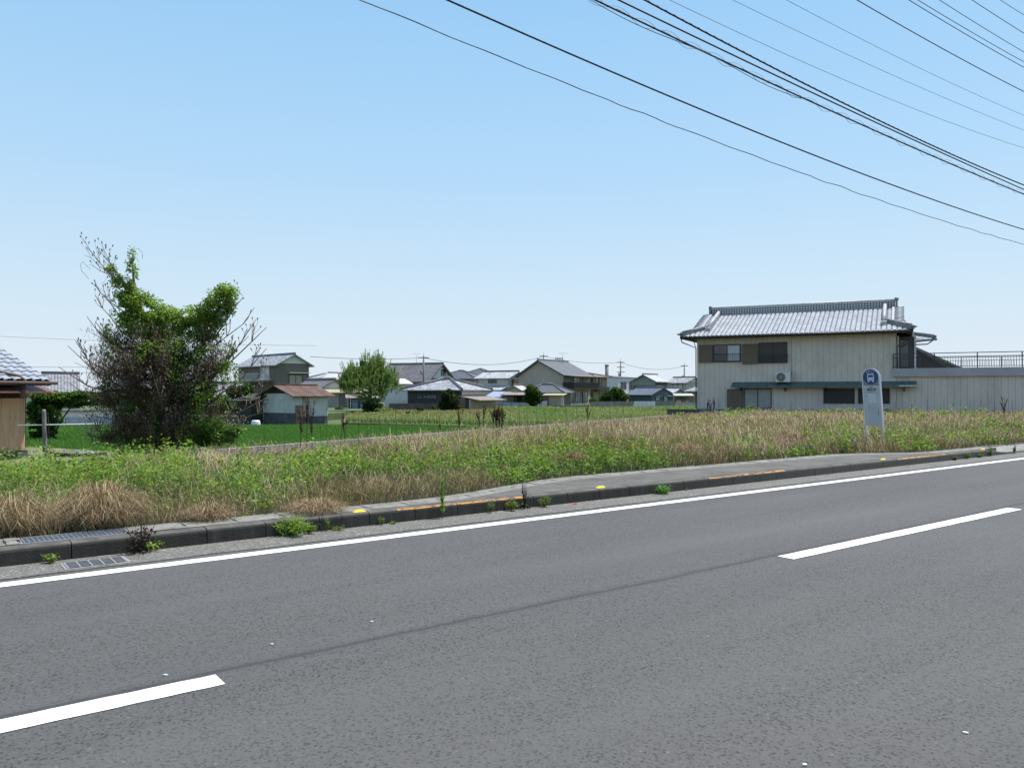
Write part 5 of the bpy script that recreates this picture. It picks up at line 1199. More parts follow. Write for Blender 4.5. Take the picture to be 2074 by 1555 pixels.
# --- green blades (left rear of the lot, mixed elsewhere)
X, Y, s, n_, Z = sample_lot(90000, pw=.4); L = leafiness(s, n_); dw = dwall(s, n_)
pg = np.clip(.12 + (L - .4) * .8, .05, .6) + .7 * npsmooth((6 - s) / 2) * npsmooth((5.0 - dw) / 2) * (L > .2); keep = rng.random(len(X)) < pg
X, Y, s, n_, Z = [q_[keep] for q_ in (X, Y, s, n_, Z)]; N = len(X); P = np.stack([X, Y, Z], 1); h_ = (.16 + .28 * rng.random(N)) * hfac(s, n_); lean = rng.normal(size=(N, 2)) * .13
c = jit(GG, N, .3, .12); k = rng.random(N) < .3; c[k] = jit((.2, .3, .07), int(k.sum()), .25)
V, Fc, C = join([blades(P, h_, lean, .007 * lod(Y), c, .6)]); o = np_mesh('green_grass', V, Fc, GRASS, None, C); tag(o, 'fresh green grass blades among the weeds of the lot', 'grass', kind='stuff')

# --- broadleaf weeds and creeping vines: leaves carried on clumps
X, Y, s, n_, Z = sample_lot(19000, pw=.75); L = leafiness(s, n_); keep = rng.random(len(X)) < npsmooth((L - .36) / .2); X, Y, s, n_, Z = [q_[keep] for q_ in (X, Y, s, n_, Z)]
Nc = len(X); hc = (.06 + .34 * rng.random(Nc)) * (.25 + 1.5 * npsmooth(fbm(s, n_, 1.1, 30) * 1.6 - .3)) * hfac(s, n_); rep = 15; idx = np.repeat(np.arange(Nc), rep); N = len(idx)
off = rng.normal(size=(N, 3)) * np.array([.085, .085, .0]); t = rng.random(N) ** .5
P = np.stack([X[idx] + off[:, 0] * lod(Y[idx]) ** .5, Y[idx] + off[:, 1] * lod(Y[idx]) ** .5, Z[idx] + .02 + hc[idx] * t + .02 * rng.random(N)], 1)
c = jit(LG, N, .35, .12); k = (t > .55) & (rng.random(N) < .55); c[k] = jit(LG2, int(k.sum()), .25, .1); kk_ = rng.random(N) < .04; c[kk_] = jit((.3, .27, .06), int(kk_.sum()), .2)
V, Fc, C = join([leaves(P, .042 * lod(Y[idx]) ** .8, c, .7, .8)])
o = np_mesh('leafy_weeds', V, Fc, LEAF, None, C); tag(o, 'bright green leafy weeds and vines creeping over the lot', 'weeds', kind='stuff')

# --- taller leafy shoots standing out of the mat
X, Y, s, n_, Z = sample_lot(900, pw=.7); L = leafiness(s, n_); keep = (L > .36) & (rng.random(len(X)) < .6) & (hfac(s, n_) > .85) & (Y < 24); X, Y, s, n_, Z = [q_[keep] for q_ in (X, Y, s, n_, Z)]
Nc = len(X); hc = .28 + .34 * rng.random(Nc); rep = 34; idx = np.repeat(np.arange(Nc), rep); N = len(idx); t = .25 + .75 * rng.random(N); tl = rng.normal(size=(Nc, 2)) * .08
P = np.stack([X[idx] + tl[idx, 0] * t + rng.normal(size=N) * .035, Y[idx] + tl[idx, 1] * t + rng.normal(size=N) * .035, Z[idx] + hc[idx] * t], 1); c = jit(LG2, Nc, .3, .12)[idx] * (.7 + .5 * rng.random((N, 1)))
P0 = np.stack([X, Y, Z], 1); V, Fc, C = join([leaves(P, .052 * lod(Y[idx]) ** .6, c, .3, .42), blades(P0, hc, tl, .006 * lod(Y), jit((.1, .14, .04), Nc, .3), 0)]); o = np_mesh('leafy_shoots', V, Fc, LEAF, None, C); tag(o, 'taller leafy shoots scattered through the weeds of the lot', 'weeds', kind='stuff')

# --- loose straws fallen across everything
X, Y, s, n_, Z = sample_lot(60000, pw=.75); N = len(X); P = np.stack([X, Y, Z + .02 + .26 * rng.random(N) * (.4 + fbm(s, n_, .9, 60))], 1); a = rng.random(N) * 2 * PI; r_ = .12 + .42 * rng.random(N)
keep = rng.random(N) < .25 + 1.1 * fbm(s, n_, 1.2, 61) * (leafiness(s, n_) < .75); P, a, r_, Y = P[keep], a[keep], r_[keep], Y[keep]; N = len(P)
c = jit((.36, .29, .19), N, .35, .08); k = rng.random(N) < .4; c[k] = jit(THATCH, int(k.sum()), .4)
V, Fc, C = join([blades(P, .10 + .12 * rng.random(N), np.stack([np.cos(a) * r_, np.sin(a) * r_], 1), .0042 * lod(Y), c, rng.random(N) * 2)]); o = np_mesh('fallen_straw', V, Fc, DRY, None, C); tag(o, 'loose pale straw fallen over the weeds of the lot', 'straw', kind='stuff')

# --- collapsed heaps of dead grass (countable mounds)
def dead_clump(px, py, label, w_=.35, hgt=.38, n=900, z=None):
    n = int(n * 1.7)
    p = gnd(px, py, .16); s, n_ = xy2sn(p.x, p.y); z0 = float(lot_z(np.array([s]), np.array([n_]))[0])
    a = rng.random(n) * 2 * PI; r0 = rng.random(n) * w_ * .35; P = np.stack([np.cos(a) * r0, np.sin(a) * r0, np.full(n, 0.0) + hgt * .25 * rng.random(n)], 1)
    r0 *= 2.2; P[:, 0] = np.cos(a) * r0; P[:, 1] = np.sin(a) * r0; b2 = a + rng.normal(size=n) * .9; r1 = w_ * (.2 + .9 * rng.random(n)); lean = np.stack([np.cos(b2) * r1, np.sin(b2) * r1], 1); h_ = hgt * (.35 + .6 * rng.random(n)) * (1.15 - .6 * r0 / (w_ * .77)); c = jit(THATCH, n, .45, .1); k = rng.random(n) < .35; c[k] = jit(STRAW, int(k.sum()), .3)
    V, Fc, C = join([blades(P, h_, lean, .0042, c, .6 + 1.3 * rng.random(n))]); o = np_mesh('dead_grass_clump', V, Fc, DRY, None, C); o.location = (p.x, p.y, z0); tag(o, label, 'dead plant', 'collapsed clumps of dead grass')
for a_ in ((205, 1062, 'haystack-like brown grass clump just behind the long kerb grating', .42, .5, 1600), (25, 1075, 'brown grass clump at the far left edge of the lot', .4, .4, 1100), (420, 1050, 'low flattened dead clump between the grating and the green weeds', .3, .22, 700),
           (640, 1035, 'wide tangled dead clump above the green gutter bush', .36, .2, 900), (760, 995, 'brown clump above the leftmost yellow kerb marker', .35, .3, 800), (1390, 930, 'brown drooping clump behind the second orange strip', .38, .33, 900), (1160, 945, 'reddish brown clump among green weeds in mid lot', .35, .32, 900),
           (1600, 905, 'broad arching straw clump left of the bus stop sign', .5, .36, 1100), (1715, 895, 'straw clump close to the left leg of the bus stop sign', .4, .32, 900), (1870, 900, 'greyish tangled clump right of the bus stop sign', .5, .32, 1000), (2040, 872, 'dead clump nearest the right edge of the lot', .5, .35, 900)): dead_clump(*a_)

# --- tall dark dead stalks
SEED = M('dark_seedhead', (.055, .03, .022), .9, .4, 8); STEM = M('dead_stem', (.085, .065, .045), .9, .3, 8)
def stalk(px, yt, heavy=False, label=None, lean=0.0, Y=None, grp=None):
    d = ray(px, 860); t = (d.x / d.y); 
    if Y is None:
        # a little this side of the retaining wall
        Yw = (-6.5 - 19.4 * .588) / (t - .588) if t < .3 else 40; Y = max(14, min(30, Yw - random.uniform(.5, 3)))
    X = t * Y; s, n_ = xy2sn(X, Y); z0 = float(lot_z(np.array([s]), np.array([n_]))[0]) if dwall(s, n_) > 0 else -.4
    zt = at(px, yt, Y).z; ht = zt - z0; g = empty('dead_weed_stalk', (X, Y, z0), random.uniform(0, 6), label or ('thick dark brown dead dock stalk with heavy seed head' if heavy else 'thin dark dead weed stalk standing in the grass by the field'), 'dead plant', grp or ('heavy dark dead stalks' if heavy else 'thin dead stalks'))
    q = MB(); lx = random.uniform(-.06, .06) + lean; bw = (.006 + Y * .0002) if heavy else (.003 + Y * .00018)
    q.tube([(0, 0, -.05), (lx * .3, 0, ht * .4), (lx * .7, .02, ht * .75), (lx, .02, ht)], [bw, bw * .9, bw * .7, bw * .4], 5); q.build('stem', STEM, g)
    n = 170 if heavy else 36; t_ = (.45 if heavy else .62) + (.55 if heavy else .38) * rng.random(n); r_ = (.05 if heavy else .018) * (1.1 - .5 * t_)
    a = rng.random(n) * 2 * PI; Pn = np.stack([lx * t_ + np.cos(a) * r_ * .5, .02 * t_ + np.sin(a) * r_ * .5, ht * t_], 1)
    if heavy:                                  # several diverging spikes, clotted unevenly
        nb = 5; bi = rng.integers(0, nb, n); ba = rng.random(nb) * 2 * PI; b0 = .35 + .35 * rng.random(nb); b1 = .75 + .25 * rng.random(nb); sprd = (.05 + .09 * rng.random(nb)); u_ = np.round(rng.random(n) * 7) / 7 + rng.normal(size=n) * .04
        zz_ = b0[bi] + (b1 - b0)[bi] * u_; k_ = sprd[bi] * u_; Pn = np.stack([lx * zz_ + np.cos(ba[bi]) * k_ + rng.normal(size=n) * .012, np.sin(ba[bi]) * k_ + rng.normal(size=n) * .012, ht * zz_], 1)
        q3 = MB()
        for j in range(nb): q3.tube([(lx * b0[j] * .9, 0, ht * b0[j]), (lx * b1[j] + math.cos(ba[j]) * sprd[j], math.sin(ba[j]) * sprd[j], ht * b1[j])], bw * .45, 4)
        q3.build('side_stems', SEED, g)
    V, Fc, C = join([leaves(Pn, .038 if heavy else .018, jit((.075, .04, .028), n, .45), .2, .7)]); np_mesh('seed_head', V, Fc, DRY, g, C)
for px, yt in ((536, 838), (577, 830), (663, 815), (699, 818), (726, 826), (770, 832), (803, 826), (834, 824), (864, 835), (888, 838), (941, 840), (963, 828), (990, 810), (1033, 814), (1053, 816), (1068, 822), (1088, 812), (1105, 820), (1124, 808), (1147, 812), (1169, 816), (690, 850), (745, 840), (650, 848), (1200, 818), (1236, 812), (1262, 816), (1305, 824), (352, 860), (104, 835), (480, 845)): stalk(px, yt)
for px, yt, lab in ((622, 800, 'tallest dark brown stalk in front of the white shed'), (632, 812, 'dark brown stalk just right of the tallest one by the shed'), (608, 822, 'dark stalk before the rusty shed door'), (699, 835, 'dark heavy stalk under the blue grey shed doors'), (930, 828, 'lone heavy stalk before the dark round bush'), (974, 832, 'heavy stalk left of the dark stalk bunch'), (979, 816, 'tall leaning heavy stalk left of the dark stalk bunch'), (1190, 815, 'heavy dark stalk before the block walls')):
    stalk(px, yt, True, lab, random.uniform(-.1, .1))
for i, (px, yt) in enumerate(((1000, 822), (1004, 818), (1008, 824), (1012, 820), (1016, 826))): stalk(px, yt, True, 'dark stalk in the dense bunch of five in mid field', 0, 24.5)
for px, yt in ((1432, 806), (1438, 810), (1446, 804), (1457, 806), (1602, 812)): stalk(px, yt, px < 1450, 'dead stalk against the base of the big cream house', 0, 38, 'stalks before the cream house')
for px, yt in ((1812, 812), (1846, 812), (1877, 808), (1912, 808), (1945, 808), (1985, 810), (2015, 808), (2034, 803), (2052, 810)): stalk(px, yt, px == 2034, 'dead stalk against the wing wall of the cream house', 0, random.uniform(29, 33), 'stalks before the wing wall')

# --- plants in the gutter and on the kerb
LEAF_D = LEAF
def gutter_plant(px, py, label, kind, hgt, wid, nl=160, n_at=7.84, size=.02, col=LG2, name='gutter_weed'):
    s = s_of(px, n_at, py); g = empty(name, sn(s, n_at, .004), random.uniform(0, 6), label, 'plant')
    if kind == 'bush':
        q = MB(); k = max(5, nl // 22); P = []; tips = []
        for i in range(k):
            a = random.uniform(0, 2 * PI); r_ = wid * .5 * random.random() ** .5; tip = Vector((math.cos(a) * r_, math.sin(a) * r_ * .7, hgt * random.uniform(.55, 1) * (1 - .4 * r_ / (wid * .5)))); q.tube([(0, 0, 0), tuple(tip * .5 + Vector((0, 0, .02))), tuple(tip)], [.003, .0025, .0015], 4); tips.append(tip)
        q.build('stems', M('green_stem', (.09, .13, .04), .8), g)
        idx = rng.integers(0, k, nl); tt_ = .3 + .75 * rng.random(nl); T = np.array([tuple(t) for t in tips])[idx] * tt_[:, None]; T += rng.normal(size=(nl, 3)) * wid * .06; T[:, 2] = np.abs(T[:, 2]) + .004
        c = jit(col, nl, .3, .1); V, Fc, C = join([leaves(T, size, c, .3, .5)]); np_mesh('foliage', V, Fc, LEAF, g, C)
    elif kind == 'grass':
        P = np.zeros((nl, 3)); P[:, :2] = rng.normal(size=(nl, 2)) * wid * .12; lean = rng.normal(size=(nl, 2)) * wid * .35; V, Fc, C = join([blades(P, hgt * (.4 + .7 * rng.random(nl)), lean, .006, jit(col, nl, .3, .1), .8)]); np_mesh('foliage', V, Fc, GRASS, g, C)
    elif kind == 'tall':
        q = MB(); q.tube([(0, 0, 0), (.005, 0, hgt * .5), (.0, .01, hgt)], [.006, .005, .003], 6); q.build('stem', M('green_stem', (.09, .13, .04), .8), g)
        tt_ = .12 + .88 * np.linspace(0, 1, nl) ; a = np.arange(nl) * 2.4; P = np.stack([np.zeros(nl), np.zeros(nl), hgt * tt_], 1); r_ = wid * .5 * (1.15 - .75 * tt_); lean = np.stack([np.cos(a) * r_, np.sin(a) * r_], 1)
        V, Fc, C = join([blades(P, .05 + .05 * rng.random(nl), lean, .016, jit(col, nl, .25, .1), .9)]); np_mesh('foliage', V, Fc, LEAF, g, C)
    elif kind == 'dead':
        q = MB()
        for i in range(14 if wid > .3 else 7):
            a = random.uniform(0, 2 * PI); t = random.uniform(.5, 1); sp1 = wid * .5 * random.random(); q.tube([(0, 0, 0), (math.cos(a) * sp1 * .6, math.sin(a) * sp1 * .5, hgt * t * .55), (math.cos(a) * sp1, math.sin(a) * sp1 * .7, hgt * t)], [.007, .004, .002], 4)
        q.build('stems', M('black_stem', (.035, .025, .02), .9), g)
        nn_ = 220 if wid > .3 else 60; T = rng.normal(size=(nn_, 3)) * np.array([wid * .2, wid * .14, 0]); T[:, 2] = hgt * .55 * rng.random(nn_) ** 1.4 + .01; V, Fc, C = join([leaves(T, .035, jit((.045, .03, .02), nn_, .4), .2, .5)]); np_mesh('dead_leaves', V, Fc, DRY, g, C)
        T = rng.normal(size=(60, 3)) * np.array([.05, .04, .02]) + np.array([.1, -.05, .05]); T[:, 2] = np.abs(T[:, 2]); V, Fc, C = join([leaves(T, .03, jit(LG2, 60, .2), .5, .6)]); np_mesh('foliage', V, Fc, LEAF, g, C)
YG = (.20, .26, .055)
gutter_plant(103, 1143, 'small rosette weed at the kerb foot left of the gutter drain cover', 'bush', .10, .17, 200, 7.84, .028, (.2, .28, .07))
gutter_plant(285, 1112, 'blackened dead shrub with a little green beside the long kerb grating', 'dead', .36, .36)
gutter_plant(590, 1085, 'largest bushy green weed in the gutter', 'bush', .24, .42, 1500, 7.82, .022, LG2); gutter_plant(625, 1080, 'small green offshoot right of the largest gutter bush', 'bush', .14, .2, 260, 7.83, .02, LG2)
gutter_plant(663, 1077, 'narrow upright green weed right of the largest gutter bush', 'bush', .17, .07, 130, 7.86, .02); gutter_plant(685, 1078, 'low yellow green tuft right of the narrow upright weed', 'bush', .05, .2, 160, 7.83, .018, YG)
gutter_plant(773, 1062, 'small weed against the kerb below the leftmost kerb marker', 'bush', .12, .12, 150, 7.86, .016, YG); gutter_plant(798, 1060, 'tiny flat weed next to the kerb in the gutter', 'bush', .03, .12, 60, 7.83, .02)
gutter_plant(896, 1048, 'tall single stemmed weed crossing the orange kerb paint', 'tall', .42, .17, 60, 7.85, .03, (.14, .25, .06)); 
gutter_plant(993, 1038, 'feathery weed left of the round tuft at the orange paint', 'bush', .16, .14, 260, 7.85, .018, (.15, .25, .06)); gutter_plant(1035, 1033, 'round yellow green tuft under the orange paint', 'bush', .17, .2, 520, 7.83, .018, YG)
gutter_plant(1063, 1031, 'dark weed with tall bare stems at the end of the orange paint', 'dead', .45, .16); gutter_plant(1103, 1026, 'pointed green tuft right of the bare stemmed weed', 'bush', .17, .2, 420, 7.83, .018, YG)
gutter_plant(1342, 998, 'spreading grass tuft in the gutter in mid picture', 'grass', .17, .3, 260, 7.83, .02, (.10, .24, .045)); gutter_plant(1390, 990, 'tiny sprout at the kerb foot right of the grass tuft', 'bush', .04, .05, 30, 7.86, .015)
for px, py, hh_, lab in ((1934, 928, .11, 'small tuft in the gutter near the lowered kerb, leftmost of four'), (1959, 925, .3, 'dark leafy weed at the kerb near its lowered end'), (1985, 922, .12, 'low weed between two taller kerb weeds at right'), (2007, 919, .3, 'tall kerb weed right of the last kerb marker'), (2054, 912, .32, 'rightmost leafy weed at the lowered kerb')):
    gutter_plant(px, py, lab, 'bush', hh_ * .8, .16, 240, 7.86, .028, (.12, .21, .05))
gutter_plant(1723, 926, 'single small sprout growing on the kerb top', 'bush', .09, .05, 40, 8.1, .02)

# --- small pale chips lying on the carriageway
for px, py, lab in ((335, 1367, 'white paint chip on the asphalt left of the near dash'), (551, 1305, 'small white chip on the asphalt above the near dash end'), (753, 1259, 'tiny white chip on the near lane in mid road'), (1955, 1484, 'pale flattened speck on the asphalt at lower right'), (1630, 1549, 'pale speck on the asphalt at the bottom edge')):
    p = gnd(px, py, .002); g = MB(); k = 7; g.face([(.012 * math.cos(2 * PI * i / k) * random.uniform(.6, 1.2),   .008 * math.sin(2 * PI * i / k) * random.uniform(.6, 1.2), .006) for i in range(k)])
    tp = g.v[:]; 
    for i in range(k): j = (i + 1) % k; a_, b_ = tp[i], tp[j]; g.face([a_, b_, (b_[0] * 1.15, b_[1] * 1.15, 0), (a_[0] * 1.15, a_[1] * 1.15, 0)])
    o = g.build('stone_chip', M('chip_white', (.6, .58, .54), .7)); o.location = p; o.rotation_euler = (0, 0, random.uniform(-.4, .4)); tag(o, lab, 'chip', 'pale chips on the road')

# --- rice plants, field grass
def inpoly(X, Y, poly):
    k = np.zeros(len(X), bool); n = len(poly); j = n - 1
    for i in range(n):
        xi, yi = poly[i]; xj, yj = poly[j]; c_ = ((yi > Y) != (yj > Y)) & (X < (xj - xi) * (Y - yi) / (yj - yi + 1e-12) + xi); k ^= c_; j = i
    return k
def sample_poly(N, poly, Y0, Y1, pw=.3, x0=-160, x1=2200):
    u = rng.random(N); Y = (Y0 ** (1 - pw) + u * (Y1 ** (1 - pw) - Y0 ** (1 - pw))) ** (1 / (1 - pw)); x = x0 + (x1 - x0) * rng.random(N); X = (x - CX) / FPX * Y; k = inpoly(X, Y, poly); return X[k], Y[k]
X, Y = sample_poly(330000, [(x_, min(y_, 42.3)) for x_, y_ in RICE], 15, 45, .3, -160, 1300); N = len(X); P = np.stack([X, Y, np.full(N, -.5)], 1)
c = jit((.10, .235, .038), N, .25, .1) * (.8 + .45 * fbm(X, Y, .35, 70))[:, None]; k = rng.random(N) < .3; c[k] = jit((.15, .30, .05), int(k.sum()), .2)
V, Fc, C = join([blades(P, .24 + .12 * rng.random(N), rng.normal(size=(N, 2)) * .05, .014 * np.clip(Y / 20, .8, 2.4), c, .1)]); o = np_mesh('rice_plants', V, Fc, leaf_mat('rice_blade', .3, .5, .3), None, C); tag(o, 'dense deep green young rice filling the paddy', 'rice', kind='stuff')
# bank grass: left bank, field behind, strip along the far edge
GF = [(-9.7, 46.0), (-5, 43.5), (0, 40.8), (3.5, 38.0), (12, 53), (24, 60), (32, 96), (-13.5, 96), (-12.8, 62)]
X, Y = sample_poly(230000, GF, 37, 96, .5); N = len(X); P = np.stack([X, Y, np.full(N, -.29)], 1); f = fbm(X, Y * .5, .25, 40)
edge = npsmooth(((X * -.45 + 43.0) - Y) / 3.0 + .9); c = jit((.15, .235, .06), N, .25, .12); k = rng.random(N) < npsmooth((f - .36) * 5) * .8; c[k] = jit((.25, .28, .10), int(k.sum()), .25, .08)
k = (X < -2) & (Y > 58) & (rng.random(N) < .55) & (fbm(X, Y, .4, 44) > .42); c[k] = jit((.26, .16, .08), int(k.sum()), .3); k = rng.random(N) < edge * .8; c[k] = jit((.055, .12, .02), int(k.sum()), .3)  # grass darkened toward the near edge to paint the bank's shadow line
V, Fc, C = join([blades(P, (.12 + .16 * rng.random(N)) * (1 + .5 * f), rng.normal(size=(N, 2)) * .12, .022 * Y / 50, c, .6)]); o = np_mesh('field_grass', V, Fc, GRASS, None, C); tag(o, 'light green rough grass on the field in front of the houses', 'grass', kind='stuff')
BK = [(-9.6, 19.5), (-6.2, 19.6), (4.0, 37.3), (3.1, 37.9), (-1.4, 31.5), (-5.2, 25)]
X, Y = sample_poly(40000, [(-60, 43.2), (-9.4, 43.2), (-9.0, 45.0), (-9.5, 46.4), (-15, 48.6), (-60, 48.6)], 43, 49, .2, -160, 800); N = len(X); P = np.stack([X, Y, np.full(N, -.61)], 1)
X2, Y2 = sample_poly(40000, [(-60, 26.5), (-15, 26.6), (-11.8, 22.6), (-10.0, 16.0), (-8.6, 15.9), (-11.5, 24), (-14, 28), (-60, 29)], 15, 29, .2, -160, 800); N2 = len(X2); P2 = np.stack([X2, Y2, np.full(N2, -.5)], 1)
X3, Y3 = sample_poly(26000, [(-2.6, 29.5), (-1.3, 28.9), (3.4, 37.5), (0.2, 40.4), (-2.2, 40.6)], 28, 41, .2, 800, 1250); P3 = np.stack([X3, Y3, np.full(len(X3), -.45)], 1); P = np.concatenate([P, P2, P3]); N = len(P)
c = jit((.13, .235, .05), N, .3, .12); k = rng.random(N) < .3; c[k] = jit((.22, .27, .09), int(k.sum()), .25)
V, Fc, C = join([blades(P, .14 + .22 * rng.random(N), rng.normal(size=(N, 2)) * .12, .022, c, .5)]); o = np_mesh('bank_grass', V, Fc, GRASS, None, C); tag(o, 'pale green grass on the banks round the rice field', 'grass', kind='stuff')

# --- shrubs and trees
BARK = M('bark', (.07, .055, .045), .9, .35, 5, stretch=(3, 3, .6))
def pxblob(cx, cy, rx, ry, Y, rd=None, o=Vector((0, 0, 0))):
    p = at(cx, cy, Y) - o; k = Y / FPX; return (p.x, p.y, p.z, rx * k, (rd if rd else rx * k * .9), ry * k)
def shrub(name, label, px, Y, base, blobs, n, size, col, col2, cat='shrub', group=None, trunk=True, hole=.22):
    d = ray(px, 795); o = Vector((d.x / d.y * Y, Y, base)); g = empty(name, o, 0, label, cat, group)
    B = [pxblob(b_[0], b_[1], b_[2], b_[3], Y + (b_[4] if len(b_) > 4 else 0), None, o) for b_ in blobs]
    if trunk:
        q = MB()
        for b_ in B: q.tube([(0, 0, -.1), (b_[0] * .4, b_[1] * .4, b_[2] * .45), (b_[0], b_[1], b_[2])], [.07 * b_[3] ** .5, .05 * b_[3] ** .5, .02], 6)
        q.build('trunk', BARK, g)
    crown('crown', g, B, n, size, col, None, .4, hole, col2, .35, .35, .65); return g
DG = (.045, .085, .022); DG2 = (.075, .13, .03)
shrub('round_bush', 'dark glossy round bush against the black-walled house', 912, 74, -.3, [(905, 802, 12, 12), (915, 812, 14, 13), (900, 820, 11, 11), (920, 824, 12, 9), (910, 796, 8, 8)], 5200, .22, (.03, .055, .02), (.06, .10, .035))
shrub('round_bush', 'dark green tree between the blue sheeting and the cream board shed', 1080, 92, -.3, [(1078, 795, 14, 13), (1088, 806, 12, 13), (1070, 806, 10, 10), (1082, 816, 9, 7), (1074, 785, 7, 6)], 5200, .26, DG, DG2)
shrub('round_bush', 'spreading green shrub in front of the white modern house', 1240, 100, -.3, [(1232, 803, 14, 11), (1250, 796, 13, 11), (1262, 805, 11, 9), (1245, 790, 8, 6), (1222, 810, 8, 6), (1242, 812, 16, 7)], 6000, .28, (.055, .11, .035), (.10, .17, .05))
shrub('low_shrub', 'low shrub at the foot of the ochre extension', 1206, 100, -.3, [(1200, 812, 7, 6), (1210, 814, 6, 5)], 900, .25, DG2, LG)
shrub('round_bush', 'bright bush at the corner of the timber building', 100, 30, -.4, [(78, 835, 22, 24), (82, 868, 20, 22), (100, 803, 32, 11), (130, 806, 30, 12), (66, 815, 14, 16), (76, 890, 16, 14), (160, 800, 20, 9), (110, 820, 18, 10), (95, 850, 22, 20), (98, 880, 18, 16), (84, 900, 16, 10)], 15000, .11, (.05, .10, .022), (.14, .25, .045))
shrub('garden_hedge', 'long uneven row of dark shrubs behind the grey wall at left', 240, 49, -.1, [(150, 815, 22, 12), (185, 808, 24, 15), (225, 814, 24, 12), (262, 806, 22, 16), (300, 814, 24, 12), (340, 810, 24, 14), (380, 818, 20, 12)], 9000, .15, (.045, .085, .025), (.10, .17, .04), trunk=False)
shrub('low_shrub', 'creeper hanging over the grey wall beyond the clothes pole', 120, 41, -.3, [(118, 832, 8, 14), (124, 850, 5, 10)], 500, .13, LG, LG2, trunk=False)
shrub('garden_bush', 'grey green garden shrub left of the white shed', 455, 54, -.1, [(450, 815, 18, 15), (470, 822, 16, 12), (440, 830, 14, 10)], 3500, .16, (.06, .115, .055), (.12, .19, .09))
shrub('garden_bush', 'bright green garden shrub touching the white shed', 520, 51, -.1, [(520, 828, 13, 11), (508, 818, 10, 10), (528, 834, 9, 8), (500, 832, 10, 8)], 2600, .15, (.07, .14, .025), (.15, .25, .04))
shrub('garden_bush', 'dark shrub row behind the mossy retaining wall', 485, 56, -.1, [(485, 800, 22, 18), (500, 790, 14, 14), (470, 795, 12, 16), (415, 835, 20, 10), (490, 834, 22, 8)], 4200, .17, (.035, .065, .025), (.07, .12, .035))
shrub('leafy_weed', 'tall yellow green leafy plant topping the dark stalk bunch', 1010, 25.5, -.1, [(1012, 832, 9, 7), (1020, 838, 7, 6), (1002, 838, 6, 6)], 330, .085, (.16, .26, .04), (.26, .38, .07), cat='plant')
shrub('leafy_weed', 'small yellow green sapling at the rice field edge', 893, 27, -.1, [(893, 862, 5, 6)], 90, .08, (.2, .32, .05), (.3, .42, .08), cat='plant')
shrub('low_shrub', 'bushy weed at the foot of the small shed by the round pine', 695, 73, -.3, [(688, 830, 9, 8), (698, 836, 7, 5)], 900, .2, (.08, .14, .05), (.15, .22, .08))
shrub('low_shrub', 'light green shrub right of the round pine trunk', 775, 72, -.3, [(768, 836, 16, 8), (788, 834, 12, 8), (758, 842, 12, 6)], 1600, .2, (.11, .2, .04), (.2, .31, .07))
shrub('low_shrub', 'small dark shrub on the bare soil before the dark block wall', 851, 70, -.3, [(848, 829, 4, 4), (856, 829, 3.5, 3.5)], 320, .16, (.04, .075, .025), DG2)
shrub('low_shrub', 'tiny round shrub left of the dark glossy bush', 879, 71, -.3, [(879, 825, 4, 4)], 220, .15, (.06, .11, .03), DG2)
shrub('low_shrub', 'pair of small shrubs on the field below the black-walled house', 838, 62, -.3, [(826, 838, 5, 5), (845, 838, 5, 5)], 420, .17, (.07, .12, .035), LG)

# round pine (needle tufts pointing up and out)
d = ray(748, 795); Yp = 68; o = Vector((d.x / d.y * Yp, Yp, -.3)); g = empty('pine_tree', o, 0, 'round bushy green pine in the middle of the fields', 'tree')
q = MB(); q.tube([(0, 0, -.2), (-.05, 0, .8), (.1, 0, 1.5), (.05, 0, 2.6), (.1, 0, 4.0)], [.2, .17, .14, .09, .03], 8); rnd = random.Random(3)
tips = []; 
for i in range(46):
    z = .9 + 2.6 * rnd.random(); a = rnd.uniform(0, 2 * PI); r_ = rnd.uniform(1.3, 2.5) * (1 - .55 * max(0, (z - 1.8) / 2.4)); tip = Vector((math.cos(a) * r_, math.sin(a) * r_ * .9, z + rnd.uniform(.1, .9)))
    q.tube([(0, 0, z - .2), tuple(Vector((0, 0, z)) * .5 + tip * .5 + Vector((0, 0, -.1))), tuple(tip)], [.06, .04, .015], 5); tips.append(tip)
q.build('trunk', BARK, g)
B = [(0, 0, 2.2, 2.35, 2.2, 1.25), (-1.3, 0, 3.0, 1.1, 1.1, 1.0), (.2, .2, 3.7, .95, .9, 1.15), (1.0, -.2, 3.2, 1.0, 1.0, 1.2), (1.7, 0, 2.0, 1.0, 1.0, .8), (-1.9, -.1, 2.6, .7, .8, .9), (.9, .1, 4.2, .35, .35, .7), (-.5, .1, 4.1, .35, .35, .6), (-1.55, 0, 3.7, .3, .3, .5), (2.1, 0, 2.9, .4, .4, .6)]
rc = random.Random(8)
for i in range(26):
    a = rc.uniform(0, 2 * PI); rr0 = 2.1 * rc.random() ** .5; B.append((math.cos(a) * rr0, math.sin(a) * rr0, 4.0 - rr0 * .62 + rc.uniform(-.2, .35), .17, .17, .5, 1.6))
P = blob_pts(3600, B, .4, .36); m_ = len(P); rep = 9; idx = np.repeat(np.arange(m_), rep); N = len(idx); base = P[idx] + rng.normal(size=(N, 3)) * .05
out = P[idx] - np.array([0, 0, 1.6]); out /= np.linalg.norm(out, axis=1)[:, None]; lean = out[:, :2] * .12 + rng.normal(size=(N, 2)) * .10; c = jit((.14, .225, .06), m_, .35, .1)[idx]; k = rng.random(N) < .22; c[k] = jit((.24, .33, .09), int(k.sum()), .2)
S0 = blob_pts(620, B[:10], .9, .2); S0 = S0[S0[:, 2] > 1.7]; ms = len(S0); rp_ = 34; ix = np.repeat(np.arange(ms), rp_); Ns = len(ix); ln_ = (.35 + .4 * rng.random(ms))[ix]; tt_ = rng.random(Ns)
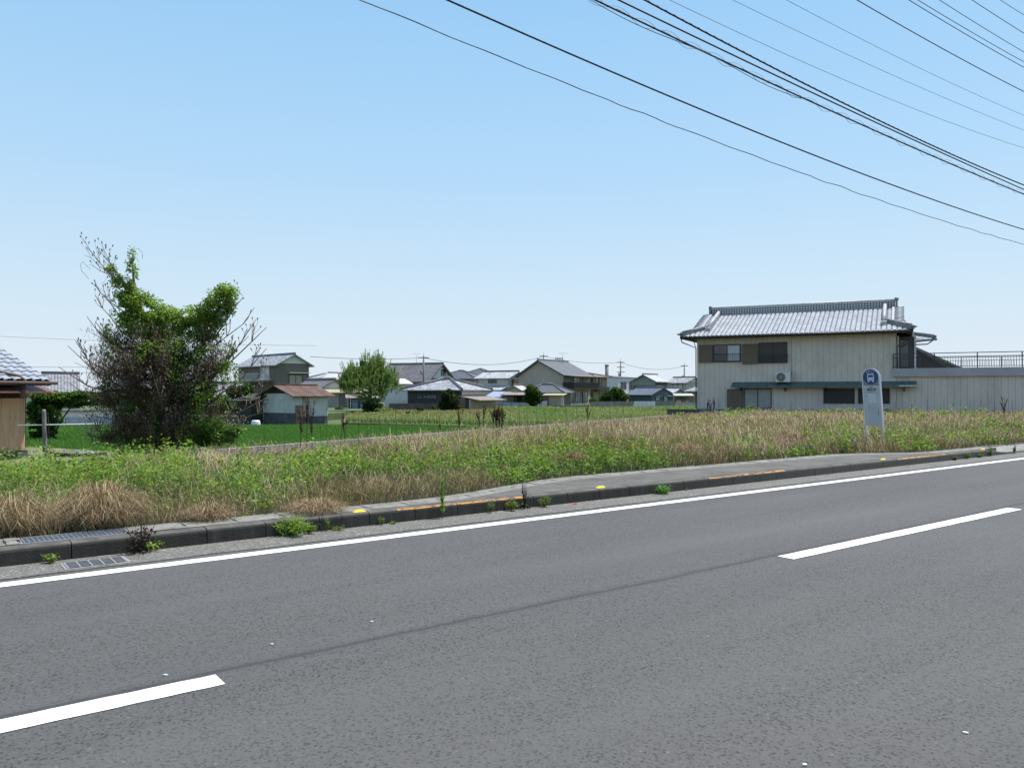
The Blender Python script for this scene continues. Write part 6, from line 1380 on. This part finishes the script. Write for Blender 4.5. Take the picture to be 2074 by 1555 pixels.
o2 = S0[ix] - np.array([0, 0, 1.2]); o2 /= np.linalg.norm(o2, axis=1)[:, None]; Q = S0[ix] + np.array([0, 0, 1.0]) * (ln_ * tt_)[:, None] + o2 * np.array([.35, .35, 0]) * (ln_ * tt_)[:, None]; Q[:, :2] += rng.normal(size=(Ns, 2)) * .02
c2 = jit((.19, .28, .075), ms, .3, .1)[ix] * (.6 + .6 * tt_)[:, None]
V, Fc, C = join([blades(base, .10 + .12 * rng.random(N), lean, .034, c, .0), blades(Q, .10 + .06 * rng.random(Ns), rng.normal(size=(Ns, 2)) * .075, .026, c2, 0)]); np_mesh('needles', V, Fc, leaf_mat('pine_needle', .35, .6, .3), g, C)
shrub('round_bush', 'dark undergrowth bush at the foot of the round pine', 750, 66, -.3, [(745, 822, 12, 12), (760, 818, 16, 12), (752, 832, 14, 7)], 2400, .18, (.03, .06, .02), DG)

# ---------------------------------------------------------------- the dead pine overgrown with vines
YT = 16.1; d = ray(325, 795); TO = Vector((d.x / d.y * YT, YT, -.02)); tree = empty('dead_pine_tree', TO, 0, 'dead brown pine overgrown with green vines at left', 'tree')
def T(px, py, dy=0.0): p = at(px, py, YT + dy) - TO; return p
DW = M('dead_wood', (.13, .105, .085), .9, .35, 6, dirt=(.05, .04, .03), stretch=(1, 1, .5)); TW = M('grey_twig', (.19, .16, .13), .9, .3, 8)
rnd = random.Random(5)
q = MB()
q.tube([T(322, 945), T(322, 890), T(326, 840), T(318, 780), T(308, 720), T(306, 680), T(292, 640), T(266, 600), T(245, 565), T(225, 535)], [.13, .105, .09, .085, .078, .07, .058, .042, .03, .018], 9)
q.tube([T(338, 942, .1), T(345, 880, .12), T(352, 830, .1), T(345, 770, .1), T(325, 715, .05), T(310, 690, 0)], [.10, .085, .07, .06, .055, .05], 8)
q.tube([T(308, 700), T(345, 668, .1), T(395, 655, .1), T(430, 640, .0), T(455, 612), T(468, 592)], [.06, .05, .045, .036, .026, .014], 8)
q.tube([T(285, 632), T(275, 600, .1), T(270, 560, .1), T(268, 515, .1)], [.045, .032, .022, .008], 7)
q.build('trunk', DW, tree)
heads = []; q = MB(); q2 = MB()
def limb(p0, p3, r0=.02, curl=.5, subs=4, depth=0):
    p0 = Vector(p0); p3 = Vector(p3); dv = p3 - p0; L = dv.length; mid = p0 + dv * .55 + Vector((0, 0, -L * .16 * curl)); pts = []
    for i in range(7):
        t = i / 6; a = p0.lerp(mid, t); b_ = mid.lerp(p3, t); p = a.lerp(b_, t); p += Vector((rnd.uniform(-1, 1), rnd.uniform(-1, 1), rnd.uniform(-1, 1))) * L * .018; pts.append(p)
    (q if depth == 0 else q2).tube(pts, [r0 * (1 - .75 * i / 6) for i in range(7)], 5 if depth == 0 else 4); heads.append((pts, depth))
    for k in range(subs):
        t = rnd.uniform(.35, .98); i = int(t * 6); p = pts[i]; h_ = rnd.uniform(.12, .3) * (1 if depth == 0 else .7)
        side = Vector((dv.x, dv.y, 0)).normalized() if Vector((dv.x, dv.y, 0)).length > .01 else Vector((1, 0, 0))
        e = p + Vector((rnd.uniform(-.10, .10), rnd.uniform(-.1, .1), h_)) + side * rnd.uniform(.0, .1)
        if depth < 1 and rnd.random() < .55: limb(p, e + Vector((0, 0, .1)), r0 * .45, .5, 3, depth + 1)
        else:
            m_ = p.lerp(e, .5) + side * .03; q2.tube([p, m_, e], [r0 * .38, r0 * .3, r0 * .26], 4)
            q2.tube([e, e + (e - m_).normalized() * .045], [.010, .013], 5)      # swollen dead bud
def spine(y): # trunk centre at photo row y
    return T(318 + (y - 780) * .03, y)
for (sx_, sy_, ex, ey, r0, cu, sb) in ((300, 800, 118, 745, .026, 1.0, 5), (300, 830, 152, 690, .028, 1.3, 8), (305, 770, 165, 720, .026, 1.3, 7), (300, 760, 192, 652, .024, 1.1, 8), (302, 720, 195, 600, .022, .8, 8), (300, 690, 190, 570, .02, .7, 6), (290, 650, 200, 590, .018, .6, 6), (262, 598, 176, 502, .016, -.2, 5), (255, 580, 172, 516, .012, -.1, 4), (250, 575, 182, 535, .012, .2, 4), (245, 570, 205, 510, .012, -.2, 3), (230, 545, 212, 508, .01, 0, 2),
        (345, 800, 535, 660, .028, 1.3, 9), (350, 820, 520, 650, .028, 1.5, 8), (350, 780, 505, 680, .024, 1.2, 8), (355, 850, 538, 705, .026, 1.3, 8), (345, 740, 490, 600, .022, 1.4, 8), (350, 760, 478, 620, .02, 1.2, 6), (430, 690, 484, 590, .014, 1.2, 5), (350, 860, 560, 800, .022, .8, 8), (345, 870, 548, 830, .02, .6, 6), (300, 850, 135, 770, .02, 1.2, 7), (300, 790, 138, 700, .024, 1.5, 8), (300, 740, 175, 640, .022, 1.4, 8), (350, 790, 548, 740, .022, 1.6, 8), (350, 740, 512, 625, .020, 1.5, 8), (310, 880, 160, 880, .026, .4, 7), (310, 870, 150, 860, .02, .6, 6), (345, 900, 510, 870, .024, .7, 8), (350, 890, 490, 900, .018, .5, 6)):
    limb(T(sx_, sy_, rnd.uniform(-.1, .1)), T(ex, ey, rnd.uniform(-.4, .4)), r0, cu, sb)
for i in range(120):                       # tangle of inner branches all round
    y = rnd.uniform(715, 900); a = rnd.uniform(0, 2 * PI); w_ = 1.55 * math.sin(max(.25, min(1, (y - 560) / 200)) * PI / 2) * rnd.uniform(.5, 1); p0 = spine(y); e = p0 + Vector((math.cos(a) * w_, math.sin(a) * w_ * .8, rnd.uniform(.0, .55))); limb(p0, e, .013, 1.0, 4)
q.build('branches', DW, tree); q2.build('twigs', TW, tree)
# dead needles and shreds along the limbs
pts = []
for ps, dp in heads:
    for i in range(1, 7):
        a, b_ = ps[i - 1], ps[i]
        for k in range(3): pts.append(tuple(a.lerp(b_, rnd.random())))
pts = np.array(pts); inner = (np.abs(pts[:, 0]) < 1.25) & (pts[:, 2] < 2.75); pts = pts[inner]
idx = rng.integers(0, len(pts), 60000); P = pts[idx] + rng.normal(size=(60000, 3)) * np.array([.07, .07, .06]); N = len(P)
DB = [pxblob(*b_, None, TO) for b_ in ((300, 735, 72, 55, YT), (270, 790, 90, 45, YT), (350, 770, 90, 50, YT), (420, 800, 70, 45, YT), (310, 850, 110, 42, YT), (400, 860, 80, 40, YT), (240, 850, 60, 30, YT), (340, 905, 90, 25, YT), (440, 750, 50, 40, YT), (225, 885, 45, 16, YT))]
P = np.concatenate([P, blob_pts(56000, DB, .1, .42)]); N = len(P)
c = jit((.13, .07, .05), N, .5, .12); k = rng.random(N) < .3; c[k] = jit((.05, .042, .03), int(k.sum()), .4); k = rng.random(N) < .14; c[k] = jit((.22, .16, .11), int(k.sum()), .3)
k = rng.random(N) < .14; c[k] = jit((.06, .10, .03), int(k.sum()), .35)
lean = rng.normal(size=(N, 2)) * .045; V, Fc, C = join([blades(P, rng.normal(size=N) * .05 - .01, lean, .0095, c, .2)]); np_mesh('dead_needles', V, Fc, DRY, tree, C)
# vine foliage
VB = [(268, 545, 12, 42), (262, 590, 16, 26), (250, 605, 18, 22), (285, 612, 26, 24), (305, 632, 34, 26), (318, 655, 34, 22), (345, 640, 28, 20), (365, 655, 28, 20), (395, 640, 26, 22), (415, 655, 24, 18), (425, 628, 22, 22), (447, 607, 28, 25), (460, 592, 21, 17), (462, 625, 15, 20), (238, 570, 14, 16), (300, 672, 40, 14), (255, 640, 22, 24), (410, 678, 30, 14), (225, 545, 12, 10), (440, 650, 18, 18), (350, 672, 26, 12), (280, 660, 34, 22), (325, 685, 30, 16), (262, 615, 22, 24)]
B = [pxblob(*b_, YT, .28 if b_[2] > 20 else None, TO) for b_ in VB]
B = [(b_[0], b_[1], b_[2], b_[3] * 1.12, b_[4] * 1.1, b_[5] * 1.1) for b_ in B]
crown('vine_leaves', tree, B, 25000, .047, (.15, .24, .04), None, .3, .2, (.27, .40, .07), .5, .5, .7)
VB2 = [(330, 715, 60, 26), (280, 730, 40, 30), (400, 730, 40, 30), (350, 850, 40, 30), (290, 830, 40, 26), (470, 740, 28, 40), (485, 780, 22, 25), (430, 720, 30, 25), (380, 700, 40, 20), (320, 700, 24, 20), (430, 800, 50, 40), (300, 890, 60, 28), (250, 700, 26, 60), (400, 850, 70, 30), (500, 800, 22, 30), (370, 760, 50, 40), (230, 800, 36, 40)]
B = [pxblob(*b_, YT, None, TO) for b_ in VB2]; B = [(b_[0], b_[1] - .35, *b_[2:]) for b_ in B]
crown('sparse_vine', tree, B, 15000, .046, (.10, .175, .035), None, .1, .44, (.19, .31, .06), .45, .4, .7)
B = [pxblob(*b_, YT - .3, None, TO) for b_ in ((425, 870, 34, 22), (450, 882, 34, 16), (405, 892, 26, 18), (475, 872, 22, 10))]; crown('low_vine', tree, B, 4200, .046, (.08, .15, .03), None, .35, .15, (.16, .27, .06), .4, .5, .7)
q = MB()
for pts_ in (((268, 520), (272, 505), (280, 503), (288, 512), (289, 524)), ((182, 545), (168, 530), (163, 535), (165, 548), (180, 565)), ((470, 585), (482, 588), (492, 600))): q.tube([T(*p) for p in pts_], .004, 4)
q.build('tendrils', M('green_stem', (.09, .13, .04), .8), tree)

# ================================================================ BUS STOP SIGN
r_ = R(-46); pb = at(1776, 908, 18.7); g = empty('bus_stop_sign', (pb.x - .02, 18.7, .12), r_, 'slim bus stop sign with round blue bus emblem leaning beside the road', 'bus stop sign')
LN = -.045; ALU = M('brushed_aluminium', (.50, .51, .53), .38, .06, 5, metal=.5); Wd = .42; hw = Wd / 2; Ht = 1.93; dpt = .085
def shear(p): z = p[2]; return (p[0] + LN * z * 1.35, p[1], z)
def arch_pts(r0, zc, k=18): return [(r0 * math.cos(PI * i / k), zc + r0 * math.sin(PI * i / k)) for i in range(k + 1)]
zc = Ht - hw; outer = [(hw, -.15)] + arch_pts(hw, zc) + [(-hw, -.15)]; inner = [(hw - .028, -.15)] + arch_pts(hw - .028, zc) + [(-hw + .028, -.15)]
q = MB()
for i in range(len(outer) - 1):
    o0, o1, i0, i1 = outer[i], outer[i + 1], inner[i], inner[i + 1]
    A = [shear((x, -dpt / 2, z)) for x, z in (o0, o1, i1, i0)]; Bk = [shear((x, dpt / 2, z)) for x, z in (o0, o1, i1, i0)]
    q.face(A); q.face(Bk[::-1]); q.face([A[0], A[1], Bk[1], Bk[0]]); q.face([A[3], A[2], Bk[2], Bk[3]])
q.build('frame', ALU, g)
def plate(name, poly, y, mat, parent=g, th=.006):
    q = MB(); a = [shear((x, y, z)) for x, z in poly]; b_ = [shear((x, y + th, z)) for x, z in poly]; q.face(a); q.face(b_[::-1]); n = len(poly)
    for i in range(n): j = (i + 1) % n; q.face([a[i], a[j], b_[j], b_[i]])
    return q.build(name, mat, parent)
pi = hw - .03; yf = -dpt / 2 + .012
back = plate('top_panel', [(pi, zc - .20)] + arch_pts(pi, zc) + [(-pi, zc - .20)], yf, M('panel_green_grey', (.16, .21, .22), .5, .08, 3))
circ = lambda r0, cx_, cz_, k=32: [(cx_ + r0 * math.cos(2 * PI * i / k), cz_ + r0 * math.sin(2 * PI * i / k)) for i in range(k)]
blue = plate('emblem_disc', circ(pi - .004, 0, zc), yf - .004, M('sign_blue', (.012, .045, .16), .4, .05, 3), g, .003)
WHT = M('sign_white', (.52, .58, .62), .5, .04, 3)
S_ = .36 / .42; bz = zc - .012
def rr(x0, x1, z0, z1): return [(x0, z0), (x1, z0), (x1, z1), (x0, z1)]
plate('bus_emblem', [(-.075, bz - .075), (-.078, bz + .0), (-.072, bz + .08), (-.055, bz + .098), (.055, bz + .098), (.072, bz + .08), (.078, bz), (.075, bz - .075)], yf - .0065, WHT, blue, .002)
for a in (-.05, .05): plate('bus_wheel', rr(a - .016, a + .016, bz - .11, bz - .074), yf - .0065, WHT, blue, .002)
BL2 = M('sign_blue', (.012,) * 3); plate('bus_windscreen', [(-.058, bz + .005), (-.055, bz + .062), (.055, bz + .062), (.058, bz + .005)], yf - .009, BL2, blue, .002)
plate('bus_roof_line', rr(-.04, .04, bz + .076, bz + .084), yf - .009, BL2, blue, .002)
for a in (-.05, .05): plate('bus_lamp', circ(.010, a, bz - .035, 12), yf - .009, BL2, blue, .002)
plate('bus_grille', rr(-.02, .02, bz - .058, bz - .046), yf - .009, BL2, blue, .002)
WP_ = M('sign_panel', (.43, .46, .50), .45, .08, 2, dirt=(.36, .38, .40)); zt = zc - .205; zb = Ht - 1.36
pan_ = plate('timetable_panel', rr(-pi, pi, zb, zt), yf, WP_); LINE = M('panel_line', (.25, .27, .28), .6); STK = M('paper_sheet', (.48, .54, .60), .6, .06, 3)
def line(x0, x1, z0, z1, mt=LINE, y=.0035, nm='panel_line'): plate(nm, rr(x0, x1, z0, z1), yf - y, mt, pan_, .002)
line(-pi, pi, zt - .165, zt - .160); sh = plate('paper_sheet', rr(-.09, .10, zt - .43, zt - .18), yf - .003, STK, pan_, .002)
for x in (-.09, .005, .098): line(x, x + .003, zt - .43, zt - .18, y=.0055)
line(-.09, .10, zt - .183, zt - .18, y=.0055); line(-.09, .10, zt - .43, zt - .427, y=.0055)
RS = M('residue', (.28, .27, .28), .8, .4, 8); line(-.06, .11, zt - .455, zt - .445, M('residue_pink', (.36, .30, .29), .8)); line(-.095, -.075, zt - .60, zt - .47, RS, nm='glue_mark'); line(.115, .132, zt - .70, zt - .52, RS, nm='glue_mark'); line(-.05, .09, zt - .68, zt - .5, M('paper_old', (.37, .40, .43), .7), nm='paper_remnant')
line(-.03, .03, zt - .022, zt - .045, M('ink', (.02, .02, .03), .6), nm='ink_mark'); line(-.025, .025, zt - .032, zt - .036, STK, .006, 'ink_mark')
def text(s, x, z, size, mat, parent, y, rot=0.0, name='lettering'):
    cu = bpy.data.curves.new(name, 'FONT'); cu.body = s; cu.size = size; cu.align_x = 'CENTER'; cu.align_y = 'CENTER'; cu.extrude = .0006; cu.offset = size * .012
    ot = bpy.data.objects.new(name, cu); COL.objects.link(ot); dg = bpy.context.evaluated_depsgraph_get(); me = bpy.data.meshes.new_from_object(ot.evaluated_get(dg)); bpy.data.objects.remove(ot)
    me.materials.clear(); me.materials.append(mat); ob = link(name, me, parent); p = shear((x, y, z)); ob.location = p; ob.rotation_euler = (PI / 2, rot, 0); return ob
for i, ch in enumerate('徳島バス'):
    a = PI / 2 + (1.5 - i) * .40; rr_ = pi * .76; text(ch, rr_ * math.cos(a), zc + rr_ * math.sin(a), .038, WHT, blue, yf - .006, -(a - PI / 2))
text('浦庄西', 0, zt - .095, .075, M('ink', (.02,) * 3), pan_, yf - .004); text('うらしょうにし', 0, zt - .142, .018, M('ink', (.02,) * 3), pan_, yf - .004)

# ================================================================ OVERHEAD CABLES AND THEIR TWO POLES
CAB = M('black_cable', (.008, .011, .03), .6, .1, 5); CABT = M('thin_conductor', (.03, .06, .16), .5, .1, 5)
NP = 9.6; SL, SR = -12.0, 33.0
def cable_fn(pxs, n_at):
    """parabola z(s) through the given photo points on the vertical plane n = n_at"""
    S = []; Zz = []
    for x, y in pxs: s, z = px_n(x, y, n_at); S.append(s); Zz.append(z)
    if len(S) >= 3: co_ = np.polyfit(S, Zz, 2); co_ = co_ if 0 <= co_[0] < .02 else None
    else: co_ = None
    if co_ is None:
        a = .0022; s0, s1 = S[0], S[-1]; z0, z1 = Zz[0] - a * s0 * s0, Zz[-1] - a * s1 * s1; b1 = (z1 - z0) / (s1 - s0); co_ = (a, b1, z0 - b1 * s0)
    return lambda s: co_[0] * s * s + co_[1] * s + co_[2]
def cable(pxs, n_at, rad, label, name='power_line', mat=None, wob=0.0, k=160, s0=None, s1=None):
    f = cable_fn(pxs, n_at); s0 = SL if s0 is None else s0; s1 = SR if s1 is None else s1; q = MB(); pts = []
    for i in range(k + 1):
        s = s0 + (s1 - s0) * i / k; z = f(s); n_ = n_at
        if wob: z += wob * math.sin(s * 5.1 + math.sin(s * 1.3)) * (.5 + .5 * math.sin(s * .9)); n_ += wob * math.cos(s * 4.1)
        pts.append((s, n_, z))
    q.tube(pts, rad, 6); o = q.build(name, mat or CAB); o.rotation_euler = (0, 0, RA); tag(o, label, 'cable', 'overhead cables along the road'); return f
cable([(730, 0), (1400, 268), (2074, 495)], 9.4, .007, 'lowest overhead cable, thin and slightly wavy', wob=.012)
cable([(905, 0), (1500, 255), (2074, 465)], 9.5, .014, 'second lowest overhead cable, thick and smooth')
f3 = cable([(1205, 0), (1640, 205), (2060, 388)], 9.3, .016, 'thick black telephone cable carrying loose loops of wire', name='telephone_cable')
def bundle(f, n_at, name, label, s0, s1, off, rad, amp, per, mat=CAB):
    q = MB(); pts = []; k = int((s1 - s0) / per * 10)
    for i in range(k + 1): s = s0 + (s1 - s0) * i / k; a = 2 * PI * (s - s0) / per; pts.append((s, n_at + amp * math.cos(a), f(s) + off + amp * math.sin(a)))
    q.tube(pts, rad, 4); o = q.build(name, mat); o.rotation_euler = (0, 0, RA); tag(o, label, 'cable', 'overhead cables along the road')
bundle(f3, 9.3, 'telephone_cable', 'thin wire spiralling loosely round the looped telephone cable', SL, SR, -.03, .0035, .045, 1.1)
bundle(f3, 9.3, 'messenger_wire', 'fine stay wire zigzagging just above the looped telephone cable', SL, SR, .04, .0028, .025, .62)
bundle(f3, 9.28, 'telephone_cable', 'slack second strand hanging under the looped telephone cable', SL, 14.5, -.06, .007, .03, 3.7)
cable([(1252, 0), (1660, 195), (2060, 378)], 9.35, .015, 'smooth black cable between the looped and the ribbed telephone cables', name='telephone_cable')
f5 = cable([(1305, 0), (1700, 192), (2066, 372)], 9.4, .016, 'ribbed black cable, uppermost of the thick bundle', name='telephone_cable')
bundle(f5, 9.4, 'lashing_wire', 'tight lashing wire that gives the uppermost thick cable its ribs', SL, SR, 0, .006, .016, .22)
for i, (p, lab, n_at, rad, mt) in enumerate((([(1355, 0), (1700, 158), (2074, 300)], 'lowest of three faint blue thin conductors', 9.2, .0045, CABT), ([(1483, 0), (1780, 140), (2074, 264)], 'middle one of three faint blue thin conductors', 9.6, .0045, CABT), ([(1592, 0), (1830, 115), (2074, 234)], 'upper one of three faint blue thin conductors', 10.0, .0045, CABT),
        ([(1735, 0), (1900, 84), (2074, 186)], 'dark conductor below the close pair at upper right', 9.0, .011, CAB), ([(1840, 0), (1960, 70), (2074, 137)], 'lower conductor of the close pair at upper right', 8.9, .009, CAB), ([(1858, 0), (1965, 64), (2074, 126)], 'upper conductor of the close pair at upper right', 9.9, .009, CAB),
        ([(1902, 0), (1990, 52), (2074, 106)], 'conductor just above the close pair at upper right', 10.2, .009, CAB), ([(1968, 0), (2020, 33), (2074, 68)], 'second conductor from the upper right corner', 9.2, .009, CAB), ([(2025, 0), (2050, 15), (2074, 31)], 'conductor cutting the very upper right corner', 9.9, .008, CAB))):
    cable(p, n_at, rad, lab, mat=mt)
for s_, lab in ((SR, 'roadside utility pole just beyond the right edge carrying the cables'), (SL, 'roadside utility pole beyond the left edge carrying the cables')):
    g = empty('utility_pole', sn(s_, 9.62, 0), RA, lab, 'utility pole', 'roadside utility poles'); q = MB(); q.tube([(0, 0, -.2), (0, 0, 14.8)], [.17, .11], 14); q.build('shaft', POLE, g)
    for z in (9.6, 11.3, 12.9, 14.2):
        q = MB(); q.box(-.05, .05, -1.0, .8, z - .05, z + .05); q.build('crossarm', GALV, g)
    q = MB(); q.box(-.06, .06, -.45, .2, 6.5, 6.6); q.box(-.06, .06, -.5, .2, 7.6, 7.7); q.build('cable_bracket', GALV, g)
